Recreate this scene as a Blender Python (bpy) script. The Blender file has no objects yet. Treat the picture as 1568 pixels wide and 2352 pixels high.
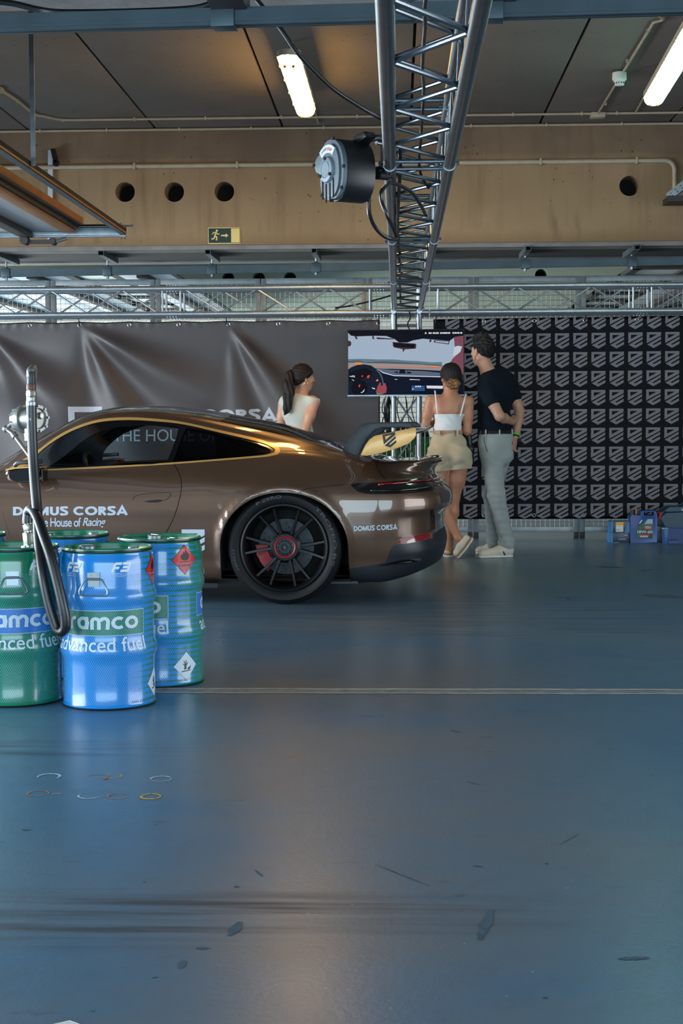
import bpy, bmesh, math, random
import numpy as np
from mathutils import Vector, Matrix, Euler
from mathutils.geometry import delaunay_2d_cdt

SC = bpy.context.scene
COL = SC.collection
random.seed(7)
PI = math.pi

# ------------------------------------------------------------------ camera
IMG_W, IMG_H, FOC = 1568.0, 2352.0, 3400.0
EYE = Vector((0.0, 0.0, 1.18))
YAW = math.atan(130.0 / FOC)
PITCH = math.atan(211.0 / FOC)
ROLL = math.radians(0.26)
cam_d = bpy.data.cameras.new('camera')
cam_d.sensor_fit = 'HORIZONTAL'
cam_d.sensor_width = 36.0
cam_d.lens = FOC / IMG_W * 36.0
cam_d.clip_end = 200
cam = bpy.data.objects.new('camera', cam_d)
COL.objects.link(cam)
CAM_R = Matrix.Rotation(YAW, 3, 'Z') @ Matrix.Rotation(PI / 2 - PITCH, 3, 'X') @ Matrix.Rotation(-ROLL, 3, 'Z')
cam.matrix_world = Matrix.Translation(EYE) @ CAM_R.to_4x4()
SC.camera = cam

def ray(px, py):
    return CAM_R @ Vector(((px - IMG_W / 2) / FOC, (IMG_H / 2 - py) / FOC, -1.0))
def at(px, py, Y):            # photo pixel -> point at room depth Y
    d = ray(px, py)
    return EYE + d * (Y / d.y)
def atz(px, py, z):           # photo pixel -> point at height z
    d = ray(px, py)
    return EYE + d * ((z - EYE.z) / d.z)

# ------------------------------------------------------------------ world, daylight, exposure
SC.view_settings.view_transform = 'Standard'
SC.view_settings.look = 'None'
SC.view_settings.gamma = 1.0
SC.view_settings.use_curve_mapping = False
SC.view_settings.exposure = 0.0
world = bpy.data.worlds.new('overcast_sky')
SC.world = world
world.use_nodes = True
bg = world.node_tree.nodes['Background']
bg.inputs[0].default_value = (0.62, 0.80, 1.0, 1)
bg.inputs[1].default_value = 0.30

def area(name, loc, rot, sx, sy, power, colour):
    l = bpy.data.lights.new(name, 'AREA')
    l.shape = 'RECTANGLE'; l.size = sx; l.size_y = sy
    l.energy = power; l.color = colour
    o = bpy.data.objects.new(name, l)
    o.location = loc; o.rotation_euler = rot
    COL.objects.link(o)
    return o
# daylight through the open garage doors on the left and on the right side, and from the bays behind
area('daylight_left_door', (-8.6, 6.0, 1.35), (0, -PI / 2, 0), 2.5, 11.6, 1400, (0.80, 0.92, 1.0))
area('daylight_right_door', (6.3, 4.5, 1.35), (0, PI / 2, 0), 2.5, 6.0, 330, (0.86, 0.94, 1.0))
area('daylight_open_front', (-0.5, -4.2, 1.25), (PI / 2, 0, 0), 10.0, 2.4, 640, (0.60, 0.85, 1.0))
area('daylight_far_bay', (-8.6, 19.0, 1.5), (0, -PI / 2, 0), 2.6, 6.0, 1500, (0.92, 1.0, 0.97))

# ------------------------------------------------------------------ helpers: materials
def lin(c):
    return tuple((v / 12.92 if v <= 0.04045 else ((v + 0.055) / 1.055) ** 2.4) for v in c)
def rgb(r, g, b):
    return lin((r / 255, g / 255, b / 255))
MATS = {}
def mat(name, col=(0.5, 0.5, 0.5), rough=0.5, metal=0.0, noise=0.0, nscale=8.0, bump=0.0, bscale=40.0,
        coat=0.0, spec=None, emit=None, estr=0.0, trans=0.0, alpha=None, ior=None, coat_rough=0.05, sheen=0.0):
    m = bpy.data.materials.new(name)
    m.use_nodes = True
    nt = m.node_tree
    b = nt.nodes['Principled BSDF']
    b.inputs['Base Color'].default_value = (*col, 1)
    b.inputs['Roughness'].default_value = rough
    b.inputs['Metallic'].default_value = metal
    b.inputs['Coat Weight'].default_value = coat
    b.inputs['Coat Roughness'].default_value = coat_rough
    b.inputs['Transmission Weight'].default_value = trans
    b.inputs['Sheen Weight'].default_value = sheen
    if ior: b.inputs['IOR'].default_value = ior
    if spec is not None: b.inputs['Specular IOR Level'].default_value = spec
    if alpha is not None: b.inputs['Alpha'].default_value = alpha
    if emit:
        b.inputs['Emission Color'].default_value = (*emit, 1)
        b.inputs['Emission Strength'].default_value = estr
    if noise or bump:
        tc = nt.nodes.new('ShaderNodeTexCoord')
    if noise:
        n = nt.nodes.new('ShaderNodeTexNoise'); n.inputs['Scale'].default_value = nscale; n.inputs['Detail'].default_value = 6
        nt.links.new(tc.outputs['Object'], n.inputs['Vector'])
        r = nt.nodes.new('ShaderNodeMapRange')
        r.inputs[1].default_value = 0.3; r.inputs[2].default_value = 0.7
        r.inputs[3].default_value = 1 - noise; r.inputs[4].default_value = 1 + noise
        nt.links.new(n.outputs[0], r.inputs[0])
        mx = nt.nodes.new('ShaderNodeVectorMath'); mx.operation = 'SCALE'
        mx.inputs[0].default_value = col
        nt.links.new(r.outputs[0], mx.inputs['Scale'])
        nt.links.new(mx.outputs[0], b.inputs['Base Color'])
    if bump:
        n2 = nt.nodes.new('ShaderNodeTexNoise'); n2.inputs['Scale'].default_value = bscale; n2.inputs['Detail'].default_value = 5
        nt.links.new(tc.outputs['Object'], n2.inputs['Vector'])
        bp = nt.nodes.new('ShaderNodeBump'); bp.inputs['Strength'].default_value = bump; bp.inputs['Distance'].default_value = 0.02
        nt.links.new(n2.outputs[0], bp.inputs['Height'])
        nt.links.new(bp.outputs[0], b.inputs['Normal'])
    MATS[name] = m
    return m

# small node builder for procedural masks
class NB:
    def __init__(s, m):
        s.nt = m.node_tree; s.b = s.nt.nodes['Principled BSDF']
        s.tc = s.nt.nodes.new('ShaderNodeTexCoord')
        s.sep = s.nt.nodes.new('ShaderNodeSeparateXYZ')
        s.nt.links.new(s.tc.outputs['Object'], s.sep.inputs[0])
        s.x, s.y, s.z = s.sep.outputs
    def _in(s, sock, v):
        if hasattr(v, 'links') or hasattr(v, 'is_linked'): s.nt.links.new(v, sock)
        else: sock.default_value = v
    def m(s, op, a, b=0.0, c=0.0, clamp=False):
        n = s.nt.nodes.new('ShaderNodeMath'); n.operation = op; n.use_clamp = clamp
        s._in(n.inputs[0], a); s._in(n.inputs[1], b); s._in(n.inputs[2], c)
        return n.outputs[0]
    def vec(s, x, y, z):
        n = s.nt.nodes.new('ShaderNodeCombineXYZ')
        s._in(n.inputs[0], x); s._in(n.inputs[1], y); s._in(n.inputs[2], z)
        return n.outputs[0]
    def noise(s, v, scale, detail=5, rough=0.55):
        n = s.nt.nodes.new('ShaderNodeTexNoise'); n.inputs['Scale'].default_value = scale
        n.inputs['Detail'].default_value = detail; n.inputs['Roughness'].default_value = rough
        s.nt.links.new(v, n.inputs['Vector']); return n.outputs[0]
    def ramp(s, v, lo, hi, a=0.0, b=1.0):
        n = s.nt.nodes.new('ShaderNodeMapRange'); s._in(n.inputs[0], v)
        n.inputs[1].default_value = lo; n.inputs[2].default_value = hi
        n.inputs[3].default_value = a; n.inputs[4].default_value = b
        return n.outputs[0]
    def mix(s, f, a, b):
        n = s.nt.nodes.new('ShaderNodeMix'); n.data_type = 'RGBA'
        s._in(n.inputs[0], f)
        for i, v in ((6, a), (7, b)):
            if isinstance(v, tuple): n.inputs[i].default_value = (*v[:3], 1)
            else: s.nt.links.new(v, n.inputs[i])
        return n.outputs[2]
    def band(s, v, c, w, soft):   # 1 inside c+-w with soft edge
        d = s.m('ABSOLUTE', s.m('SUBTRACT', v, c))
        return s.ramp(d, w + soft, w, 0, 1)
    def bump(s, h, strength, dist=0.02):
        n = s.nt.nodes.new('ShaderNodeBump'); n.inputs['Strength'].default_value = strength; n.inputs['Distance'].default_value = dist
        s.nt.links.new(h, n.inputs['Height']); s.nt.links.new(n.outputs[0], s.b.inputs['Normal'])

# ------------------------------------------------------------------ helpers: objects
def thing(name, label, cat, loc=(0, 0, 0), rotz=0.0, group=None):
    o = bpy.data.objects.new(name, None)
    o.empty_display_size = 0.1
    COL.objects.link(o)
    o.location = loc; o.rotation_euler = (0, 0, rotz)
    o['label'] = label; o['category'] = cat
    if group: o['group'] = group
    return o
def tag(o, label, cat, group=None):
    o['label'] = label; o['category'] = cat
    if group: o['group'] = group
    return o
def link_mesh(name, me, m, parent=None, kind=None, label=None):
    o = bpy.data.objects.new(name, me)
    COL.objects.link(o)
    if m is not None and len(me.materials) == 0: me.materials.append(m)
    if parent is not None: o.parent = parent
    if kind: o['kind'] = kind
    if label: o['label'] = label
    return o
def dup(o, name=None, loc=None, parent=None):
    c = o.copy(); COL.objects.link(c)
    if parent is not None: c.parent = parent
    if loc is not None: c.location = loc
    return c
def copy_tree(o, parent=None):
    c = o.copy(); COL.objects.link(c)
    if parent is not None: c.parent = parent
    for ch in list(o.children): copy_tree(ch, c)
    return c

def frame_of(d):
    d = Vector(d).normalized()
    u = d.cross(Vector((0, 0, 1)))
    if u.length < 1e-4: u = Vector((1, 0, 0))
    u.normalize()
    return d, u, d.cross(u).normalized()

class MB:
    """collects simple solids into one mesh"""
    def __init__(s): s.v = []; s.f = []; s.mi = []
    def add(s, vs, fs, mi=0):
        b = len(s.v)
        s.v += [tuple(v) for v in vs]
        for f in fs: s.f.append(tuple(b + i for i in f)); s.mi.append(mi)
        return s
    def box(s, c, d, R=None, mi=0):
        x, y, z = d[0] / 2, d[1] / 2, d[2] / 2
        vs = [Vector((a * x, b * y, e * z)) for a in (-1, 1) for b in (-1, 1) for e in (-1, 1)]
        if R is not None: vs = [R @ v for v in vs]
        vs = [v + Vector(c) for v in vs]
        return s.add(vs, [(0, 1, 3, 2), (4, 6, 7, 5), (0, 4, 5, 1), (2, 3, 7, 6), (0, 2, 6, 4), (1, 5, 7, 3)], mi)
    def bbox(s, lo, hi, mi=0):
        lo, hi = Vector(lo), Vector(hi)
        return s.box((lo + hi) / 2, hi - lo, None, mi)
    def cyl(s, a, b, r, r2=None, n=16, caps=True, mi=0):
        a, b = Vector(a), Vector(b); r2 = r if r2 is None else r2
        d, u, w = frame_of(b - a)
        vs = []
        for i in range(n):
            t = 2 * PI * i / n; e = u * math.cos(t) + w * math.sin(t)
            vs += [a + e * r, b + e * r2]
        fs = [(2 * i, 2 * ((i + 1) % n), 2 * ((i + 1) % n) + 1, 2 * i + 1) for i in range(n)]
        if caps:
            fs.append(tuple(2 * i for i in reversed(range(n)))); fs.append(tuple(2 * i + 1 for i in range(n)))
        return s.add(vs, fs, mi)
    def tube(s, pts, r, n=10, caps=True, mi=0, rad=None):
        pts = [Vector(p) for p in pts]; vs = []; N = len(pts); pu = None
        for k, p in enumerate(pts):
            t = (pts[min(k + 1, N - 1)] - pts[max(k - 1, 0)]).normalized()
            if pu is None: _, u, w = frame_of(t)
            else:
                u = (pu - t * pu.dot(t)).normalized(); w = t.cross(u)
            pu = u; rr = rad[k] if rad else r
            for i in range(n):
                a = 2 * PI * i / n
                vs.append(p + (u * math.cos(a) + w * math.sin(a)) * rr)
        fs = []
        for k in range(N - 1):
            for i in range(n):
                j = (i + 1) % n
                fs.append((k * n + i, k * n + j, (k + 1) * n + j, (k + 1) * n + i))
        if caps:
            fs.append(tuple(reversed(range(n)))); fs.append(tuple((N - 1) * n + i for i in range(n)))
        return s.add(vs, fs, mi)
    def lathe(s, prof, n=32, c=(0, 0, 0), axis='Z', R=None, mi=0, closed=False, caps=True):
        vs = []; c = Vector(c)
        for r, h in prof:
            for i in range(n):
                a = 2 * PI * i / n
                v = Vector((r * math.cos(a), r * math.sin(a), h))
                if axis == 'Y': v = Vector((v.x, -v.z, v.y))      # axis towards -Y
                elif axis == 'X': v = Vector((v.z, v.x, v.y))
                if R is not None: v = R @ v
                vs.append(c + v)
        fs = []; m = len(prof)
        for k in range(m if closed else m - 1):
            k2 = (k + 1) % m
            for i in range(n):
                j = (i + 1) % n
                fs.append((k * n + i, k * n + j, k2 * n + j, k2 * n + i))
        if not closed and caps:
            if prof[0][0] > 1e-6: fs.append(tuple(reversed(range(n))))
            if prof[-1][0] > 1e-6: fs.append(tuple((m - 1) * n + i for i in range(n)))
        return s.add(vs, fs, mi)
    def sphere(s, c, r, n=16, m=10, mi=0, R=None):
        r = (r, r, r) if not hasattr(r, '__len__') else r
        vs = []; c = Vector(c)
        for k in range(m + 1):
            p = PI * k / m
            for i in range(n):
                a = 2 * PI * i / n
                v = Vector((r[0] * math.sin(p) * math.cos(a), r[1] * math.sin(p) * math.sin(a), r[2] * math.cos(p)))
                if R is not None: v = R @ v
                vs.append(c + v)
        fs = []
        for k in range(m):
            for i in range(n):
                j = (i + 1) % n
                fs.append((k * n + i, (k + 1) * n + i, (k + 1) * n + j, k * n + j))
        return s.add(vs, fs, mi)
    def prism(s, poly, t0, t1, O=(0, 0, 0), U=(1, 0, 0), V=(0, 0, 1), N=(0, 1, 0), mi=0, holes=None):
        """polygon (u, v) extruded along N from t0 to t1"""
        O, U, V, N = Vector(O), Vector(U), Vector(V), Vector(N)
        loops = [list(poly)] + [list(h) for h in (holes or [])]
        pts = []; edges = []
        for lp in loops:
            b = len(pts); pts += [Vector((p[0], p[1])) for p in lp]
            edges += [(b + i, b + (i + 1) % len(lp)) for i in range(len(lp))]
        if holes or len(poly) > 4:
            ov, oe, of, _, _, _ = delaunay_2d_cdt(pts, edges, [], 2 if holes else 1, 1e-7)
            if holes:
                keep = []
                for f in of:
                    cc = sum((ov[i] for i in f), Vector((0, 0))) / len(f)
                    if inpoly(cc.x, cc.y, loops[0]) and not any(inpoly(cc.x, cc.y, h) for h in loops[1:]): keep.append(f)
                of = keep
        else:
            ov = pts; of = [tuple(range(len(poly)))]
        P = lambda p, t: O + U * p.x + V * p.y + N * t
        s.add([P(p, t0) for p in ov], of, mi)
        if t1 != t0:
            s.add([P(p, t1) for p in ov], [tuple(reversed(f)) for f in of], mi)
            for lp in loops:
                L = [Vector((p[0], p[1])) for p in lp]; n = len(L)
                vs = [P(p, t0) for p in L] + [P(p, t1) for p in L]
                s.add(vs, [(i, (i + 1) % n, n + (i + 1) % n, n + i) for i in range(n)], mi)
        return s
    def mesh(s, name, smooth=35, bevel=0.0, weld=True):
        me = bpy.data.meshes.new(name)
        me.from_pydata(s.v, [], s.f)
        if any(s.mi): me.polygons.foreach_set('material_index', s.mi)
        bm = bmesh.new(); bm.from_mesh(me)
        if weld: bmesh.ops.remove_doubles(bm, verts=bm.verts, dist=1e-5)
        if bevel:
            es = [e for e in bm.edges if len(e.link_faces) == 2 and e.calc_face_angle(0) > 0.5]
            bmesh.ops.bevel(bm, geom=es, offset=bevel, segments=2, profile=0.6, affect='EDGES', clamp_overlap=True)
        bmesh.ops.recalc_face_normals(bm, faces=bm.faces)
        bm.to_mesh(me); bm.free()
        if smooth:
            me.polygons.foreach_set('use_smooth', [True] * len(me.polygons))
            me.set_sharp_from_angle(angle=math.radians(smooth))
        return me
    def build(s, name, m, parent=None, smooth=35, bevel=0.0, kind=None, label=None, weld=True):
        me = s.mesh(name, smooth, bevel, weld)
        ms = m if isinstance(m, (list, tuple)) else [m]
        for q in ms: me.materials.append(q)
        return link_mesh(name, me, None, parent, kind, label)

def inpoly(x, y, poly):
    c = False; n = len(poly); j = n - 1
    for i in range(n):
        xi, yi = poly[i][0], poly[i][1]; xj, yj = poly[j][0], poly[j][1]
        if (yi > y) != (yj > y) and x < (xj - xi) * (y - yi) / (yj - yi) + xi: c = not c
        j = i
    return c
def catmull(pts, n=6, closed=False):
    P = [Vector(p) for p in pts]; N = len(P); out = []
    rng = range(N) if closed else range(N - 1)
    for i in rng:
        p0 = P[(i - 1) % N] if closed or i > 0 else P[0] * 2 - P[1]
        p1 = P[i]; p2 = P[(i + 1) % N]
        p3 = P[(i + 2) % N] if closed or i + 2 < N else P[-1] * 2 - P[-2]
        for k in range(n):
            t = k / n
            out.append(0.5 * (2 * p1 + (p2 - p0) * t + (2 * p0 - 5 * p1 + 4 * p2 - p3) * t * t + (3 * p1 - p0 - 3 * p2 + p3) * t ** 3))
    if not closed: out.append(P[-1])
    return out
def circ(cx, cy, r, n=24, r2=None):
    return [(cx + r * math.cos(2 * PI * i / n), cy + (r2 or r) * math.sin(2 * PI * i / n)) for i in range(n)]

# ------------------------------------------------------------------ helpers: lettering (stroke letters and font text as flat polygons)
def text_polys(s, size=1.0, bold=0.0, shear=0.0, spacing=1.0, align='LEFT'):
    """returns (verts2d, faces) of built-in-font text, cap height about 0.73*size"""
    cu = bpy.data.curves.new('lettering', 'FONT')
    cu.body = s; cu.size = size; cu.offset = bold; cu.shear = shear; cu.space_character = spacing
    cu.align_x = align; cu.resolution_u = 4
    o = bpy.data.objects.new('lettering', cu); COL.objects.link(o)
    dg = bpy.context.evaluated_depsgraph_get(); dg.update()
    me = bpy.data.meshes.new_from_object(o.evaluated_get(dg))
    vs = [(v.co.x, v.co.y) for v in me.vertices]; fs = [tuple(p.vertices) for p in me.polygons]
    bpy.data.objects.remove(o); bpy.data.curves.remove(cu); bpy.data.meshes.remove(me)
    return vs, fs
def fit_text(s, w, h, **k):
    """text scaled to an exact box w x h with its lower left corner at 0,0"""
    vs, fs = text_polys(s, **k)
    xs = [v[0] for v in vs]; ys = [v[1] for v in vs]
    x0, x1, y0, y1 = min(xs), max(xs), min(ys), max(ys)
    return [((x - x0) / (x1 - x0) * w, (y - y0) / (y1 - y0) * h) for x, y in vs], fs
def split_text(vs, fs, step, horiz=True):
    """cut flat lettering into strips no wider than step so it can follow a curved face"""
    bm = bmesh.new()
    bv = [bm.verts.new((x, y, 0)) for x, y in vs]
    for f in fs:
        try: bm.faces.new([bv[i] for i in f])
        except ValueError: pass
    for ax in ((0, 1) if horiz == 'both' else (0,)):
        lo = min(v[ax] for v in vs); hi = max(v[ax] for v in vs)
        k = lo + step
        while k < hi:
            co = (k, 0, 0) if ax == 0 else (0, k, 0); no = (1, 0, 0) if ax == 0 else (0, 1, 0)
            bmesh.ops.bisect_plane(bm, geom=bm.verts[:] + bm.edges[:] + bm.faces[:], plane_co=co, plane_no=no)
            k += step
    bm.verts.ensure_lookup_table()
    bm.verts.index_update()
    v2 = [(v.co.x, v.co.y) for v in bm.verts]; f2 = [tuple(v.index for v in f.verts) for f in bm.faces]
    bm.free()
    return v2, f2
def polys_cdt(polys):
    """list of outline polygons -> flat verts, faces (each outline filled)"""
    vs = []; fs = []
    for p in polys:
        pts = [Vector((a, b)) for a, b in p]
        ov, _, of, _, _, _ = delaunay_2d_cdt(pts, [(i, (i + 1) % len(p)) for i in range(len(p))], [], 1, 1e-7)
        b = len(vs); vs += [(v.x, v.y) for v in ov]; fs += [tuple(b + i for i in f) for f in of]
    return vs, fs
# the shield emblem: unit box, x right 0..1, y up 0..1.12
EMB = [
    ([(0, 1.12), (1, 1.12), (1, .885), (0, .345)], [(.185, .955), (.72, .955), (.185, .665)]),
    ([(.03, .25), (1, .80), (1, .615), (.41, .265), (.50, .215), (1, .485), (1, .285), (.485, 0)], None),
]
def emblem():
    vs = []; fs = []
    for out, hole in EMB:
        loops = [out] + ([hole] if hole else [])
        pts = []; ed = []
        for lp in loops:
            b = len(pts); pts += [Vector(p) for p in lp]; ed += [(b + i, b + (i + 1) % len(lp)) for i in range(len(lp))]
        ov, _, of, _, _, _ = delaunay_2d_cdt(pts, ed, [], 1, 1e-7)
        if hole:
            of = [f for f in of if not inpoly(sum(ov[i].x for i in f) / len(f), sum(ov[i].y for i in f) / len(f), hole)]
        b = len(vs); vs += [(v.x, v.y) for v in ov]; fs += [tuple(b + i for i in f) for f in of]
    return vs, fs
def decal(name, vs, fs, fn, m, parent, label=None, smooth=0):
    """flat lettering laid on a surface by fn(u, v) -> point"""
    me = bpy.data.meshes.new(name)
    me.from_pydata([tuple(fn(x, y)) for x, y in vs], [], fs)
    me.materials.append(m)
    return link_mesh(name, me, None, parent, None, label)
def place(vs, ox, oy, sc=1.0, sy=None):
    return [(ox + x * sc, oy + y * (sy or sc)) for x, y in vs]
def merge(*parts):
    vs = []; fs = []
    for v, f in parts:
        b = len(vs); vs += list(v); fs += [tuple(b + i for i in q) for q in f]
    return vs, fs

# stroke letters (cap height 1)
def arc(cx, cy, r, a0, a1, n=12, ry=None):
    return [(cx + r * math.cos(math.radians(a0 + (a1 - a0) * i / n)), cy + (ry or r) * math.sin(math.radians(a0 + (a1 - a0) * i / n))) for i in range(n + 1)]
def stroke_poly(pts, w, closed=False):
    V = [Vector(p) for p in pts]; n = len(V); L = []; R = []
    for i in range(n):
        a = V[i - 1] if (i > 0 or closed) else None; b = V[(i + 1) % n] if (i < n - 1 or closed) else None
        d1 = (V[i] - a).normalized() if a is not None and (V[i] - a).length > 1e-9 else None
        d2 = (b - V[i]).normalized() if b is not None and (b - V[i]).length > 1e-9 else None
        d1 = d1 or d2; d2 = d2 or d1
        n1 = Vector((-d1.y, d1.x)); n2 = Vector((-d2.y, d2.x)); m = (n1 + n2)
        m = m.normalized() if m.length > 1e-6 else n1
        k = w / 2 / max(.45, m.dot(n1))
        L.append(V[i] + m * k); R.append(V[i] - m * k)
    vs = [(p.x, p.y) for p in L + R]
    fs = [(i, n + i, n + (i + 1) % n, (i + 1) % n) for i in range(n if closed else n - 1)]
    return vs, fs
def glyphs(w):
    h = w / 2; t = 1 - h; r = .5 - h
    ro = .52 - h
    return {
        'D': (.80, [([(h, h), (.34, h)] + arc(.34, .5, r, -90, 90) + [(h, t)], True)]),
        'O': (1.0, [(arc(.5, .5, ro, 0, 345, 23), True)]),
        'M': (1.0, [([(h, 0), (h, .99)], False), ([(1 - h, 0), (1 - h, .99)], False), ([(h * .9, 1 - h * .3), (.5, .16), (1 - h * .9, 1 - h * .3)], False)]),
        'U': (.76, [([(h, 1), (h, .38)] + arc(.38, .36, .38 - h, 180, 360) + [(.76 - h, .38), (.76 - h, 1)], False)]),
        'S': (.66, [([(v.x, v.y) for v in catmull([(.61, .80, 0), (.50, .93, 0), (.33, 1 - h * .8, 0), (.15, .90, 0), (.11, .74, 0), (.20, .60, 0), (.36, .51, 0), (.50, .42, 0), (.56, .27, 0), (.48, .12, 0), (.31, h * .8, 0), (.14, .08, 0), (.04, .22, 0)], 4)], False)]),
        'C': (.88, [(arc(.5, .5, ro, 45, 315, 22), False)]),
        'R': (.68, [([(h, 0), (h, t), (.36, t)] + arc(.36, .72, .28 - h, 90, -90) + [(h, .44 + h)], False), ([(.30, .48), (.60, 0)], False)]),
        'A': (.92, [([(h * .7, 0), (.46, .96), (.92 - h * .7, 0)], False), ([(.22, .29), (.70, .29)], False)]),
        ' ': (.28, []),
        'a': (.86, [(arc(.46, .5, .46 - h, 0, 345, 23, .5 - h), True), ([(.86 - h, .02), (.86 - h, .98)], False)]),
        'r': (.52, [([(h, 0), (h, .55)] + arc(.5, .52, .5 - h, 180, 88, 8), False)]),
        'm': (1.28, [([(h, 0), (h, .60)] + arc(.36, .62, .36 - h, 180, 0, 10) + [(.72 - h, 0)], False), (arc(.95, .62, .33 - h * .6, 172, 0, 10) + [(1.28 - h, 0)], False)]),
        'c': (.80, [(arc(.5, .5, .5 - h, 48, 312, 20), False)]),
        'o': (1.0, [(arc(.5, .5, .5 - h, 0, 345, 23), True)]),
        'F': (.86, [([(h, 0), (h, .62), (.10 + h, .86), (.26, t), (.90, t)], False), ([(h, .44), (.74, .44)], False)]),
        '2': (.90, [([(0, t), (.74, t), (.84, .86), (.84, .62), (.74, .5), (.18, .5), (h, .40), (h, h), (.88, h)], False)]),
        '3': (.90, [([(0, t), (.80, t), (.84, .86), (.84, .14), (.74, h), (0, h)], False), ([(.14, .5), (.84, .5)], False)]),
    }
def stroke_text(s, w=.24, gap=.09, shear=0.0):
    G_ = glyphs(w); x = 0; parts = []
    for ch in s:
        adv, st = G_[ch]
        for pts, cl in st:
            v, f = stroke_poly(pts, w, cl); parts.append(([(x + a + shear * b, b) for a, b in v], f))
        x += adv + gap
    return merge(*parts)
def fit(vf, w, h):
    vs, fs = vf; xs = [v[0] for v in vs]; ys = [v[1] for v in vs]; x0, x1, y0, y1 = min(xs), max(xs), min(ys), max(ys)
    return [((x - x0) / (x1 - x0) * w, (y - y0) / (y1 - y0) * h) for x, y in vs], fs
# ------------------------------------------------------------------ setting: materials
def floor_material():
    m = mat('floor_paint', rgb(82, 104, 122), 0.42, spec=.40)
    n = NB(m)
    p = n.tc.outputs['Object']
    big = n.noise(n.vec(n.m('MULTIPLY', n.x, 0.5), n.m('MULTIPLY', n.y, 0.8), 0.0), 0.9, 6, 0.6)
    fine = n.noise(p, 9.0, 8, 0.65)
    streak = n.noise(n.vec(n.m('MULTIPLY', n.x, 0.55), n.m('MULTIPLY', n.y, 9.0), 0.0), 2.2, 8, 0.62)
    col = n.mix(n.ramp(big, 0.35, 0.65), rgb(68, 112, 142), rgb(90, 121, 138))
    col = n.mix(n.ramp(fine, 0.5, 0.85, 0, 0.35), col, rgb(52, 66, 78))
    # warm lamp reflection painted as a browner band down the middle of the bay
    lamp_band = n.band(n.x, -0.05, 0.35, 0.7)
    col = n.mix(n.m('MULTIPLY', lamp_band, n.ramp(big, 0.3, 0.6, 0.0, 0.6)), col, rgb(108, 104, 106))
    # black rubber tracks across the floor
    tot = None
    for yc, w, soft, xr, k in ((5.24, .06, .10, -1.1, 0.8), (3.50, .05, .12, 0.05, 0.75), (3.36, .02, .05, -0.2, .8), (3.27, .03, .04, -0.75, 0.7), (9.0, .5, .5, 1.5, .35), (8.2, .1, .2, 2.0, .3)):
        b = n.m('MULTIPLY', n.band(n.y, yc, w, soft), n.ramp(streak, 0.42, 0.62, 0.0, k))
        b = n.m('MULTIPLY', b, n.ramp(n.x, xr + 0.5, xr - 0.3))
        tot = b if tot is None else n.m('MAXIMUM', tot, b)
    col = n.mix(tot, col, rgb(34, 38, 42))
    # grey rubber smears and oil spots
    sp = n.noise(n.vec(n.m('MULTIPLY', n.x, 2.0), n.m('MULTIPLY', n.y, 5.0), 0.0), 2.4, 3, 0.5)
    col = n.mix(n.ramp(sp, 0.68, 0.76, 0, 0.55), col, rgb(48, 54, 60))
    sp2 = n.noise(p, 22.0, 2, 0.4)
    col = n.mix(n.ramp(sp2, 0.755, 0.79, 0, 0.6), col, rgb(28, 32, 36))
    sp3 = n.noise(n.vec(n.m('ADD', n.x, 40.0), n.y, 3.0), 30.0, 2, 0.4)
    col = n.mix(n.ramp(sp3, 0.77, 0.79, 0, 0.6), col, rgb(170, 175, 178))
    n.nt.links.new(col, n.b.inputs['Base Color'])
    r = n.m('ADD', n.ramp(big, 0.3, 0.7, 0.26, 0.34), n.m('MULTIPLY', tot, 0.2))
    n.nt.links.new(r, n.b.inputs['Roughness'])
    n.bump(n.noise(p, 60.0, 4), 0.06, 0.01)
    return m
def concrete_material(name, base, dark, streak_z=True, pores=True, band=False):
    m = mat(name, base, 0.85)
    n = NB(m); p = n.tc.outputs['Object']
    a = n.noise(p, 1.3, 8, 0.6)
    st = n.noise(n.vec(n.m('MULTIPLY', n.x, 5.0), n.m('MULTIPLY', n.y, 1.5), n.m('MULTIPLY', n.z, 0.5)), 1.6, 7, 0.6)
    col = n.mix(n.ramp(a, 0.3, 0.7, 0, 0.5), base, dark)
    if streak_z: col = n.mix(n.ramp(st, 0.52, 0.75, 0, 0.7), col, dark)
    if band:     # darker band along the top of the beam, weathered runs lower down
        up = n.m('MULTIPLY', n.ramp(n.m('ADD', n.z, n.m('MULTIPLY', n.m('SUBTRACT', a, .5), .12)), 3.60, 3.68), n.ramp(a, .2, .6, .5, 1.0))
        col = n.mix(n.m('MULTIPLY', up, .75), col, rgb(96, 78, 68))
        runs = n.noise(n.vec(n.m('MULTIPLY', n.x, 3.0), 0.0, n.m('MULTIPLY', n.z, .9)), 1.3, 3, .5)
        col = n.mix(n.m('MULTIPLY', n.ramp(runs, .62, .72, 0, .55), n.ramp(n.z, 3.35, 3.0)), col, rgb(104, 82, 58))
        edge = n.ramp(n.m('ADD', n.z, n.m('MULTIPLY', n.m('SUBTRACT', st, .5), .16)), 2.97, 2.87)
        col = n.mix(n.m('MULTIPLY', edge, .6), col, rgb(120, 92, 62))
    h = a
    if pores:
        v = n.nt.nodes.new('ShaderNodeTexVoronoi'); v.inputs['Scale'].default_value = 13.0
        n.nt.links.new(p, v.inputs['Vector'])
        po = n.m('MULTIPLY', n.ramp(v.outputs['Distance'], 0.13, 0.08), n.ramp(n.noise(p, 2.2, 2), 0.47, 0.58))
        col = n.mix(n.m('MULTIPLY', po, 0.8), col, rgb(40, 32, 24))
    n.nt.links.new(col, n.b.inputs['Base Color'])
    n.bump(n.noise(p, 30.0, 6, 0.7), 0.18, 0.01)
    return m
M_floor = floor_material()
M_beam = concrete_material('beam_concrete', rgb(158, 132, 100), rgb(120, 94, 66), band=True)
M_ceil = concrete_material('ceiling_concrete', rgb(134, 124, 117), rgb(106, 97, 91), streak_z=False)
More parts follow.
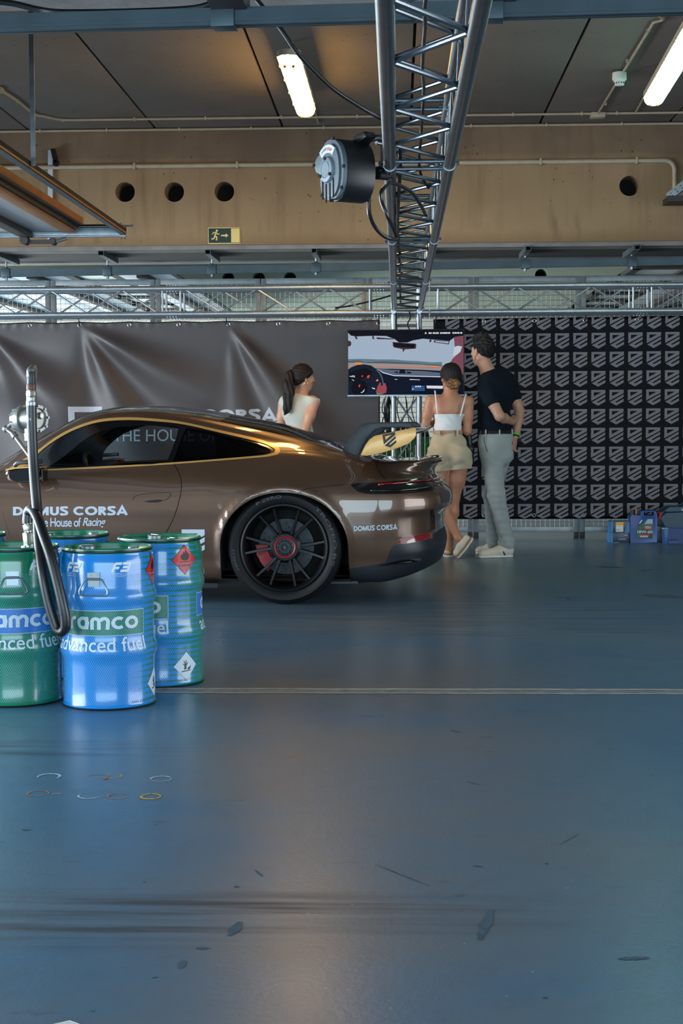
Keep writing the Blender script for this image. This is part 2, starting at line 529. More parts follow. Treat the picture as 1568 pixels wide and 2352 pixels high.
M_lip = mat('beam_edge_concrete', rgb(128, 122, 118), 0.85, noise=0.2, nscale=5, bump=0.15, bscale=30)
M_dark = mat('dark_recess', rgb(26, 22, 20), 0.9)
M_farbeam = concrete_material('far_beam_paint', rgb(196, 206, 190), rgb(168, 178, 162), streak_z=False, pores=False)
M_wall = mat('side_wall_paint', rgb(120, 118, 114), 0.8, noise=0.15, nscale=2)
M_line = mat('joint_filler', rgb(176, 172, 158), 0.7, noise=0.3, nscale=14, bump=0.2, bscale=60)
M_joint = mat('joint_metal', rgb(120, 132, 142), 0.45, noise=0.3, nscale=20)
M_steel = mat('galvanised_steel', rgb(150, 156, 162), 0.38, 0.9, noise=0.2, nscale=12)
M_rail = mat('blue_grey_rail', rgb(62, 76, 84), 0.42, 0.45, noise=0.15, nscale=6)
M_black = mat('black_plastic', rgb(16, 17, 20), 0.42)
M_rubber = mat('black_rubber', rgb(18, 19, 22), 0.38, coat=0.2, coat_rough=0.3)
M_cable = mat('cable_sheath', rgb(14, 14, 17), 0.45)
M_pipe = mat('conduit_plastic', rgb(178, 164, 142), 0.55, noise=0.1, nscale=10)
M_white = mat('white_paint', rgb(226, 226, 222), 0.5)
M_alu = mat('truss_aluminium', rgb(172, 177, 182), 0.33, 0.8, noise=0.12, nscale=14, bump=0.03, bscale=120)
M_alu2 = mat('shaded_truss_aluminium', rgb(138, 146, 154), 0.30, 1.0, noise=0.12, nscale=14, bump=0.03, bscale=120)  # truss aluminium again, darker colour standing in for the weaker light here
M_doorp = mat('door_panel_white', rgb(196, 200, 206), 0.45)
M_brown = mat('brown_edge', rgb(138, 86, 32), 0.5, noise=0.2, nscale=6)
M_darkbrown = mat('dark_strut', rgb(44, 34, 34), 0.5)

def structure(name, mb, m, parent=None, **k):
    return mb.build(name, m, parent, kind=None if parent else 'structure', **k)

# floor
floor = structure('floor', MB().bbox((-12, -5, -0.2), (9, 30, 0)), M_floor)
ZC = 3.96
# sealed expansion joint across the floor
yl = atz(1000, 1588, 0).y
for nm, y0, y1, mm, z in (('floor_joint_seal', yl - .062, yl - .040, M_line, .0015), ('floor_joint_seal', yl + .030, yl + .062, M_line, .0015), ('floor_joint_strip', yl - .040, yl + .030, M_joint, .0008)):
    mb = MB(); pts = []
    N = 120; v = []
    for i in range(N + 1):
        x = -9 + 18.0 * i / N
        j = 0.004 * math.sin(i * 1.7) + random.uniform(-.003, .003) if nm == 'floor_joint_seal' else 0
        v += [(x, y0 + j, z), (x, y1 + j * .6, z)]
    mb.add(v, [(2 * i, 2 * i + 2, 2 * i + 3, 2 * i + 1) for i in range(N)])
    mb.build(nm, mm, floor)
# crayon rings and smears on the paint
def ring(px, py, w, hpx, colour, a0, a1, th=0.1, seed=0):
    c = atz(px, py, 0); r = atz(px + w / 2, py, 0).x - c.x
    rn = random.Random(seed); v = []; f = []; n = 40
    for i in range(n + 1):
        a = a0 + (a1 - a0) * i / n
        t = th * r * (0.7 + 0.6 * rn.random()) * min(1, 0.3 + 4 * min(i, n - i) / n)
        for rr in (r - t, r + t): v.append((c.x + rr * math.cos(a), c.y + rr * 1.05 * math.sin(a), 0.0012))
    for i in range(n):
        if rn.random() < 0.9: f.append((2 * i, 2 * i + 1, 2 * i + 3, 2 * i + 2))
    me = bpy.data.meshes.new('crayon_ring'); me.from_pydata(v, [], f)
    link_mesh('crayon_ring', me, colour, floor)
C_w = mat('crayon_white', rgb(170, 196, 214), 0.8); C_o = mat('crayon_orange', rgb(170, 112, 62), 0.8)
C_y = mat('crayon_yellow', rgb(214, 166, 40), 0.8); C_r = mat('crayon_red', rgb(160, 60, 34), 0.8)
ring(112, 1784, 50, 16, C_w, -0.6, 3.5, .13, 1); ring(223, 1785, 48, 12, C_o, -1.2, 3.0, .07, 2); ring(262, 1783, 34, 12, C_y, -2.2, 1.2, .08, 3)
ring(369, 1789, 46, 14, C_w, 0.4, 3.6, .12, 4); ring(369, 1789, 48, 14, C_w, -2.6, 0.3, .05, 14)
ring(87, 1823, 48, 16, C_o, -0.3, 5.7, .09, 5); ring(205, 1828, 50, 14, C_w, 2.6, 6.0, .09, 6)
ring(271, 1829, 48, 16, C_o, 0.2, 6.0, .08, 7); ring(346, 1830, 44, 15, C_y, 0.0, 6.28, .15, 8)
ring(244, 1790, 8, 8, C_r, 0, 6.28, .6, 9); ring(128, 1826, 22, 5, C_y, 0.3, 2.8, .12, 10)
# scuff marks: thin rubber streaks at the places the photo shows them
M_scuff = mat('rubber_scuff', rgb(60, 84, 100), 0.75, noise=0.3, nscale=30)
for i, (x0, y0, x1, y1, w) in enumerate([(585, 1998, 604, 2014, .004), (527, 2150, 553, 2118, .016), (415, 2224, 422, 2206, .010), (548, 2038, 538, 2036, .008), (50, 1906, 70, 1906, .010), (1085, 1989, 1108, 1991, .006),
        (860, 1985, 985, 2035, .003), (1100, 2160, 1130, 2090, .016), (1285, 1940, 1330, 1915, .003), (1420, 2203, 1490, 2201, .012), (1070, 1795, 1102, 1803, .003), (1035, 1678, 1060, 1682, .008), (450, 2178, 480, 2179, .008),
        (1275, 1372, 1338, 1373, .010), (1300, 1374, 1310, 1378, .012), (1370, 1301, 1430, 1304, .05), (1480, 1366, 1568, 1372, .10), (590, 1458, 612, 1457, .014), (1470, 1312, 1500, 1308, .012)]):
    a = atz(x0, y0, 0); b = atz(x1, y1, 0); d = (b - a); nrm = Vector((-d.y, d.x, 0)).normalized()
    N = 10; v = []
    for k in range(N + 1):
        t = k / N; ww = w * math.sin(PI * (0.12 + 0.76 * t)) * random.uniform(.6, 1)
        c = a + d * t + nrm * random.uniform(-.1, .1) * w
        v += [(*(c - nrm * ww)[:2], .001), (*(c + nrm * ww)[:2], .001)]
    me = bpy.data.meshes.new('rubber_scuff'); me.from_pydata(v, [], [(2 * k, 2 * k + 1, 2 * k + 3, 2 * k + 2) for k in range(N)])
    link_mesh('rubber_scuff', me, M_scuff, floor)

# ceiling of concrete slabs with open joints
ceiling = structure('ceiling', MB().bbox((-12, -5, ZC + .10), (9, 30, ZC + .3)), M_lip)
xs0 = at(355, 300, 14.2).x
PITCHX = 1.216
me = MB().box((0, 10.1, ZC + .06), (PITCHX - .022, 8.2, .12)).mesh('ceiling_slab', bevel=.006)
me.materials.append(M_ceil)
k0 = int((-9 - xs0) / PITCHX)
for k in range(k0, k0 + 14):
    o = link_mesh('ceiling_slab', me, None, ceiling); o.location.x = xs0 + PITCHX * (k + .5)
me2 = MB().box((0, 0, 0), (PITCHX - .022, 8.4, .12)).mesh('ceiling_slab', bevel=.006); me2.materials.append(M_ceil)
for k in range(k0, k0 + 14):
    for yy in (0.2, 19.5):
        o = link_mesh('ceiling_slab', me2, None, ceiling); o.location = (xs0 + PITCHX * (k + .5), yy, ZC + .06)

# concrete cross beams with round service holes
YB = 14.2; ZB = 2.835
def beam(name, y0, y1, z0, m, holes, zf=None):
    mb = MB()
    mb.prism([(-12, z0 + .02), (9, z0 + .02), (9, ZC), (-12, ZC)], y0, y0 + .30, mi=0, holes=[circ(x, z, r, 28) for x, z, r in holes])
    mb.bbox((-12, y0 + .30, z0 + .05), (9, y1, ZC), 1)
    mb.bbox((-12, y0 + .03, z0 - .02), (9, y0 + .28, z0 + .02), 1)      # chamfered bottom lip, front
    mb.bbox((-12, y1 - .22, z0 - .02), (9, y1, z0 + .05), 1)            # and back
    return mb.build(name, [m, M_lip], None, kind='structure')
holes = []
for px, py in ((287, 441), (400, 441), (515, 440), (1445, 427)):
    p = at(px, py, YB); holes.append((p.x, p.z, .094))
hx = holes
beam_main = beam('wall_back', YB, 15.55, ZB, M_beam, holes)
for x, z, r in holes:   # sleeve bottoms, black inside
    MB().cyl((x, YB + .24, z), (x, YB + .29, z), r + .01, n=24).build('sleeve_end', M_dark, beam_main)
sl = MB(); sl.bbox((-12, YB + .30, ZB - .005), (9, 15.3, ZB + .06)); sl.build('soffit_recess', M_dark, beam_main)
beam_near = beam('wall_front', 4.45, 6.0, ZB + .01, M_lip, [(-3, 3.3, .09), (3, 3.3, .09)])
beam_far = beam('wall_far', 22.8, 24.0, ZB, M_farbeam, [(x, z, r) for x, z, r in holes])
for x, z, r in holes:
    MB().cyl((x, 22.8 + .24, z), (x, 22.8 + .29, z), r + .01, n=24).build('sleeve_end', M_dark, beam_far)

# side walls with the open garage doors, rear wall of the next bay
def sidewall(name, x, opens):
    mb = MB(); y = -5
    for a, b in opens:
        mb.bbox((x - .1, y, 0), (x + .1, a, ZC + .1)); mb.bbox((x - .1, a, 2.75), (x + .1, b, ZC + .1)); y = b
    mb.bbox((x - .1, y, 0), (x + .1, 30, ZC + .1))
    return structure(name, mb, M_wall)
sidewall('wall_left', -8.9, [(-1.0, 12.1), (15.8, 22.3)])
sidewall('wall_right', 6.8, [(1.3, 7.7), (15.8, 22.3)])
M_siding = mat('white_siding', rgb(214, 214, 206), 0.6)
wr = structure('wall_rear', MB().bbox((-12, 25.4, 0), (9, 25.6, ZC)), M_wall)
sid = MB().box((0, 0, 0), (21, .03, .155)).mesh('siding_board', bevel=.004); sid.materials.append(M_siding)
for k in range(24):
    o = link_mesh('siding_board', sid, None, wr); o.location = (-1.5, 25.38, .1 + k * .16)

# overhead sectional doors, slid open under the ceiling
def door_panels(name, X0, X1, Y0, Y1, z, npan, edge_sign, win_rows=(), strut_every=1):
    d = MB().bbox((X0, Y0, z + .045), (X1, Y1, z + .05)).build(name, M_darkbrown, None, kind='structure')
    w = (X1 - X0) / npan
    pm = MB().box((0, 0, 0), (w - .012, Y1 - Y0, .045)).mesh('door_panel', bevel=.004); pm.materials.append(M_doorp)
    for k in range(npan):
        if k in win_rows: continue
        o = link_mesh('door_panel', pm, None, d); o.location = (X0 + w * (k + .5), (Y0 + Y1) / 2, z + .022)
    stm = MB().box((0, 0, 0), (.10, Y1 - Y0, .05)).mesh('door_strut', bevel=.006); stm.materials.append(M_darkbrown)
    for k in range(strut_every, npan + 1, strut_every):
        o = link_mesh('door_strut', stm, None, d)
        o.location = ((X0 + w * (k - .5)) if edge_sign > 0 else (X0 + w * (k - .5)), (Y0 + Y1) / 2, z - .028)
    for k in win_rows:
        xc = X0 + w * (k + .5)
        mb = MB(); mb.bbox((xc - w / 2, Y0, z), (xc - w / 2 + .09, Y1, z + .045)); mb.bbox((xc + w / 2 - .09, Y0, z), (xc + w / 2, Y1, z + .045))
        ny = 6; L = (Y1 - Y0) / ny
        for j in range(ny + 1): mb.bbox((xc - w / 2, Y0 + j * L - .12, z), (xc + w / 2, Y0 + j * L + .12, z + .045))
        mb.build('window_frame', M_darkbrown, d)
        pn = MB().box((0, 0, 0), (w - .18, L - .24, .012)).mesh('window_pane'); pn.materials.append(M_pane)
        for j in range(ny):
            o = link_mesh('window_pane', pn, None, d); o.location = (xc, Y0 + (j + .5) * L, z + .03)
    return d
M_pane = mat('milky_pane', rgb(226, 236, 224), 0.25)
ZD = 2.735
d1 = door_panels('door_1', -8.4, -2.72, 3.6, 12.15, ZD, 9, 1)
# brown leading edge with a black seal groove
for nm, x0, x1, z0, z1, mm in (('edge_board', -2.72, -2.62, ZD - .02, ZD + .005, M_brown), ('edge_seal', -2.72, -2.60, ZD + .005, ZD + .045, M_rubber), ('edge_board', -2.72, -2.555, ZD + .045, ZD + .10, M_brown)):
    MB().bbox((x0, 3.6, z0), (x1, 12.1, z1)).build(nm, mm, d1, bevel=.004)
d2 = door_panels('door_2', -8.4, -2.45, 15.9, 22.4, ZD + .03, 10, 1, win_rows=(1, 8), strut_every=2)
d3 = door_panels('door_3', 2.5, 6.4, 15.9, 22.4, ZD + .03, 6, 1, win_rows=(0, 2, 4), strut_every=2)
# the track of the left door: a channel across, a spar along, both hung from the ceiling
t = thing('door_track', 'grey steel door track with spring, hung by a rod at the upper left', 'track', (-2.23, 12.22, 2.70))
L = lambda v: tuple(Vector(v) - Vector((-2.23, 12.22, 2.70)))
mb = MB(); mb.box(L((-5.3, 12.22, 2.70)), (6.14, .06, .012)); mb.box(L((-5.3, 12.25, 2.735)), (6.14, .008, .075)); mb.box(L((-5.3, 12.20, 2.77)), (6.14, .10, .01))
mb.build('cross_channel', M_steel, t, bevel=.002)
mb = MB(); mb.box(L((-2.23, 8.4, 2.735)), (.010, 7.6, .045)); mb.box(L((-2.250, 8.4, 2.76)), (.04, 7.6, .006))
mb.build('spar', M_dark, t)
MB().box(L((-2.250, 8.4, 2.712)), (.045, 7.6, .008)).build('spar_flange', M_rail, t)
MB().box(L((-2.226, 8.4, 2.722)), (.006, 7.6, .014)).build('spar_lining', M_brown, t)
mb = MB()
zz = 3.1
for k in range(60): mb.cyl(L((-2.62 + k * .0058, 12.16, 2.775)), L((-2.62 + k * .0058 + .003, 12.16, 2.775)), .016, n=10)
mb.build('spring', M_darkbrown, t, kind='stuff')
mb = MB(); mb.cyl(L((-2.29, 12.16, 2.775)), L((-2.16, 12.16, 2.775)), .008); mb.box(L((-2.29, 12.18, 2.775)), (.05, .10, .06)); mb.build('spring_bolt', M_steel, t)
pr = at(75, 385, 9.04)
mb = MB(); mb.box(L((pr.x, 9.04, 3.34)), (.012, .036, 1.22)); mb.box(L((pr.x + .012, 9.022, 3.34)), (.024, .004, 1.22)); mb.build('hanger_rod', M_steel, t)
mb = MB(); mb.cyl(L((-3.05, 12.1, 2.66)), L((-3.05, 12.2, 2.66)), .035); mb.box(L((-2.95, 12.15, 2.65)), (.22, .05, .03)); mb.cyl(L((-2.82, 12.1, 2.65)), L((-2.82, 12.2, 2.65)), .028)
mb.build('roller_bracket', M_darkbrown, t)
mb = MB(); mb.tube([L((-2.78, 12.1, 2.645)), L((-2.70, 12.12, 2.675))], .016); mb.build('roller', M_steel, t)
# flat bar on the beam behind that door
fb = thing('hanger_bar', 'grey flat steel bar on the concrete beam with a small black clamp at its top', 'bar', (at(116, 450, 14.18).x, 14.18, 2.78))
a = at(112, 355, 14.18); b = at(121, 460, 14.18)
mb = MB(); mb.box(((0, 0, (a.z - 2.78) / 2 + .08)), (.045, .03, a.z - 2.86), Matrix.Rotation(.02, 3, 'Y')); mb.build('bar', M_doorp, fb)
mb = MB(); mb.box((.05, -.02, a.z - 2.78 - .02), (.035, .08, .13), Matrix.Rotation(-.2, 3, 'Y')); mb.box((.07, -.02, a.z - 2.78 - .09), (.03, .08, .06)); mb.build('clamp', M_black, fb)
# end bracket of the right door at the frame's edge
pb = at(1552, 438, 13.6)
br = thing('door_bracket', 'perforated grey steel angle bracket at the right end of the concrete beam', 'bracket', (pb.x, 13.6, pb.z))
mb = MB(); R = Matrix.Rotation(math.radians(-38), 3, 'Y')
hl = []
for k in range(7):
    for q in (-.016, .012): hl.append(circ(-.05 + k * .055, q, .007, 8))
mb.prism([(-.09, -.04), (.5, -.04), (.5, .035), (-.09, .035)], 0, .006, O=(0, 0, 0), U=R @ Vector((1, 0, 0)), V=R @ Vector((0, 0, 1)), N=(0, 1, 0), holes=hl)
mb.prism([(-.09, 0), (.5, 0), (.5, .3), (-.09, .3)], 0, .006, O=R @ Vector((0, 0, -.04)), U=R @ Vector((1, 0, 0)), V=(0, 1, 0), N=R @ Vector((0, 0, 1)))
mb.build('angle', M_steel, br)
MB().box((.30, .1, -.075), (.75, .3, .05)).build('track_end', M_darkbrown, br)

# ------------------------------------------------------------------ crane rails with clamps
def c_rail(label, p0, p1, h, clamps, bracket):
    p0, p1 = Vector(p0), Vector(p1)
    c = (p0 + p1) / 2
    r = thing('ceiling_rail', label, 'rail', c)
    d, u, w = frame_of(p1 - p0)
    side = Vector((0, 0, 1)).cross(d).normalized(); up = d.cross(side).normalized()
    if up.z < 0: up = -up
    L = (p1 - p0).length; hh = h / 2; k = h * .42; q = .006
    prof = [(-k, hh), (k, hh), (k, -hh), (k * .35, -hh), (k * .35, -hh + q), (k - q, -hh + q), (k - q, hh - q), (-k + q, hh - q), (-k + q, -hh + q), (-k * .35, -hh + q), (-k * .35, -hh), (-k, -hh)]
    mb = MB(); mb.prism(prof, -L / 2, L / 2, U=side, V=up, N=d)
    mb.build('channel', M_rail, r, bevel=0)
    mb = MB()   # seam ridge along the channel's face
    mb.prism([(-.002, -.006), (.002, -.006), (.002, .006), (-.002, .006)], -L / 2, L / 2, O=side * -(k + .001) + up * (-hh * .45), U=side, V=up, N=d)
    mb.build('ridge', M_rail, r)
    for x in clamps:
        t = (x - c.x) / d.x; o = d * t
        RR = Matrix((d, side, up)).transposed()
        mb = MB(); mb.box(o, (.085, h + .02, h * 1.25), RR); mb.box(o + up * h * .6, (.03, h * 1.2, .03), RR)
        cl = mb.build('clamp', M_rail, r, bevel=.004)
        bracket(r, c, o)
    return r
def near_bracket(r, c, o):
    mb = MB(); mb.box(o + Vector((.02, -.05, .10)), (.13, .28, .16)); mb.cyl(o + Vector((0, -.03, .03)), o + Vector((0, -.03, .18)), .012)
    mb.build('bracket', M_darkbrown, r, bevel=.006)
ra = at(0, 56, 5.48); rb = at(1568, 11, 5.30)
xs = [at(515, 38, 5.42).x, at(1128, 22, 5.36).x, at(-90, 40, 5.48).x]
c_rail('blue grey steel rail across the near ceiling, closest to the camera', ra + (ra - rb) * .5, rb + (rb - ra) * 1.2, .062, xs, near_bracket)
def far_bracket(r, c, o):
    # hung by a short rod from a slotted channel that runs back along the soffit
    top = ZB - .015 - c.z
    mb = MB(); mb.cyl(o + Vector((0, 0, .03)), Vector((o.x, o.y, top - .06)), .009, n=8); mb.build('hanger_rod', M_steel, r)
    mb = MB(); s = Vector((o.x, o.y, 0))
    mb.box(s + Vector((.0, .05, top - .045)), (.055, .75, .006)); mb.box(s + Vector((-.025, .05, top - .02)), (.006, .75, .05)); mb.box(s + Vector((.025, .05, top - .02)), (.006, .75, .05))
    mb.build('bracket', M_rail, r)
    mb = MB(); mb.cyl(o + Vector((0, 0, -.07)), o + Vector((0, 0, -.03)), .014, n=10); mb.build('bolt', M_steel, r)
ra = at(0, 628, 14.62); rb = at(1568, 600, 14.50)
xs = [at(x, 615, 14.58).x for x in (12, 246, 487, 726, 1205, 1448, -230, 965)]
c_rail('blue grey steel rail hung under the far concrete beam behind the box truss', ra + (ra - rb) * .3, rb + (rb - ra) * .2, .072, xs, far_bracket)

# ------------------------------------------------------------------ conduits
def conduit(label, pts, r, clips, boxes=(), dir_up=(0, 0, 1)):
    o = Vector(pts[0])
    t = thing('conduit', label, 'pipe', o)
    MB().tube([Vector(p) - o for p in pts], r, n=12).build('pipe', M_pipe, t)
    for c in clips:
        p = Vector(c) - o
        MB().box(p, (.018, r * 2.6, r * 2.9)).build('pipe_clip', M_pipe, t, bevel=.003)
    for c, s in boxes:
        MB().box(Vector(c) - o, s).build('junction_box', M_pipe, t, bevel=.01)
    return t
zc = ZC - .018
A = [atz(x, y, zc) for x, y in ((2, 208), (40, 232), (78, 262))] 
ya = atz(700, 269, zc).y
bend = [Vector((A[2].x + .06, A[2].y + .10, zc)), Vector((A[2].x + .16, ya - .03, zc)), Vector((A[2].x + .28, ya, zc))]
pa = catmull(A + bend, 6) + [Vector((0, ya + .0, zc)), Vector((5.6, ya, zc))]
conduit('thin beige conduit across the ceiling slabs, bending away at its left end', pa, .011,
        [(atz(x, 270, zc).x, ya, zc) for x in (137, 305, 470, 646, 820, 1175, 1330, 1409)] + [tuple(A[1])], [((A[0].x - .02, A[0].y - .02, zc), (.09, .12, .036))])
zb = ZC - .02; yb = YB - .022
conduit('thin beige conduit along the top edge of the concrete beam under the ceiling', [(-9, yb, zb), (6, yb, zb)], .011, [(at(x, 300, YB).x, yb, zb) for x in (93, 246, 412, 577, 743, 1081, 1254, 1426)])
pc0 = at(0, 388, YB - .03); pc1 = at(1522, 366, YB - .03); z_c = (pc0.z + pc1.z) / 2 + .0
el = [Vector((pc1.x, YB - .03, z_c)), Vector((pc1.x + .06, YB - .03, z_c - .01)), Vector((pc1.x + .10, YB - .03, z_c - .05)), Vector((pc1.x + .11, YB - .03, z_c - .11))]
conduit('beige conduit across the face of the concrete beam, turning down at its right end', [Vector((-9, YB - .03, z_c))] + catmull(el, 5) + [Vector((pc1.x + .11, YB - .03, z_c - .3))], .021,
        [(at(x, 380, YB).x, YB - .03, z_c) for x in (310, 545, 1240, 1460)] + [(pc1.x + .11, YB - .03, z_c - .10)])
d0 = atz(1372, 262, zc); d1_ = atz(1500, 48, zc); d2_ = atz(1512, 36, zc)
pd = [d0, atz(1500, 52, zc), atz(1506, 45, zc) + Vector((.05, 0, 0)), atz(1514, 36, zc), atz(1522, 20, zc)]
cd = conduit('thin beige conduit along the ceiling feeding the white smoke detector', [d0] + catmull(pd[1:], 5), .010, [atz(1390, 238, zc), atz(1440, 140, zc), atz(1487, 70, zc)], [(d0 + Vector((0, 0, -.012)), (.13, .10, .05))])
# smoke detector
ps = atz(1422, 176, ZC - .05)
t = thing('smoke_detector', 'round white smoke detector mounted on a conduit under the ceiling', 'smoke detector', (ps.x, ps.y, ZC - .10))
MB().lathe([(.0, .08), (.056, .08), (.058, .03), (.055, .02), (.0, .02)], 28).build('base', M_white, t)
mb = MB().lathe([(.046, .022), (.044, .0), (.036, -.018), (0, -.02)], 28); mb.build('sensor_head', M_white, t)
sm = MB().box((0, 0, 0), (.006, .004, .016)).mesh('vent_slot'); sm.materials.append(M_dark)
for k in range(14):
    a = 2 * PI * k / 14; o = link_mesh('vent_slot', sm, None, t); o.location = (.043 * math.cos(a), .043 * math.sin(a), -.004); o.rotation_euler = (0, 0, a + PI / 2)

# ------------------------------------------------------------------ tube lamps
def tube_lamp(label, x0, y0, x1, y1, z, colour, strength, fill=None):
    a = atz(x0, y0, z); b = atz(x1, y1, z); c = (a + b) / 2
    rz = math.atan2(-(b.x - a.x), b.y - a.y); L = (b - a).length; w = .085
    t = thing('tube_lamp', label, 'lamp', (c.x, c.y, z), rz)
    def oval(hw, hl): 
        return [(hw * math.cos(q) , (hl - hw) + hw * math.sin(q)) for q in [PI * i / 12 for i in range(13)]] + [(-hw * math.cos(q), -(hl - hw) - hw * math.sin(q)) for q in [PI * i / 12 for i in range(13)]]
    MB().prism(oval(w, L / 2), .025, .065, U=(1, 0, 0), V=(0, 1, 0), N=(0, 0, 1)).build('housing', M_pipe, t, bevel=.008)
    m = mat('lamp_cover_glow', (0.9, 0.9, 0.9), 0.4, emit=colour, estr=strength)
    mb = MB(); n = 10; V = []
    po = oval(w * .93, L / 2 - .008)
    rows = 5
    for k in range(rows):
        q = k / (rows - 1) * PI / 2; s = math.cos(q) ; zz = .025 - .06 * math.sin(q)
        for x, y in po: V.append((x * (.55 + .45 * s), y - (1 - s) * w * .45 * (1 if y > 0 else -1), zz))
    N = len(po); F = []
    for k in range(rows - 1):
        for i in range(N): F.append((k * N + i, k * N + (i + 1) % N, (k + 1) * N + (i + 1) % N, (k + 1) * N + i))
    F.append(tuple((rows - 1) * N + i for i in range(N)))
    mb.add(V, F); mb.build('diffuser', m, t)
    cm = MB().box((0, 0, 0), (.012, .03, .03)).mesh('cover_clip', bevel=.003); cm.materials.append(M_pipe)
    for s in (-1, 1):
        for k in range(4):
            o = link_mesh('cover_clip', cm, None, t); o.location = (s * w, -L / 2 + L * (.16 + .225 * k), .024)
    for s in (-1, 1):
        for q in (-.03, .03): MB().cyl((q, s * (L / 2 - .10), -.036), (q, s * (L / 2 - .06), -.03), .012, n=10).build('tube_cap', M_brown, t)
    for s in (-1, 1): MB().cyl((0, s * L * .3, .06), (0, s * L * .3, ZC - z), .01, n=8).build('stem', M_pipe, t)
    MB().tube([(0, -L / 2 + .02, .045), (-.0, -L / 2 - .08, .07), (-.02, -L / 2 - .30, ZC - z - .01), (-.02, -L / 2 - 1.4, ZC - z - .01)], .010).build('supply_cable', M_pipe, t)
    return t
tube_lamp('tube lamp with a warm glowing cover under the ceiling left of the truss', 703, 262, 661, 133, ZC - .21, (1.0, 0.56, 0.15), 36)
lamp2 = tube_lamp('tube lamp with a cool white cover under the ceiling at the right edge', 1498, 236, 1600, 66, ZC - .21, (0.5, 1.0, 0.80), 10)
# ------------------------------------------------------------------ box trusses
G = .239; RC = .025; RD = .009
XT = -.030; ZT = 2.205            # left lower chord of the long truss
TRUSS_M = [M_alu2]
def tube_mesh(name, L, r, n=10):
    me = MB().cyl((0, 0, 0), (0, 0, L), r, n=n).mesh(name); me.materials.append(TRUSS_M[0]); return me
def member(name, a, b, r, parent, n=10, cache={}):
    """a straight tube from a to b as an object of its own"""
    a, b = Vector(a), Vector(b); L = (b - a).length; key = (name, round(L, 4), r, TRUSS_M[0].name)
    if key not in cache: cache[key] = tube_mesh(name, L, r, n)
    o = link_mesh(name, cache[key], None, parent)
    o.location = a; o.rotation_mode = 'QUATERNION'; o.rotation_quaternion = (b - a).to_track_quat('Z', 'Y')
    return o
def box_truss(root, axis, o, segs, side, up, nb=7, zig=(0, 0, 0, 0), coupler='collar', n=16):
    """o: corner of the first segment (local), segs: list of lengths along axis"""
    axis, side, up, o = Vector(axis), Vector(side), Vector(up), Vector(o)
    corners = [o, o + side * G, o + side * G + up * G, o + up * G]
    faces = [(0, 1), (1, 2), (3, 2), (0, 3)]
    s0 = 0.0
    for L in segs:
        for c in corners: member('chord', c + axis * (s0 + .012), c + axis * (s0 + L - .012), RC, root, n)
        m = .085
        for fi, (i, j) in enumerate(faces):
            A, B = corners[i], corners[j]; e = (B - A).normalized()
            for q in (m, L - m): member('rung', A + axis * (s0 + q) + e * RC * .8, B + axis * (s0 + q) - e * RC * .8, RD, root)
            nbb = max(2, int(round((L - .26) / .335))); w = (L - 2 * m - .09) / nbb
            for k in range(nbb):
                p = s0 + m + .045 + k * w; flip = (k + zig[fi]) % 2
                P, Q = (B, A) if flip else (A, B)
                de = e * RC * .8 * (-1 if flip else 1)
                member('diagonal', P + axis * (p + .012) + de, Q + axis * (p + w - .012) - de, RD, root)
        s0 += L
        for c in corners:      # couplers at the joint
            p = c + axis * s0
            mb = MB()
            if coupler == 'collar':
                mb.cyl(-axis * .011, axis * .011, RC + .0025, n=16)
                pin = (side + up * .2).normalized()
                mb.cyl(-pin * (RC + .016) , pin * (RC + .016), .007, n=8)
            else:
                mb.cyl(-axis * .052, axis * .052, RC + .0015, n=16)
                for q in (-.042, -.014, .014, .042): mb.cyl(axis * q - Vector(up) * (RC + .007) , axis * q + Vector(up) * (RC + .007), .005, n=8)
            ob = mb.build('coupler', TRUSS_M[0], root); ob.location = p
trA = thing('box_truss', 'aluminium box truss running overhead from the camera to the tower above the screen', 'truss', (XT, 0, ZT))
YJ = 13.78
box_truss(trA, (0, 1, 0), (0, .93, 0), [2.62, 2.5, 2.5, 2.5], (1, 0, 0), (0, 0, 1), zig=(0, 1, 1, 0))
box_truss(trA, (0, 1, 0), (0, 11.05, 0), [YJ - 11.05], (1, 0, 0), (0, 0, 1), zig=(0, 1, 1, 0))
TRUSS_M[0] = M_alu
# cross truss in two spans, left and right of the tower
yx0 = 13.90; zx = at(430, 721, yx0).z
jl = at(394, 690, yx0).x; jc = at(870, 690, yx0).x; jr = at(985, 690, yx0).x; jr2 = at(1475, 690, yx0).x
def cross(label, xa, segs, zig):
    t = thing('cross_truss', label, 'truss', (xa, yx0, zx))
    box_truss(t, (1, 0, 0), (0, 0, 0), segs, (0, 1, 0), (0, 0, 1), zig=zig, coupler='sleeve')
    return t
LX = jc - jl
cross('box truss span above the plain dark banner, left of the tower', jl - LX * 2, [LX, LX, LX], (0, 0, 0, 1))
cross('box truss span above the emblem banner, right of the tower', jr, [jr2 - jr, jr2 - jr], (0, 0, 0, 1))
# tower with its corner block
xt0 = at(904, 1000, 13.9).x
tw = thing('truss_tower', 'upright aluminium truss tower behind the screen carrying the overhead trusses', 'truss', (xt0, yx0, 0))
box_truss(tw, (0, 0, 1), (0, 0, .03), [2.12], (1, 0, 0), (0, 1, 0), zig=(0, 0, 1, 1), coupler='collar')
MB().box((G / 2, G / 2, .006), (.6, .6, .012)).build('base_plate', M_steel, tw, bevel=.002)
mb = MB()
for z in (zx, zx + G):
    for (a, b) in (((jc - xt0, 0, z), (jr - xt0, 0, z)), ((jc - xt0, G, z), (jr - xt0, G, z)), ((0, -.15, z), (0, G + .02, z)), ((G, -.15, z), (G, G + .02, z))): mb.cyl(a, b, RC, n=12)
for x in (0, G):
    for y in (0, G): mb.cyl((x, y, 2.14), (x, y, zx + G), RC, n=12)
mb.build('corner_block', M_alu, tw)

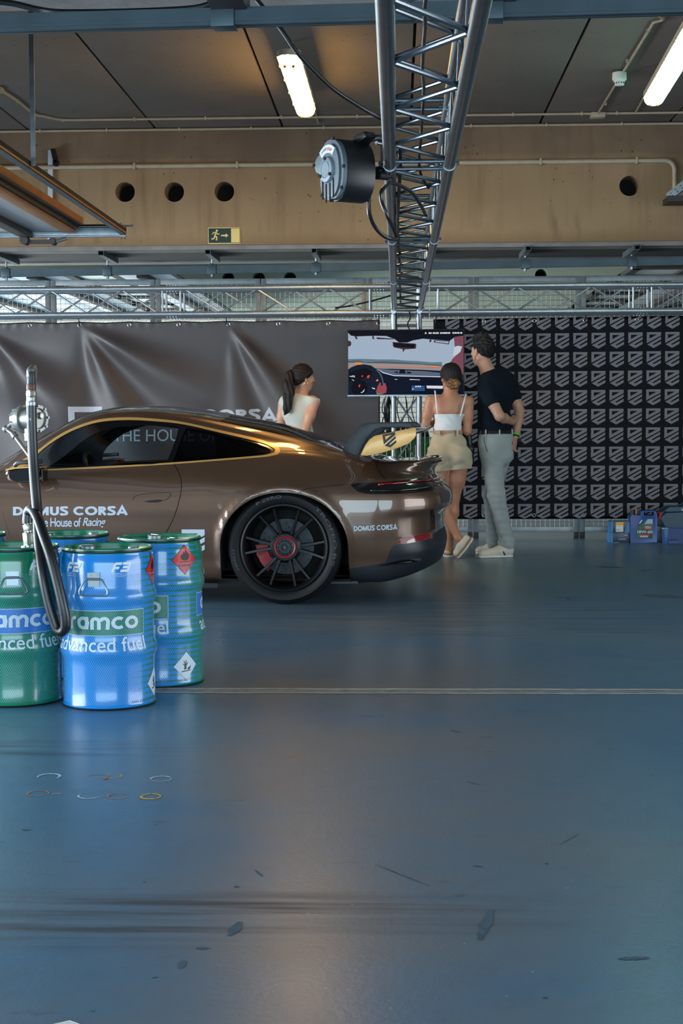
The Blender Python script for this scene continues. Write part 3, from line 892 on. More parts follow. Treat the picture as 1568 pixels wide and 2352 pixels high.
# ------------------------------------------------------------------ cable reel hung on the truss
M_reelgrey = mat('reel_grey', rgb(84, 94, 102), 0.5)
M_reellight = mat('reel_light_grey', rgb(108, 122, 132), 0.45)
pr = at(815, 396, 6.0); sc = 6.0 / FOC
reel = thing('hose_reel', 'grey and black hose reel hung from the left side of the overhead truss', 'reel', pr)
reel.rotation_euler = (0, 0, math.radians(-58))
# local: face looks to -Y, profile in x/z
face = [(-.02, .128), (.03, .126), (.075, .10), (.105, .055), (.115, 0), (.112, -.045), (.098, -.085), (.065, -.118), (.02, -.128), (-.03, -.122), (-.068, -.095), (-.085, -.055), (-.092, -.01), (-.125, .012), (-.138, .04), (-.120, .066), (-.085, .085), (-.055, .113)]
FS = .95
fo = [(v.x, v.y) for v in catmull([(x * FS, z * FS, 0) for x, z in face], 4, True)]
MB().prism(fo, -.095, .03).build('case', M_black, reel, bevel=.012)
MB().prism([(x * .97, z * .97) for x, z in fo], -.115, -.09).build('face_cover', M_reelgrey, reel, bevel=.010)
MB().prism([(x * .72 + .008, z * .86 - .005) for x, z in fo if True], -.124, -.11).build('face_plate', M_reelgrey, reel, bevel=.005)
mb = MB().lathe([(.0, .138), (.030, .138), (.032, .136), (.034, .138), (.048, .136), (.052, .130), (.052, .112)], 32, axis='Y'); mb.build('hub_cap', M_reellight, reel)
sm = MB().box((0, 0, 0), (.006, .006, .075)).mesh('vent_slot', bevel=.002); sm.materials.append(M_dark)
for x, z in ((-.042, -.080), (-.014, -.098), (.016, -.098), (.044, -.080)):
    o = link_mesh('vent_slot', sm, None, reel); o.location = (x, -.1245, z * .92)
sm = MB().cyl((0, -.004, 0), (0, .004, 0), .007, n=10).mesh('screw'); sm.materials.append(M_dark)
for k in (1, 4, 6, 8, 10, 12, 14, 16):
    o = link_mesh('screw', sm, None, reel); o.location = (face[k][0] * .95, -.116, face[k][1] * .95)
for a in (90, 210, 330):
    o = link_mesh('screw', sm, None, reel); o.location = (.043 * math.cos(math.radians(a)), -.137, .043 * math.sin(math.radians(a)))
# arc badge with the maker's lettering
M_badge = mat('badge_silver', rgb(190, 196, 202), 0.4); M_red = mat('red_print', rgb(196, 40, 34), 0.5); M_greyprint = mat('grey_print', rgb(90, 94, 98), .5)
pts = [(.098 * math.cos(math.radians(a)), .098 * math.sin(math.radians(a))) for a in range(52, 131, 6)] + [(.066 * math.cos(math.radians(a)), .066 * math.sin(math.radians(a))) for a in range(130, 51, -6)]
MB().prism(pts, -.128, -.12).build('badge', M_badge, reel)
for s, a0, a1, mm in (('popp', 122, 93, M_greyprint), ('star', 91, 60, M_red)):
    v, f = fit_text(s, 1.0, 1.0, bold=.02); v, f = split_text(v, f, .1)
    fn = lambda x, y, a0=a0, a1=a1: ((.075 + .014 * y) * math.cos(math.radians(a0 + (a1 - a0) * x)), -.1285, (.075 + .014 * y) * math.sin(math.radians(a0 + (a1 - a0) * x)))
    decal('badge_lettering', v, f, fn, mm, reel)
mb = MB(); mb.prism([(-.02, .10), (.03, .14), (.10, .145), (.12, .12), (.08, .11), (.04, .09)], -.02, .03); mb.build('carry_arm', M_black, reel, bevel=.006)
Ri = Matrix.Rotation(-math.radians(-58), 3, 'Z')
wl = lambda px, py, Y: Ri @ (at(px, py, Y) - pr)
mb = MB()
mb.tube(catmull([wl(838, 326, 6.0), wl(852, 318, 6.02), wl(866, 316, 6.05), wl(876, 322, 6.08)], 4), .014)
mb.box(wl(879, 345, 6.1), (.02, .035, .13), Ri); mb.box(wl(884, 386, 6.1), (.03, .03, .05), Ri)
mb.cyl(wl(866, 390, 6.03), wl(890, 382, 6.1), .012); mb.cyl(wl(866, 402, 6.03), wl(888, 404, 6.1), .018); mb.build('mount_arm', M_black, reel)
mb = MB(); mb.cyl(wl(864, 328, 6.04), wl(874, 330, 6.06), .008); mb.cyl(wl(872, 376, 6.05), wl(884, 372, 6.08), .008); mb.cyl(wl(884, 390, 6.08), wl(893, 396, 6.08), .010); mb.build('mount_bolts', M_steel, reel)
def cable(label, pts, r, cat='cable', m=None, name='cable', n=8, sub=10):
    P = catmull(pts, sub); o = P[0].copy()
    c = MB().tube([p - o for p in P], r, n=n).build(name, m or M_cable)
    c.location = o
    return tag(c, label, cat)
q = lambda x, y, Y: at(x, y, Y)
cable('black hose looping from the reel down to the left truss chord', [q(847, 450, 6.0), q(848, 490, 6.02), q(860, 520, 6.1), q(880, 541, 6.15), q(900, 549, 6.2), q(910, 546, 6.3), q(903, 525, 6.2), q(889, 495, 6.1), q(876, 462, 6.1), q(876, 440, 6.1), q(888, 425, 6.15), q(897, 420, 6.25), q(915, 425, 6.35), q(945, 442, 6.5), q(965, 470, 6.7), q(975, 490, 6.9)], .0085, 'hose', M_rubber, 'hose')
cable('thin black cable running along inside the overhead truss', [q(978, -6, 4.0), q(975, 20, 4.1), q(976, 60, 4.3), q(972, 110, 4.6), q(970, 160, 4.9), q(973, 205, 5.2), q(970, 260, 5.5), q(966, 320, 5.85), q(962, 370, 6.15), q(968, 405, 6.4), q(984, 432, 6.6)], .006)
cable('straight black cable clipped behind the left chord of the overhead truss', [q(917, 325, 5.9), q(919, 380, 6.2), q(916, 440, 6.7), q(913, 520, 7.8), q(917, 590, 9.6), q(918, 650, 11.6), q(920, 700, 13.2)], .008)
cable('black cable hanging from the near rail to the left chord of the truss', [q(590, 0, 5.56), q(640, 60, 5.56), q(690, 130, 5.6), q(760, 200, 5.75), q(830, 247, 5.9), q(884, 277, 6.0)], .0085)
cable('black cable along the top of the near rail at the upper left corner', [q(-40, 0, 5.75), q(30, 8, 5.75), q(90, 22, 5.75), q(150, 28, 5.72), q(300, 26, 5.72), q(430, 20, 5.70), q(480, 10, 5.70), q(520, -4, 5.70)], .012)
cable('black cable slung through the cross truss to the tower', [q(770, 707, 14.05), q(800, 703, 14.0), q(850, 692, 14.0), q(890, 681, 13.98), q(905, 676, 14.0)], .008)

# ------------------------------------------------------------------ exit sign on the beam
pe = at(515, 541, YB - .006)
M_signgreen = mat('sign_dark_green', rgb(10, 46, 44), 0.45); M_signyellow = mat('sign_afterglow_yellow', rgb(226, 198, 122), 0.5)
es = thing('exit_sign', 'green and yellow running man exit sign on the concrete beam', 'sign', (pe.x, YB, pe.z))
W, Hh = .312, .152
MB().box((0, -.003, 0), (W, .006, Hh)).build('sign_board', M_signyellow, es)
MB().box((-.043, -.0068, 0), (W - .012 - .086, .0016, Hh - .014)).build('green_field', M_signgreen, es)
mb = MB(); mb.box((W / 2 - .006, -.0068, 0), (.005, .0016, Hh - .014)); mb.box((W / 2 - .05, -.0068, Hh / 2 - .0075), (.09, .0016, .004)); mb.box((W / 2 - .05, -.0068, -Hh / 2 + .0075), (.09, .0016, .004)); mb.build('door_outline', M_signgreen, es)
def stroke(mb, pts, w, y, mi=0):
    for a, b in zip(pts, pts[1:]):
        a = Vector((a[0], y, a[1])); b = Vector((b[0], y, b[1])); mb.cyl(a, b, w, n=8, mi=mi)
mb = MB(); K = lambda *p: [(-.083 + x * .001, z * .001) for x, z in p]
stroke(mb, K((6, 32), (-4, 2)), .009, -.006); stroke(mb, K((6, 30), (-20, 30), (-30, 12)), .006, -.006); stroke(mb, K((8, 30), (22, 12), (38, 16)), .006, -.006)
stroke(mb, K((-4, 0), (14, -16), (8, -46)), .008, -.006); stroke(mb, K((-6, 0), (-14, -28), (-40, -32)), .008, -.006); mb.sphere((-.083 + .012, -.006, .046), (.012, .004, .013))
mb.build('running_figure', M_signyellow, es)
MB().prism([(-.03, -.007), (.012, -.007), (.012, -.020), (.040, 0), (.012, .020), (.012, .007), (-.03, .007)], -.0085, -.006).build('arrow', M_signyellow, es)
v, f = text_polys('i', .03, align='CENTER')

# ------------------------------------------------------------------ wire mesh fence panels
YF = 14.82
M_wire = mat('fence_wire', rgb(150, 152, 154), 0.5, 0.6); M_frame = mat('fence_frame', rgb(142, 146, 148), 0.45, 0.7, noise=.15, nscale=9)
x1 = at(842, 640, YF).x; PW = (at(1085, 640, YF).x - at(355, 640, YF).x) / 3
ZF0 = .055; ZF1 = at(500, 641, YF).z
fm = MB()
fw = .05
for x in (fw / 2 + .004, PW - fw / 2 - .004): fm.box((x, 0, (ZF0 + ZF1) / 2), (fw, .04, ZF1 - ZF0))
for z in (ZF0 + .0275, ZF1 - .025): fm.box((PW / 2, 0, z), (PW - .1, .036, .055))
frame_me = fm.mesh('frame', bevel=.003); frame_me.materials.append(M_frame)
wm = MB()
nx = 20
for k in range(1, nx): 
    x = fw + (PW - 2 * fw) * k / nx; wm.cyl((x, 0, ZF0 + .05), (x, 0, ZF1 - .05), .0024, n=4, caps=False)
nz = int((ZF1 - ZF0 - .1) / .05)
for k in range(1, nz): 
    z = ZF0 + .05 + k * .05; wm.cyl((fw, .004, z), (PW - fw, .004, z), .0022, n=4, caps=False)
wire_me = wm.mesh('wire_mesh', weld=False); wire_me.materials.append(M_wire)
ft = MB(); 
for x in (.03, PW - .03): ft.box((x, 0, .0275), (.05, .04, .055))
foot_me = ft.mesh('feet', bevel=.004); foot_me.materials.append(M_darkbrown)
ORD = ['first', 'second', 'third', 'fourth', 'fifth', 'sixth', 'seventh']
for k in range(-5, 5):
    j = ORD[-k - 1 if k < 0 else k]
    lb = ('grey framed wire mesh fence panel showing in the gap behind the tower' if k == 0 else 'grey wire mesh fence panel behind the plain dark banner, %s left of the tower' % j if k < 0 else 'grey wire mesh fence panel behind the emblem banner, %s right of the tower' % ORD[k - 1])
    p = thing('fence_panel', lb, 'fence', (x1 + PW * k, YF, 0), 0, 'fence panels behind the banners')
    link_mesh('frame', frame_me, None, p); link_mesh('wire_mesh', wire_me, None, p, 'stuff'); link_mesh('feet', foot_me, None, p)

# ------------------------------------------------------------------ banners
YBN = 14.52
M_banner = mat('banner_vinyl', rgb(66, 57, 56), 0.44, noise=.05, nscale=3)
M_banner2 = mat('banner_vinyl_dark', rgb(10, 9, 15), 0.55, spec=.12)
M_print = mat('banner_print_grey', rgb(122, 119, 124), 0.55, spec=.2)
M_printw = mat('banner_print_pale', rgb(176, 176, 184), 0.5)
M_eye = mat('eyelet_metal', rgb(190, 192, 196), 0.3, 0.9)
lx1 = at(872, 750, YBN).x
zt_l = at(300, 738, YBN).z; zb_l = .16
eyes_px = [-160, -47, 69, 183, 297, 410, 524, 639, 754, 869]
ex = [at(x, 742, YBN).x for x in eyes_px]
def sst(a, b, x):
    t = min(1, max(0, (x - a) / (b - a))); return t * t * (3 - 2 * t)
folds = [(-.2, .62, -.12, .045, 1.15), (69, .5, 0, .012, .5)]
# drape: ridges fanning out of the tied eyelets, drawn down and to the right
RID = []
for px, dx, dz, amp, wid in ((-170, 1.0, -.7, .10, .34), (-47, .95, -1.0, .10, .30), (183, 1.00, -.62, .085, .25), (186, .50, -1.0, .085, .27), (524, .62, -.84, .080, .22), (527, .16, -1.1, .030, .18)):
    p = at(px, 742, YBN); RID.append((p.x, zt_l - .03, dx, dz, amp, wid))
def drape(x, z):
    y = 0.014 * math.sin(x * 2.1 + 1.0) * (zt_l - z) + .20 * sst(-3.05, -4.3, x) * sst(0, .5, zt_l - z)
    for ox, oz, dx, dz, amp, wid in RID:
        L = math.hypot(dx, dz); ux, uz = dx / L, dz / L
        a = (x - ox) * ux + (z - oz) * uz
        if a < 0: continue
        b = (x - ox) * uz - (z - oz) * ux
        w = .014 + wid * min(a, 1.8) * .75
        g = math.exp(-(b / w) ** 2)
        env = sst(0, .45, a) * (1 - .8 * sst(.8, 2.1, a))
        y -= amp * env * (g - .5 * math.exp(-((b - 1.7 * w) / (1.2 * w)) ** 2))
    y += .005 * math.exp(-((zt_l - z) / .05) ** 2) * math.sin(x * 60) * math.sin(x * 7)
    return YBN + y
xl0 = -5.4
def grid_banner(name, x0, x1, z0, z1, fn, nx, nz, m, parent, ztop=None):
    v = []; f = []
    for i in range(nx + 1):
        x = x0 + (x1 - x0) * i / nx
        for k in range(nz + 1):
            zt = ztop(x) if ztop else z1
            z = z0 + (zt - z0) * k / nz
            v.append((x, fn(x, z), z))
    for i in range(nx):
        for k in range(nz):
            a = i * (nz + 1) + k; f.append((a, a + nz + 1, a + nz + 2, a + 1))
    me = bpy.data.meshes.new(name); me.from_pydata(v, [], f); me.polygons.foreach_set('use_smooth', [True] * len(f))
    o = link_mesh(name, me, m, parent)
    s = o.modifiers.new('thickness', 'SOLIDIFY'); s.thickness = .0015; s.offset = -1
    return o
hang = lambda x, e: 0
def sag(x):
    j = min(range(len(ex)), key=lambda i: abs(ex[i] - x)); d = abs(ex[j] - x)
    return zt_l - .010 * min(1, d / .24)
bl = thing('banner', 'plain dark grey banner with large white lettering, hanging in heavy folds behind the car', 'banner', (0, 0, 0))
grid_banner('cloth', xl0, lx1, zb_l, zt_l, drape, 260, 110, M_banner, bl, sag)
em = MB().lathe([(.011, .002), (.016, .004), (.020, .002), (.020, -.002), (.011, -.002)], 16, axis='Y', closed=True).mesh('eyelet'); em.materials.append(M_eye)
for x in ex:
    o = link_mesh('eyelet', em, None, bl); o.location = (x, drape(x, zt_l - .035) - .004, zt_l - .035)
pinl = lambda x, z: (x, drape(x, z) - .004, z)
def px_text(s, x0, y0, x1, y1, Y, **k):
    a = at(x0, y1, Y); b = at(x1, y0, Y)
    v, f = fit_text(s, b.x - a.x, b.z - a.z, **k); return place(v, a.x, a.z), f
a = at(272, 971, YBN); b = at(637, 934, YBN); sv, sf = fit(stroke_text('DOMUS CORSA', .245), b.x - a.x, b.z - a.z)
v, f = merge((place(sv, a.x, a.z), sf), px_text('THE HOUSE OF RACING', 262, 985, 640, 1014, YBN, bold=.002))
v, f = split_text(v, f, .03, 'both'); decal('banner_lettering', v, f, pinl, M_printw, bl)
a = at(162, 1030, YBN); w_ = at(236, 935, YBN).x - a.x
v, f = emblem(); v = place(v, a.x, at(200, 934, YBN).z - w_ * 1.12, w_); v, f = split_text(v, f, .04, 'both'); decal('banner_emblem', v, f, pinl, M_printw, bl)

rx0 = at(995, 760, YBN).x; rx1 = 4.4
zr0 = at(1200, 1192, YBN).z; zr1 = at(1150, 731, YBN).z; slope = (at(1568, 722, YBN).z - at(1000, 733, YBN).z) / (at(1568, 722, YBN).x - at(1000, 733, YBN).x) * .55
ztr = lambda x: zr1 + slope * (x - at(1150, 731, YBN).x)
def flat2(x, z):
    return YBN + .006 * math.sin(x * 3.1 + z) + .012 * math.exp(-((x - (.75 - z * .28 + .62)) / .07) ** 2) * sst(.2, 1.0, z) + .004 * math.sin(x * 8 + 2 * z)
brn = thing('banner', 'black banner printed with rows of grey shield emblems, right of the screen', 'banner', (0, 0, 0))
grid_banner('cloth', rx0, rx1, zr0, zr1, flat2, 150, 60, M_banner2, brn, ztr)
# emblem rows measured along the banner: 42.7 px pitch across, 43.6 px down
pinr = lambda x, z: (x, flat2(x, z) - .004, z)
ev, ef = emblem(); parts = []
pitch = (at(1525, 980, YBN).x - at(1231, 980, YBN).x) / 7.0
ew = pitch * .775
xcol0 = at(1231, 980, YBN).x; zrow = [at(1231, y, YBN).z for y in (766, 810, 854, 897, 941, 985, 1029, 1071, 1115, 1157)]
dz = (zrow[0] - zrow[-1]) / 9
for r in range(-1, 10):
    for c in range(-6, 12):
        x = xcol0 + pitch * c; z = zrow[0] - dz * r + slope * (x - xcol0) * .7
        zlo, zhi = z - ew * 1.12, z
        if x < rx0 - .01 or x + ew > rx1: continue
        V = place(ev, x, zlo, ew)
        top = ztr(x + ew / 2) - .004
        if zhi > top: V = [(a, min(b, top)) for a, b in V]
        V = [(a, max(b, zr0 + .004)) for a, b in V]
        parts.append((V, ef))
v, f = merge(*parts); decal('printed_emblems', v, f, pinr, M_print, brn)
for px in (1111, 1227, 1343, 1462, 1580):
    o = link_mesh('eyelet', em, None, brn); x = at(px, 735, YBN).x; o.location = (x, YBN - .008, ztr(x) - .03)
for px in (1111, 1226, 1340, 1456, 1570):
    o = link_mesh('eyelet', em, None, brn); x = at(px, 1187, YBN).x; o.location = (x, YBN - .008, zr0 + .035)
# black ties holding the banners to the truss
for j, (x, z) in enumerate(((at(183, 735, YBN).x, zt_l), (at(520, 735, YBN).x, zt_l), (at(869, 735, YBN).x, zt_l))):
    cable('black tie holding the plain dark banner to the truss, %s from the left' % ORD[j], [(x, YBN - .012, z - .04), (x + .006, YBN - .1, z + .03), (x + .01, yx0 + G, zx + .03), (x + .012, yx0 + G + .03, zx)], .005, 'cable tie', None, 'cable_tie')['group'] = 'ties of the plain banner'
for j, px in enumerate((1000, 1343)):
    x = at(px, 730, YBN).x
    cable('black tie holding the emblem banner to the truss, %s from the left' % ORD[j], [(x, YBN - .012, ztr(x) - .035), (x + .004, YBN - .1, ztr(x) + .02), (x + .004, yx0 + G + .02, zx + .03), (x, yx0 + G + .03, zx)], .005, 'cable tie', None, 'cable_tie')['group'] = 'ties of the emblem banner'

# ------------------------------------------------------------------ screen on the tower
YTV = 13.66
tl = at(797, 757, YTV); brr = at(1066, 909, YTV)
cx, cz = (tl.x + brr.x) / 2, (tl.z + brr.z) / 2; TW, TH = brr.x - tl.x, tl.z - brr.z
tv = thing('television', 'flat television showing the view from inside a race car, hung on the tower', 'television', (cx, YTV, cz))
MB().box((0, .03, 0), (TW, .035, TH)).build('bezel', M_black, tv, bevel=.004)
MB().box((0, .012, -TH / 2 + .006), (TW, .006, .012)).build('lower_trim', M_steel, tv)
MB().box((0, .09, 0), (.45, .10, .35)).build('wall_mount', M_black, tv)
def scr(name, c, k=1.0): return mat('screen_' + name, (0, 0, 0), .5, spec=.08, emit=rgb(*c), estr=k)
S_sky = scr('sky', (158, 174, 194)); S_skyhi = scr('sky_right', (188, 198, 210)); S_black = scr('black', (6, 8, 20)); S_hill = scr('hills', (92, 120, 136)); S_track = scr('track', (150, 142, 140)); S_red = scr('kerb_red', (190, 110, 100))
S_dash = scr('dash', (10, 16, 36)); S_dashtop = scr('dash_top', (86, 98, 120)); S_or = scr('orange', (220, 140, 50)); S_hand = scr('hand', (150, 70, 80)); S_pink = scr('cabin_red', (120, 70, 84)); S_white = scr('white', (210, 214, 222)); S_blue = scr('display_blue', (40, 80, 130)); S_redl = scr('lamp_red', (230, 60, 30)); S_frame = scr('cage', (70, 40, 44)); S_dk = scr('scrub', (84, 88, 92)); S_steer = scr('wheel', (16, 24, 44)); S_g = scr('green', (60, 150, 90))
iw, ih = TW - .016, TH - .024
LAY = [0]
def sp(name, m, *polys):
    """picture element on the screen: coordinates are crop pixels 95..1485 by 80..870"""
    LAY[0] += 1; y = .012 - LAY[0] * .00022
    P = [[((x - 95) / 1392 * iw - iw / 2, ih / 2 - (yy - 78) / 795 * ih + .004) for x, yy in p] for p in polys]
    P = [[(min(iw / 2, max(-iw / 2, a)), min(ih / 2 + .004, max(-ih / 2 + .004, b))) for a, b in p] for p in P]
    v, f = polys_cdt(P); decal(name, v, f, lambda a, b: (a, y, b), m, tv)
E = lambda cx, cy, a, b=None, n=24: circ(cx, cy, a, n, b or a)
sp('picture_sky', S_sky, [(95, 78), (1487, 78), (1487, 520), (95, 520)])
sp('picture_hills', S_hill, [(95, 432), (230, 428), (330, 432), (450, 438), (650, 440), (800, 455), (950, 462), (1100, 478), (1230, 475), (1230, 530), (95, 500)])
sp('picture_scrub', S_dk, [(300, 470), (520, 462), (800, 478), (980, 495), (1230, 512), (1230, 525), (900, 500), (520, 492), (300, 480)], [(95, 455), (240, 450), (300, 470), (95, 476)])
sp('picture_track', S_track, [(95, 480), (520, 488), (900, 502), (1240, 528), (1240, 620), (95, 620)])
sp('picture_kerb', S_red, [(440, 528), (1230, 540), (1230, 552), (440, 538)], [(95, 545), (140, 520), (150, 530), (95, 560)])
sp('picture_boards', S_or, [(178, 472), (256, 474), (256, 502), (178, 500)], [(975, 510), (1010, 512), (1010, 524), (975, 520)], [(1090, 518), (1175, 524), (1175, 538), (1090, 530)])
sp('picture_dash_top', S_dashtop, [(430, 545), (700, 560), (1240, 580), (1240, 660), (650, 640), (520, 600)])
sp('picture_dash_shade', S_dash, [(500, 560), (620, 555), (1000, 570), (1230, 590), (1230, 610), (1000, 585), (620, 568)], [(640, 600), (690, 585), (700, 612)], [(705, 615), (720, 575), (750, 560), (780, 575), (795, 615)], [(805, 590), (855, 598), (860, 615), (808, 616)])
sp('picture_dash', S_dash, [(430, 545), (520, 600), (650, 640), (1240, 665), (1487, 700), (1487, 873), (95, 873), (95, 700), (430, 640)])
sp('picture_dash_edge', S_white, [(430, 545), (520, 598), (650, 636), (1240, 654), (1240, 664), (650, 646), (515, 608)])
sp('picture_wheel', S_steer, [(95, 560), (140, 530), (200, 506), (290, 498), (370, 512), (440, 560), (490, 620), (515, 700), (520, 873), (95, 873)])
sp('picture_wheel_hub', S_black, E(230, 790, 100, 105), [(95, 600), (300, 540), (380, 580), (380, 640), (95, 720)])
sp('picture_wheel_rim', S_dashtop, [(440, 556), (490, 614), (518, 690), (524, 760), (514, 760), (506, 690), (480, 625), (432, 566)])
sp('picture_lamps', S_redl, E(264, 645, 10), E(335, 655, 14, 18), E(348, 640, 10), [(222, 750), (240, 748), (236, 780), (222, 782)])
sp('picture_marks', S_white, [(110, 640), (175, 650), (178, 658), (112, 650)], [(140, 632), (176, 640), (176, 646), (140, 638)], [(140, 684), (166, 694), (164, 702), (140, 692)], [(380, 785), (418, 795), (418, 810), (384, 798)], [(240, 850), (270, 835), (292, 800), (286, 835), (262, 852)], [(836, 684), (965, 692), (960, 698), (840, 694)], [(655, 682), (690, 684), (690, 690), (655, 688)], [(1040, 766), (1240, 770), (1236, 806), (1046, 800)])
sp('picture_hand', S_hand, [(430, 840), (450, 770), (480, 720), (492, 735), (488, 765), (520, 760), (524, 730), (545, 735), (560, 790), (555, 850), (500, 873), (440, 873)])
sp('picture_glove', S_or, [(428, 700), (450, 680), (462, 700), (440, 712)])
sp('picture_display', S_blue, [(862, 765), (1020, 768), (1020, 832), (862, 830)])
sp('picture_digits', S_white, [(905, 768), (925, 768), (925, 784), (905, 784)], [(932, 766), (950, 766), (950, 784), (932, 784)], [(956, 768), (976, 768), (976, 784), (956, 784)], E(876, 808, 8))
sp('picture_wrist_green', S_g, E(462, 868, 24, 12))
sp('picture_side_red', S_pink, [(1330, 480), (1352, 440), (1400, 390), (1380, 270), (1370, 160), (1487, 140), (1487, 640), (1440, 600), (1390, 520)])
sp('picture_side_glass', S_skyhi, [(1362, 402), (1380, 290), (1420, 275), (1470, 285), (1450, 350), (1400, 392)])
sp('picture_cabin_roof', S_black, [(95, 78), (1487, 78), (1487, 150), (1385, 165), (1320, 215), (1200, 205), (1000, 185), (880, 205), (810, 232), (710, 230), (660, 190), (560, 150), (410, 145), (200, 152), (130, 142), (95, 105)])
sp('picture_cage', S_frame, [(170, 145), (195, 145), (212, 186), (190, 186)], [(385, 146), (404, 146), (412, 188), (392, 188)], [(440, 165), (640, 182), (640, 192), (450, 188), (436, 175)], [(1080, 195), (1104, 198), (1096, 228), (1076, 228)], [(1132, 205), (1322, 215), (1312, 258), (1130, 232)], E(100, 240, 34, 36))
sp('picture_cage_gap', S_sky, [(1148, 214), (1310, 222), (1304, 246), (1146, 226)])
sp('picture_mirror', S_frame, [(632, 224), (910, 246), (920, 262), (912, 308), (780, 316), (760, 354), (750, 312), (650, 292), (636, 272)])
sp('picture_mirror_face', S_black, [(646, 234), (900, 256), (900, 300), (655, 284)])
sp('picture_caption', S_white, *[[(x, 108), (x + w, 108), (x + w, 126), (x, 126)] for x, w in ((1022, 20), (1066, 38), (1116, 30), (1150, 40), (1206, 26), (1236, 60), (1300, 28), (1354, 22), (1380, 26), (1412, 26), (1446, 26))])

# ------------------------------------------------------------------ behind the gap: cables on the tower, gear in the next bay
rn = random.Random(3)
for i in range(7):
    x0 = 884 + i * 13; P = [at(x0 + rn.uniform(-6, 6), y, 13.9 + rn.uniform(.12, .3)) for y in (905, 940, 975, 1010, 1060, 1110)]
    P = [p + Vector((rn.uniform(-.03, .03), 0, 0)) for p in P]
    cable('thin black cable dangling down the tower below the screen, %s from the left' % ORD[i], P, .0045)['group'] = 'cables dangling down the tower'
for i, px in enumerate((906, 938, 958)):
    x = at(px, 735, 13.8)
    cable('short black cable between screen top and cross truss, %s from the left' % ORD[i], [at(px + 2, 716, 13.86), at(px + 4, 730, 13.84), at(px + (4 if i != 1 else -2), 745, 13.8), at(px + 6, 765, 13.75)], .006)['group'] = 'cables above the screen'
cb = MB(); o = at(893, 950, 14.3)
for k in range(9):
    a = rn.uniform(0, 6.28); w = .03 + .02 * rn.random(); P = [o + Vector((w * math.sin(PI * t / 8) * math.cos(a) + (.02 if t > 6 else 0) * (1 - k / 5), .02 * math.sin(a + t), .17 - .37 * t / 8)) - o for t in range(9)]
    cb.tube(catmull(P, 3), .008, 7)
c = cb.build('cable_coil', M_cable); c.location = o; tag(c, 'coil of black cable hung on the fence left of the tower', 'cable coil')
cable('black wavy cable hanging between the coil and the plain banner', [at(882, 915, 14.3), at(877, 940, 14.32), at(882, 955, 14.3), at(878, 970, 14.3), at(884, 1010, 14.3)], .006)
M_grn = mat('machine_green', rgb(30, 150, 40), 0.35); M_lime = mat('machine_lime', rgb(130, 220, 30), 0.35)
g = at(930, 1040, 16.6)
gm = thing('floor_machine', 'green machine standing in the next bay, seen through the fence below the screen', 'machine', (g.x, 16.6, 0))
mb = MB(); mb.prism([(-.45, .25), (.45, .25), (.50, .55), (.40, .92), (-.30, 1.0), (-.5, .7)], -.35, .35); mb.build('body', M_grn, gm, bevel=.05)
mb = MB(); mb.prism([(-.4, .62), (.5, .70), (.48, .76), (-.42, .68)], -.37, .37); mb.build('stripe', M_lime, gm, bevel=.01)
mb = MB(); mb.prism([(-.1, .98), (.25, .96), (.2, 1.12), (-.05, 1.12)], -.25, .25); mb.build('seat', M_black, gm, bevel=.03)
wm_ = MB().lathe([(0, -.06), (.10, -.06), (.13, -.04), (.13, .04), (.10, .06), (0, .06)], 24, axis='Y').mesh('wheel'); wm_.materials.append(M_rubber)
for x in (-.32, .32):
    for y in (-.3, .3): o = link_mesh('wheel', wm_, None, gm); o.location = (x, y, .13)
MB().box((0, 0, .2), (.8, .5, .12)).build('chassis', M_black, gm, bevel=.01)
# ------------------------------------------------------------------ the coupe
CA = math.radians(4.0)
CT = Vector((math.cos(CA), -math.sin(CA), 0)); CF = Vector((math.sin(CA), math.cos(CA), 0))
C0 = atz(653, 1390, 0) + CF * 0.90
car = thing('sports_car', 'brown metallic sports coupe with a gold rear wing, parked behind the fuel drums', 'car', (C0.x, C0.y, 0), -CA)
M_paint = mat('bronze_paint', rgb(112, 84, 68), 0.34, 0.6, coat=1.0, coat_rough=0.02)
n = NB(M_paint); fl = n.noise(n.tc.outputs['Object'], 900.0, 1, 0.5)
n.nt.links.new(n.mix(n.ramp(fl, .4, .7), rgb(86, 64, 51), rgb(108, 82, 62)), n.b.inputs['Base Color'])
M_gold = mat('satin_gold', rgb(198, 150, 84), 0.38, 0.35, coat=0.3)
M_gloss = mat('gloss_black', rgb(10, 11, 14), 0.16, coat=1.0, coat_rough=.03)
M_satin = mat('satin_black', rgb(24, 28, 34), 0.42)
M_gap = mat('panel_gap', rgb(12, 10, 10), 0.8)
M_chrome = mat('polished_alloy', rgb(150, 152, 156), 0.18, 1.0)
M_lens = mat('red_lens', rgb(120, 10, 18), 0.12, coat=1.0)
M_lensdk = mat('smoked_lens', rgb(14, 10, 14), 0.10, coat=1.0)
M_decal = mat('decal_silver', rgb(176, 186, 200), 0.5)
M_decalb = mat('decal_black', rgb(14, 16, 20), 0.5)
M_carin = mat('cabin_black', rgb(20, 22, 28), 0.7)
def glass(name, tint, gloss=0.06):
    m = bpy.data.materials.new(name); m.use_nodes = True; nt = m.node_tree; nt.nodes.clear()
    o = nt.nodes.new('ShaderNodeOutputMaterial'); t = nt.nodes.new('ShaderNodeBsdfTransparent'); g = nt.nodes.new('ShaderNodeBsdfGlossy')
    t.inputs[0].default_value = (*tint, 1); g.inputs['Roughness'].default_value = 0.02
    f = nt.nodes.new('ShaderNodeFresnel'); f.inputs[0].default_value = 1.45; mx = nt.nodes.new('ShaderNodeMixShader')
    nt.links.new(f.outputs[0], mx.inputs[0]); nt.links.new(t.outputs[0], mx.inputs[1]); nt.links.new(g.outputs[0], mx.inputs[2]); nt.links.new(mx.outputs[0], o.inputs[0])
    return m
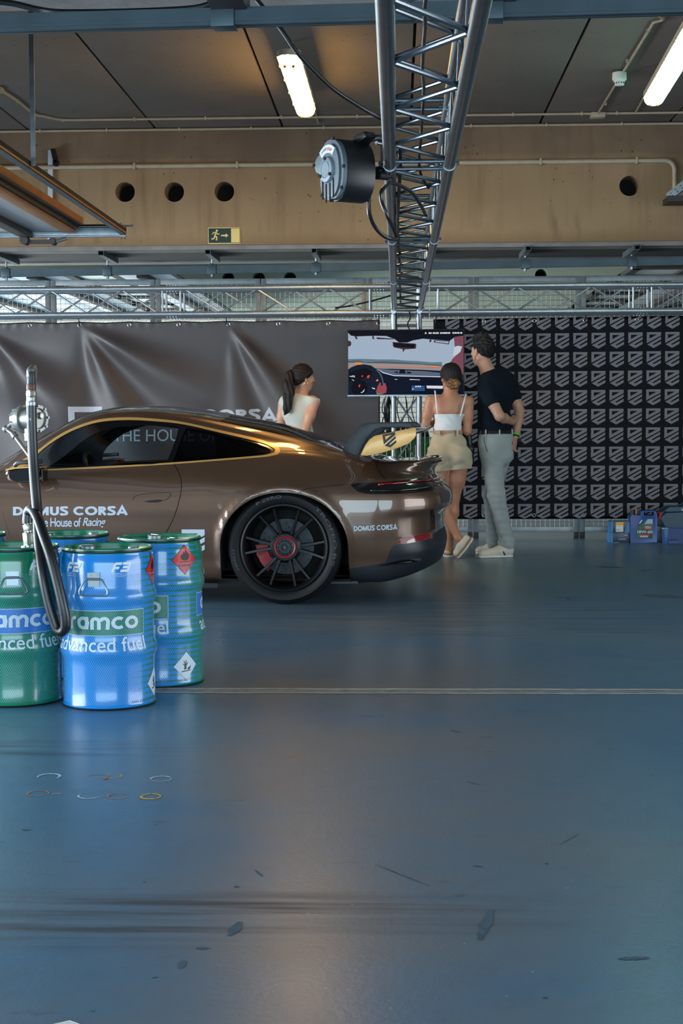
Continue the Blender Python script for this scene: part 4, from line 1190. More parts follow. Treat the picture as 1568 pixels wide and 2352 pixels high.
M_glassc = glass('clear_side_glass', (.62, .70, .74)); M_glassd = glass('tinted_glass', (.02, .025, .03)); M_glassw = glass('windscreen_glass', (.70, .76, .78))

# control net: columns run along the flank and wrap to the tail, rows from the sill to the roof centre
US = [-3.49, -3.42, -3.25, -2.9, -2.45, -2.05, -1.75, -1.4, -1.05, -.7, -.4, -.1, .15, .4, .6]
ZR = [.13, .165, .30, .43, .54, .62, .72, .81]
def side(c, u, ys, top, zs=None):
    z = zs or ZR
    col = [(u, ys[i], z[i]) for i in range(8)] + [(u + (t[2] if len(t) > 2 else 0), t[0], t[1]) for t in top]
    return col
NET = []
# nose (outside the photograph)
NET.append([(-3.30, 0, .13), (-3.48, 0, .17), (-3.51, 0, .28), (-3.51, 0, .38), (-3.50, 0, .46), (-3.48, 0, .51), (-3.45, 0, .55), (-3.41, 0, .575), (-3.36, 0, .59), (-3.30, 0, .60), (-3.24, 0, .612), (-3.18, 0, .622), (-3.12, 0, .63), (-3.05, 0, .64)])
NET.append([(-3.25, .40, .13), (-3.42, .45, .17), (-3.45, .46, .28), (-3.45, .46, .38), (-3.44, .46, .46), (-3.42, .455, .51), (-3.38, .44, .55), (-3.33, .42, .58), (-3.27, .39, .60), (-3.20, .34, .61), (-3.14, .27, .62), (-3.08, .19, .63), (-3.02, .10, .638), (-2.98, 0, .645)])
NET.append([(-3.1, .68, .13), (-3.18, .76, .17), (-3.2, .78, .29), (-3.2, .785, .39), (-3.19, .78, .47), (-3.17, .77, .53), (-3.14, .74, .59), (-3.10, .70, .63), (-3.05, .64, .645), (-3.0, .55, .64), (-2.97, .44, .638), (-2.94, .30, .64), (-2.92, .15, .648), (-2.9, 0, .65)])
NET.append(side(3, -2.85, [.72, .80, .85, .87, .87, .86, .83, .79], [(.71, .755), (.62, .73), (.52, .70), (.40, .68), (.2, .675), (0, .675)], [.13, .165, .29, .40, .50, .57, .65, .71]))
NET.append(side(4, -2.45, [.72, .84, .885, .90, .905, .90, .885, .85], [(.77, .852), (.67, .835), (.56, .79), (.43, .762), (.22, .755), (0, .758)], [.13, .165, .30, .42, .53, .61, .70, .79]))
NET.append(side(5, -2.05, [.70, .855, .885, .90, .905, .90, .885, .86], [(.80, .838), (.755, .842), (.70, .845), (.60, .868), (.33, .895), (0, .905)], [.13, .165, .30, .43, .54, .62, .71, .785]))
NET.append(side(6, -1.75, [.70, .845, .868, .885, .89, .89, .88, .855], [(.812, .855), (.782, .912), (.742, .958), (.685, 1.005), (.38, 1.070), (0, 1.092)], [.13, .165, .30, .43, .54, .62, .71, .80]))
NET.append(side(7, -1.4, [.70, .835, .862, .880, .884, .884, .872, .845], [(.80, .870), (.735, 1.02), (.655, 1.152), (.595, 1.198), (.34, 1.240), (0, 1.254)]))
NET.append(side(8, -1.05, [.70, .835, .860, .878, .882, .884, .872, .845], [(.80, .887), (.725, 1.055), (.628, 1.204), (.560, 1.246), (.32, 1.276), (0, 1.287)]))
NET.append(side(9, -.7, [.70, .84, .868, .887, .893, .896, .886, .855], [(.79, .908), (.718, 1.045), (.620, 1.170), (.552, 1.214), (.32, 1.247), (0, 1.259)]))
NET.append(side(10, -.4, [.70, .86, .892, .910, .916, .919, .912, .880], [(.775, .932), (.705, 1.020), (.615, 1.103), (.540, 1.155), (.31, 1.193), (0, 1.206)]))
NET.append(side(11, -.1, [.70, .88, .912, .926, .931, .932, .926, .892], [(.760, .953), (.690, .995), (.615, 1.036), (.525, 1.090), (.30, 1.132), (0, 1.146)]))
NET.append(side(12, .15, [.70, .87, .905, .922, .928, .930, .922, .885], [(.760, .948), (.690, .978), (.615, 1.002), (.525, 1.035), (.30, 1.056), (0, 1.063)]))
NET.append(side(13, .4, [.68, .825, .870, .895, .903, .904, .893, .850], [(.750, .903), (.675, .935), (.600, .948), (.515, .960), (.30, .966), (0, .968)]))
NET.append(side(14, .6, [.62, .785, .835, .855, .862, .864, .852, .805], [(.715, .853), (.640, .890), (.585, .905), (.505, .913), (.29, .918), (0, .920)], [.15, .145, .30, .43, .54, .62, .72, .80]))
NET.append([(.70, .58, .17), (.755, .715, .17), (.79, .775, .31), (.785, .785, .43), (.785, .790, .545), (.795, .805, .615), (.785, .795, .715), (.765, .735, .795), (.755, .655, .838), (.80, .615, .885), (.825, .585, .912), (.76, .49, .916), (.74, .28, .919), (.74, 0, .922)])
NET.append([(.80, .50, .20), (.875, .605, .205), (.925, .645, .33), (.915, .635, .44), (.920, .640, .55), (.955, .665, .612), (.945, .655, .705), (.880, .595, .795), (.862, .530, .835), (.895, .500, .885), (.920, .480, .918), (.865, .400, .918), (.84, .22, .922), (.83, 0, .924)])
NET.append([(.86, .28, .22), (.945, .36, .225), (.985, .39, .345), (.965, .38, .45), (.972, .385, .555), (1.015, .40, .612), (1.008, .395, .705), (.925, .355, .795), (.905, .315, .835), (.940, .300, .890), (.962, .285, .922), (.925, .230, .922), (.90, .12, .925), (.89, 0, .927)])
NET.append([(.88, 0, .22), (.965, 0, .225), (1.005, 0, .35), (.985, 0, .455), (.992, 0, .555), (1.035, 0, .612), (1.028, 0, .705), (.94, 0, .795), (.92, 0, .835), (.952, 0, .892), (.975, 0, .924), (.95, 0, .924), (.93, 0, .927), (.915, 0, .929)])
NET = np.array(NET, float)          # 19 x 14 x 3
NA, NBR = NET.shape[0], NET.shape[1]
EXT = np.zeros((NA + 2, NBR + 2, 3)); EXT[1:-1, 1:-1] = NET
mir = np.array([1, -1, 1.0])
EXT[0, 1:-1] = NET[1] * mir; EXT[-1, 1:-1] = NET[-2] * mir
EXT[:, 0] = 2 * EXT[:, 1] - EXT[:, 2]; EXT[:, -1] = EXT[:, -3] * mir
def basis(t, n):
    i = np.clip(np.floor(t).astype(int), 0, n - 2); f = t - i
    w = np.stack([-.5 * f + f * f - .5 * f ** 3, 1 - 2.5 * f * f + 1.5 * f ** 3, .5 * f + 2 * f * f - 1.5 * f ** 3, -.5 * f * f + .5 * f ** 3], -1)
    return i, w
def flare(P):
    """lip swelling round the wheel openings"""
    for u0 in (0.0, -2.457):
        r = np.hypot(P[..., 0] - u0, (P[..., 2] - .37) * 1.05)
        on = (P[..., 1] > .6) & (P[..., 2] < .86)
        P[..., 1] += np.where(on, .010 * np.exp(-((r - .405) / .035) ** 2), 0)
    return P
def surf(a, b):
    a = np.asarray(a, float); b = np.asarray(b, float)
    ia, wa = basis(a, NA); ib, wb = basis(b, NBR)
    P = 0
    for j in range(4):
        for k in range(4):
            P = P + (wa[..., j] * wb[..., k])[..., None] * EXT[ia + j, ib + k]
    return flare(P)
def surf_n(a, b):
    e = .01
    da = surf(np.clip(a + e, 0, NA - 1), b) - surf(np.clip(a - e, 0, NA - 1), b)
    db = surf(a, np.clip(b + e, 0, NBR - 1)) - surf(a, np.clip(b - e, 0, NBR - 1))
    nn = np.cross(da, db); l = np.linalg.norm(nn, axis=-1, keepdims=True)
    return nn / np.maximum(l, 1e-9)
# dense samples for the inverse maps
SA, SB = np.meshgrid(np.linspace(4.5, 18, 271), np.linspace(0.6, 12.5, 239), indexing='ij')
SP = surf(SA, SB); SNn = surf_n(SA, SB)
sgn = 1.0 if SNn[100, 60, 1] > 0 else -1.0        # outward
SNn = SNn * sgn
def to_world(P):
    P = np.asarray(P)
    w = np.empty_like(P); u, y, z = P[..., 0], -P[..., 1], P[..., 2]
    w[..., 0] = C0.x + u * CT.x + y * CF.x; w[..., 1] = C0.y + u * CT.y + y * CF.y; w[..., 2] = z
    return w
CRi = np.array(CAM_R.transposed())
def project(W):
    d = (W - np.array(EYE)) @ CRi.T
    return np.stack([IMG_W / 2 - FOC * d[..., 0] / d[..., 2], IMG_H / 2 + FOC * d[..., 1] / d[..., 2]], -1), -d[..., 2]
SPX, SDEP = project(to_world(SP))
NW = SNn * np.array([1, -1, 1]); NWw = np.stack([NW[..., 0] * CT.x + NW[..., 1] * CF.x, NW[..., 0] * CT.y + NW[..., 1] * CF.y, NW[..., 2]], -1)
FACING = np.sum(NWw * (to_world(SP) - np.array(EYE)), -1) < 0.0
def newton(a, b, F, tgt):
    for _ in range(8):
        f = F(a, b) - tgt; e = 1e-3
        Ja = (F(a + e, b) - F(a - e, b)) / (2 * e); Jb = (F(a, b + e) - F(a, b - e)) / (2 * e)
        det = Ja[0] * Jb[1] - Ja[1] * Jb[0]
        if abs(det) < 1e-12: break
        da = (f[0] * Jb[1] - f[1] * Jb[0]) / det; db = (Ja[0] * f[1] - Ja[1] * f[0]) / det
        a = min(NA - 1.001, max(3.5, a - max(-.15, min(.15, da)))); b = min(NBR - 1.01, max(.02, b - max(-.3, min(.3, db))))
    return a, b
def ab_px(px, py):
    """photo pixel -> surface parameters on the near flank"""
    d = (SPX[..., 0] - px) ** 2 + (SPX[..., 1] - py) ** 2 + np.where(FACING, 0, 1e6)
    i = np.unravel_index(np.argmin(d + (SDEP - 9) * .5), d.shape)
    return newton(SA[i], SB[i], lambda a, b: project(to_world(surf(a, b)))[0], np.array([px, py]))
def ab_uz(u, z, bmax=8.5):
    d = (SP[..., 0] - u) ** 2 + (SP[..., 2] - z) ** 2 + np.where((SB < bmax) & (SA < 15.5), 0, 9)
    i = np.unravel_index(np.argmin(d), d.shape)
    return newton(SA[i], SB[i], lambda a, b: surf(a, b)[[0, 2]], np.array([u, z]))
def PX(pts, sub=1):
    if sub > 1: pts = [(v.x, v.y) for v in catmull([(x, y, 0) for x, y in pts], sub, False)]
    return [ab_px(x, y) for x, y in pts]
def seam_poly(pts, w=.9):
    L = []; R = []
    V = [Vector(p) for p in pts]
    for i, p in enumerate(V):
        t = (V[min(i + 1, len(V) - 1)] - V[max(i - 1, 0)]).normalized(); nn = Vector((-t.y, t.x)) * w
        L.append(ab_px(*(p + nn))); R.append(ab_px(*(p - nn)))
    return L + R[::-1]
REG = []     # (region, polygon in (a, b)), first match wins
def reg(name, poly): REG.append((name, poly))
# wheel openings
for u0 in (0.0, -2.457):
    if u0 == 0.0: archp = [(.412 * math.cos(q), .372 + .352 * math.sin(q)) for q in [math.radians(x) for x in range(0, 181, 6)]]
    else: archp = [(u0 + .395 * math.cos(q), .36 + .345 * math.sin(q)) for q in [math.radians(x) for x in range(0, 181, 6)]]
    archp = [(archp[0][0] + .002, .25)] + archp + [(archp[-1][0] - .002, .25)]
    pts = [ab_uz(u, z) for u, z in archp]
    reg('open', [(pts[0][0], .98)] + pts + [(pts[-1][0], .98)])
    if u0 == 0.0: ARCH = archp
# side windows
gold_top = [(10, 1082.5), (50, 1057), (88, 1033), (139, 997), (189, 974), (236, 962), (295, 958.5), (358, 962), (421, 969.5), (505, 988), (589, 1007), (625, 1020), (641, 1030), (643, 1038)]
gold_bot = [(638, 1044), (618, 1048.5), (589, 1051.5), (505, 1058), (421, 1064.5), (337, 1070), (253, 1074.5), (180, 1078), (105, 1081.5), (50, 1084)]
out = PX(gold_top, 4) + PX(gold_bot, 2)
in_top = [(70, 1077), (90, 1040), (139, 1004), (189, 980.5), (236, 968.5), (295, 965), (358, 968), (421, 975), (505, 994), (589, 1014), (618, 1024), (632, 1033)]
in_bot = [(630, 1039), (612, 1044), (589, 1047), (505, 1054), (421, 1060.5), (337, 1066), (253, 1070.5), (180, 1074), (105, 1077.5)]
inn = PX(in_top, 4) + PX(in_bot, 2)
door_gl = PX([(112, 1072), (150, 1045), (190, 1012), (225, 992), (262, 982), (300, 978.5), (350, 977), (395, 978.5), (409, 981)], 3) + PX([(406, 1000), (395, 1030), (383, 1060)], 2) + PX([(300, 1066), (200, 1071), (140, 1073.5)], 1)
quart = PX([(427, 982), (470, 989), (520, 1001), (575, 1015), (605, 1024), (622, 1033)], 3) + PX([(619, 1039), (600, 1043), (560, 1047.5), (500, 1052.5), (440, 1057), (397, 1060.5)], 2)
reg('door_glass', door_gl); reg('quarter_glass', quart)
reg('pillar_trim', PX([(84, 1075), (100, 1042), (145, 1006), (192, 984), (240, 972.5), (295, 969.5), (358, 972), (410, 978)], 4) + PX([(406, 1000), (395, 1030), (385, 1062), (300, 1067.5), (200, 1073), (110, 1076)], 2))
reg('window_frame', inn); reg('window_trim', out)
# tail light band
tl_low = [(805, 1111), (812, 1121), (824, 1130), (847, 1134.5), (890, 1135), (940, 1133), (974, 1130)]
tl_up = [(970, 1098), (940, 1101), (900, 1105.5), (863, 1108.5), (830, 1109.5)]
lo = PX(tl_low, 3); up = PX(tl_up, 3)
reg('tail_light', lo + [(17.0, 6.42), (18, 6.42), (18, 6.98), (17.0, 6.98)] + up)
# exhaust corner recess, reflector, diffuser
vent = PX([(908, 1240), (916, 1217), (930, 1197), (948, 1183), (972, 1174), (996, 1169)], 3) + PX([(998, 1190), (1000, 1214)], 2) + PX([(985, 1222), (950, 1229), (925, 1235)], 2)
refl = PX([(913, 1246), (920, 1239), (934, 1234), (989, 1223)], 2) + PX([(991, 1236), (960, 1243), (930, 1248)], 2)
reg('reflector', refl); reg('bumper_recess', vent)
dif = PX([(803, 1306), (840, 1300), (884, 1291), (893, 1272), (905, 1252), (930, 1249), (960, 1244), (993, 1236)], 2)
reg('diffuser', [(dif[0][0] - .02, .0)] + dif + [(16.2, 2.85), (18, 2.9), (18, 0)])
# panel gaps
gap_door = [(398, 1065), (408, 1080), (415, 1099), (416.5, 1116), (415, 1133), (410, 1155), (404, 1175), (395, 1198), (385, 1217), (376, 1236)]
reg('door_gap', seam_poly([(v.x, v.y) for v in catmull([(x, y, 0) for x, y in gap_door], 4)], .8))
reg('bumper_gap', seam_poly([(v.x, v.y) for v in catmull([(688, 1131, 0), (696, 1126, 0), (707, 1122, 0), (750, 1117, 0), (800, 1112, 0)], 4)], .6))
reg('lid_gap', seam_poly([(v.x, v.y) for v in catmull([(863, 1060, 0), (866, 1075, 0), (876, 1090, 0), (886, 1101, 0)], 4)], .6))
hnd = [(305, 1149), (307, 1143), (316, 1137.5), (340, 1134), (372, 1132), (390, 1131.5), (391, 1138), (386, 1145), (376, 1150)]
reg('handle_outline', seam_poly([(v.x, v.y) for v in catmull([(x, y, 0) for x, y in hnd], 3)], .6))
reg('handle_pocket_shadow', PX([(330, 1151.5), (345, 1154), (366, 1153.5), (374, 1149.5), (366, 1147.5), (350, 1149)], 2))  # pocket under the handle, its shadow painted as a dark patch
# door skin and rear bumper as panels of their own
dr = [ab_px(*p) for p in ((20, 1087), (105, 1083), (253, 1076), (397, 1066))] + PX(gap_door[1:], 2) + [ab_uz(u, z) for u, z in ((-.835, .36), (-.90, .25), (-1.0, .205), (-1.4, .205), (-1.72, .21), (-1.80, .40), (-1.86, .62), (-1.89, .78))]
reg('door', dr)
bmp = [ab_px(*p) for p in ((689, 1130.5), (707, 1122), (750, 1117), (803, 1111.5))] 
reg('rear_bumper', [(bmp[0][0] - .05, .0)] + [ab_uz(.30, .45), ab_uz(.25, .62), bmp[0], bmp[1], bmp[2], bmp[3]] + lo[2:] + [(17, 6.42), (18, 6.42), (18, 0)])
# upper surfaces by parameter
reg('windscreen', [(5.0, 11.02), (5.5, 11.02), (6.5, 11.02), (7.0, 11.02), (7.45, 11.02), (7.7, 12), (7.8, 13), (4.95, 13), (4.97, 12)])
reg('roof_panel', [(7.45, 11.0), (8, 11.0), (9, 11.0), (9.7, 11.0), (9.75, 13), (7.8, 13), (7.7, 12)])
reg('rear_window', [(9.72, 11.05), (10.5, 11.05), (11.5, 11.05), (12.25, 11.1), (12.3, 13), (9.77, 13)])
reg('engine_grille', [(12.27, 11.1), (12.9, 10.9), (13.5, 10.7), (14.1, 10.9), (14.2, 12), (14.2, 13), (12.32, 13)])

# constrained triangulation in parameter space
SCA = 3.0
pts = []; edges = []
for nm, pl in REG:
    b0 = len(pts); pts += [Vector((min(NA - 1, max(0, a)) * SCA, min(NBR - 1, max(0, b)))) for a, b in pl]
    edges += [(b0 + i, b0 + (i + 1) % len(pl)) for i in range(len(pl))]
b0 = len(pts); pts += [Vector(p) for p in ((0, 0), ((NA - 1) * SCA, 0), ((NA - 1) * SCA, NBR - 1), (0, NBR - 1))]; edges += [(b0 + i, b0 + (i + 1) % 4) for i in range(4)]
for a in np.linspace(0, NA - 1, 163):
    for b in np.linspace(0, NBR - 1, 66): pts.append(Vector((a * SCA, b)))
ov, _, of, _, _, _ = delaunay_2d_cdt(pts, edges, [], 1, 1e-5)
AB = np.array([(v.x / SCA, v.y) for v in ov]); AB[:, 0] = np.clip(AB[:, 0], 0, NA - 1); AB[:, 1] = np.clip(AB[:, 1], 0, NBR - 1)
TRI = np.array([tuple(f) for f in of if len(f) == 3])
VP = surf(AB[:, 0], AB[:, 1]); VN = surf_n(AB[:, 0], AB[:, 1]) * sgn
cen = AB[TRI].mean(1)
def np_inpoly(P, poly):
    x, y = P[:, 0], P[:, 1]; c = np.zeros(len(P), bool); n = len(poly); j = n - 1
    for i in range(n):
        xi, yi = poly[i]; xj, yj = poly[j]
        if yi != yj: c ^= ((yi > y) != (yj > y)) & (x < (xj - xi) * (y - yi) / (yj - yi) + xi)
        j = i
    return c
CLS = np.full(len(TRI), -1); names = ['body']
for nm, pl in REG:
    if nm not in names: names.append(nm)
    hit = np_inpoly(cen, pl) & (CLS < 0); CLS[hit] = names.index(nm)
CLS[CLS < 0] = 0
OFFS = {'door_gap': -.004, 'bumper_gap': -.004, 'lid_gap': -.004, 'handle_outline': -.003, 'handle_pocket_shadow': -.004, 'pillar_trim': -.004, 'door_glass': -.006, 'quarter_glass': -.002, 'window_frame': -.003, 'window_trim': .001, 'tail_light': -.001, 'reflector': .0, 'diffuser': -.002}
def region_mesh(nm, sides=(1, -1), off=None, custom=True, sel=None, lname=None):
    f = TRI[CLS == names.index(nm)] if sel is None else TRI[sel]
    used, inv = np.unique(f, return_inverse=True); inv = inv.reshape(f.shape)
    P = VP[used] + VN[used] * (OFFS.get(nm, 0) if off is None else off); N_ = VN[used]
    V = []; F = []; NN = []
    for s in sides:   # s = 1: near flank (-y)
        b = len(V); m = np.array([1, -s, 1.0])
        V += (P * m).tolist(); NN += (N_ * m).tolist()
        tri = inv
        # orientation: outward
        A = (P * m)[inv]; gn = np.cross(A[:, 1] - A[:, 0], A[:, 2] - A[:, 0]); flip = np.sum(gn * ((N_ * m)[inv[:, 0]]), -1) < 0
        T = inv.copy(); T[flip] = T[flip][:, ::-1]
        F += (T + b).tolist()
    me = bpy.data.meshes.new(lname or nm); me.from_pydata(V, [], F)
    me.polygons.foreach_set('use_smooth', [True] * len(F))
    me.validate()
    if custom and len(me.vertices) == len(NN): me.normals_split_custom_set_from_vertices(NN)
    return me
def carpart(nm, m, sides=(1, -1), parent=None, label=None, **k):
    me = region_mesh(nm, sides, lname=k.pop('lname', None), **k); me.materials.append(m)
    return link_mesh(me.name if False else (nm if not label else nm), me, None, parent or car, None, label)
carpart('body', M_paint)
doors = {}
for s in (1, -1):
    d = carpart('door', M_paint, (s,)); doors[s] = d
    carpart('door_glass', M_glassc, (s,), d)
    carpart('pillar_trim', M_gloss if s == 1 else M_glassc, (s,), d); carpart('quarter_glass', M_glassd, (s,)); carpart('window_frame', M_gloss, (s,)); carpart('window_trim', M_gold, (s,))
    carpart('reflector', M_lens, (s,))
carpart('rear_bumper', M_paint)
for s in (1, -1):
    for g_ in ('door_gap', 'bumper_gap', 'lid_gap'): carpart(g_, M_gap, (s,))
    h_ = carpart('handle_outline', M_gap, (s,), doors[s]); carpart('handle_pocket_shadow', M_gap, (s,), doors[s])
carpart('diffuser', M_satin); carpart('roof_panel', M_gloss)
carpart('windscreen', M_glassw); carpart('rear_window', M_glassd); carpart('engine_grille', M_gloss)
# recess of the bumper corner with its walls
vb = np.array(vent); ctr = vb.mean(0)
sel = CLS == names.index('bumper_recess')
from mathutils.bvhtree import BVHTree
for s in (1, -1):
    rm = region_mesh('bumper_recess', (s,), off=-.022); rm.materials.append(M_paint); rec = link_mesh('bumper_recess', rm, None, car)
    P = surf(vb[:, 0], vb[:, 1]); N_ = surf_n(vb[:, 0], vb[:, 1]) * sgn; m = np.array([1, -s, 1.0]); n_ = len(P)
    me = bpy.data.meshes.new('recess_wall'); me.from_pydata((P * m).tolist() + ((P - N_ * .023) * m).tolist(), [], [(i, (i + 1) % n_, n_ + (i + 1) % n_, n_ + i) for i in range(n_)]); link_mesh('recess_wall', me, M_paint, rec)
# tail light: smoked band, a red lens strip and an edge lip
tlm = carpart('tail_light', M_lensdk)
def strip(pts_ab, w0, w1, off, m, name, parent, sides=(1, -1)):
    """ribbon along parameters (a, b) with half width in b"""
    v = []; f = []
    for s in sides:
        b0 = len(v)
        for a, b in pts_ab:
            for q in (-1, 1):
                P = surf(a, b + q * w0); N_ = surf_n(np.array(a), np.array(b + q * w0)) * sgn
                P = P + N_ * off; v.append((P[0], -s * P[1], P[2]))
        n_ = len(pts_ab); f += [(b0 + 2 * i, b0 + 2 * i + 1, b0 + 2 * i + 3, b0 + 2 * i + 2) for i in range(n_ - 1)]
    me = bpy.data.meshes.new(name); me.from_pydata(v, [], f); me.polygons.foreach_set('use_smooth', [True] * len(f))
    o = link_mesh(name, me, m, parent); sd = o.modifiers.new('thickness', 'SOLIDIFY'); sd.thickness = .004; sd.offset = 0
    return o
mid = lambda t: None
A0 = ab_px(868, 1113); A1 = ab_px(930, 1108); A2 = ab_px(970, 1104)
seg = [A0, A1, A2, (16.8, 6.83), (17.5, 6.83), (17.99, 6.83)]
red_line = [(v.x, v.y) for v in catmull([(a, b, 0) for a, b in seg], 5)]
strip(red_line, .07, .07, .004, M_lens, 'lens_strip', tlm)
A0 = ab_px(850, 1127); A1 = ab_px(900, 1127); A2 = ab_px(972, 1122)
strip([(v.x, v.y) for v in catmull([(a, b, 0) for a, b in (A0, A1, A2, (16.8, 6.58), (17.99, 6.58))], 5)], .05, .05, .006, M_gloss, 'lower_lip', tlm)
for i, px in enumerate((928, 938, 948, 958)):
    a = ab_px(px, 1117); P = surf(*a); N_ = surf_n(np.array(a[0]), np.array(a[1])) * sgn
# black inner shell so that the cabin is dark inside
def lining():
    keep = np.isin(CLS, [names.index(x) for x in ('body', 'door', 'rear_bumper', 'roof_panel', 'window_frame', 'engine_grille', 'door_gap', 'bumper_gap', 'lid_gap', 'handle_outline', 'handle_pocket_shadow', 'tail_light', 'bumper_recess', 'window_trim', 'diffuser', 'reflector')])
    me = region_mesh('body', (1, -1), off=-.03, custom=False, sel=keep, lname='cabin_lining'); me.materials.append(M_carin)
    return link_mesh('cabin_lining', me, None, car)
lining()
# lettering follows the panels
trm = region_mesh('body', (1,), sel=np.ones(len(TRI), bool), custom=False); 
BV = BVHTree.FromPolygons([v.co.copy() for v in trm.vertices], [tuple(p.vertices) for p in trm.polygons]); bpy.data.meshes.remove(trm)
def on_car(px, py, off=.0018):
    o = EYE - C0; ro = Vector((o.dot(CT), o.dot(CF), EYE.z)); d = ray(px, py); rd = Vector((d.dot(CT), d.dot(CF), d.z)).normalized()
    h, nn, i, dist = BV.ray_cast(ro, rd)
    if h is None: return ro + rd * 9
    if nn.dot(rd) > 0: nn = -nn
    return h + nn * off
def car_text(name, s, x0, y0, x1, y1, m, parent, rise=0.0, step=6, stroke=0, **k):
    v, f = fit(stroke_text(s, stroke), x1 - x0, y1 - y0) if stroke else fit_text(s, x1 - x0, y1 - y0, **k)
    v, f = split_text(v, f, step, 'both')
    return decal(name, v, f, lambda a, b: on_car(x0 + a, y1 - b + rise * a / (x1 - x0)), m, parent)
car_text('door_lettering', 'DOMUS CORSA', 30, 1159.5, 294, 1186, M_decal, doors[1], -1, stroke=.245)
car_text('door_lettering', 'The House of', 80, 1189, 186, 1210, M_decal, doors[1], 0, bold=.012, spacing=.9)
car_text('door_lettering', 'Racing', 190, 1189, 243, 1214, M_decal, doors[1], 0, bold=.012, shear=.3, spacing=.9)
car_text('bumper_lettering', 'DOMUS CORSA', 812, 1206, 912, 1221, M_decal, car, -4, stroke=.22)
v, f = emblem(); v, f = split_text(v, f, .2, 'both')
decal('side_emblem', v, f, lambda a, b: on_car(417 + a * 53, 1216 + (1.12 - b) * 55), M_decal, car)
# wheels: built in local axes, the outer face looks to -Y
M_tyre = mat('tyre_rubber', rgb(14, 15, 18), 0.6, spec=.3, bump=.05, bscale=200); M_rim = mat('rim_black', rgb(9, 10, 13), 0.38, spec=.4)
M_disc = mat('brake_disc', rgb(58, 60, 64), 0.45, .7); M_calred = mat('caliper_red', rgb(130, 14, 18), .4); M_ringred = mat('ring_red', rgb(150, 20, 26), .35); M_tyretext = mat('tyre_lettering', rgb(46, 50, 56), .5)
def make_wheel(R, W, name_parent, text=True):
    w = bpy.data.objects.new('wheel', None); COL.objects.link(w); w.parent = name_parent
    ri = .284; h = W / 2
    prof = [(ri, h - .02), (ri + .008, h - .012), (ri + .03, h + .001), (ri + .05, h + .002), (R - .028, h - .010), (R - .012, h - .022), (R - .002, h - .045), (R, h - .08), (R, -h + .08), (R - .004, -h + .04), (R - .03, -h + .01), (ri + .04, -h), (ri, -h + .02)]
    MB().lathe(prof, 72, axis='Y', caps=False).build('tyre', M_tyre, w, smooth=40)
    rp = [(ri + .002, h - .018), (ri - .004, h - .006), (ri - .014, h - .004), (ri - .02, h - .012), (ri - .028, h - .03), (ri - .04, h - .09), (ri - .045, -h + .03), (ri, -h + .02)]
    MB().lathe(rp, 64, axis='Y', caps=False).build('rim', M_rim, w, smooth=40)
    # spokes: six pairs
    for k in range(6):
        for s in (-1, 1):
            c = math.radians(57 + 60 * k); a0 = c + s * math.radians(8.5); a1 = c + s * math.radians(11.8)
            mb = MB(); secs = []
            for t in (0, .25, .6, .88, 1.0):
                r = .082 + (ri - .016 - .082) * t; a = a0 + (a1 - a0) * t
                wd = .0125 - .004 * t + (.006 if t == 1 else 0); dp = .022; yy = -(h - .062 + .034 * t ** 1.4)
                c_ = Vector((r * math.cos(a), 0, r * math.sin(a))); tn = Vector((-math.sin(a), 0, math.cos(a)))
                secs.append([c_ + tn * (-wd) + Vector((0, yy + dp, 0)), c_ + tn * (-wd * .7) + Vector((0, yy, 0)), c_ + tn * (wd * .7) + Vector((0, yy, 0)), c_ + tn * wd + Vector((0, yy + dp, 0))])
            vs = [p for q_ in secs for p in q_]; fs = []
            for i in range(4):
                for j in range(4): fs.append((i * 4 + j, i * 4 + (j + 1) % 4, (i + 1) * 4 + (j + 1) % 4, (i + 1) * 4 + j))
            fs += [(3, 2, 1, 0), (16, 17, 18, 19)]
            mb.add(vs, fs); mb.build('spoke', M_rim, w, smooth=30)
    y0 = h - .06
    MB().lathe([(0, y0 - .04), (.098, y0 - .04), (.102, y0 - .01), (.085, y0 + .004), (.070, y0 + .004), (.066, y0 - .004)], 40, axis='Y').build('hub', M_rim, w, smooth=30)
    MB().lathe([(.058, y0 - .004), (.060, y0 + .010), (.066, y0 + .012), (.070, y0 + .008), (.071, y0 - .004)], 40, axis='Y', caps=False).build('hub_ring', M_ringred, w)
    mb = MB().lathe([(0, y0 + .012), (.010, y0 + .012), (.012, y0 + .006), (.022, y0 + .006), (.024, y0 + .014), (.040, y0 + .014), (.044, y0 + .006), (.058, y0 + .004), (.058, y0 - .006)], 36, axis='Y')
    for k in range(12):
        a = 2 * PI * k / 12; mb.box((.049 * math.cos(a), -(y0 + .008), .049 * math.sin(a)), (.008, .012, .008), Matrix.Rotation(-a, 3, 'Y'))
    mb.build('center_lock', M_satin, w)
    MB().lathe([(0, y0 + .016), (.008, y0 + .016), (.009, y0 + .012)], 16, axis='Y').build('lock_pin', M_chrome, w)
    mb = MB().lathe([(.07, h - .15), (.07, h - .118), (.180, h - .118), (.180, h - .15)], 56, axis='Y', closed=True); mb.build('brake_disc', M_disc, w)
    mb = MB()
    for k in range(10):
        for r_, da in ((.10, 0), (.125, .16), (.15, .3), (.168, .1)):
            a = 2 * PI * k / 10 + da; mb.cyl((r_ * math.cos(a), -(h - .1175), r_ * math.sin(a)), (r_ * math.cos(a), -(h - .1185), r_ * math.sin(a)), .005, n=6)
    mb.build('disc_drilling', M_dark, w, kind='stuff')
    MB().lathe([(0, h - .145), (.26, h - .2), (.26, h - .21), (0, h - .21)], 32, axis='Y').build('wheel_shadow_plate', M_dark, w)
    arcp = [(.192 * math.cos(math.radians(a)), .192 * math.sin(math.radians(a))) for a in range(178, 234, 6)] + [(.118 * math.cos(math.radians(a)), .118 * math.sin(math.radians(a))) for a in range(232, 177, -6)]
    MB().prism(arcp, -(h - .085), -(h - .15)).build('brake_caliper', M_calred, w, bevel=.006)
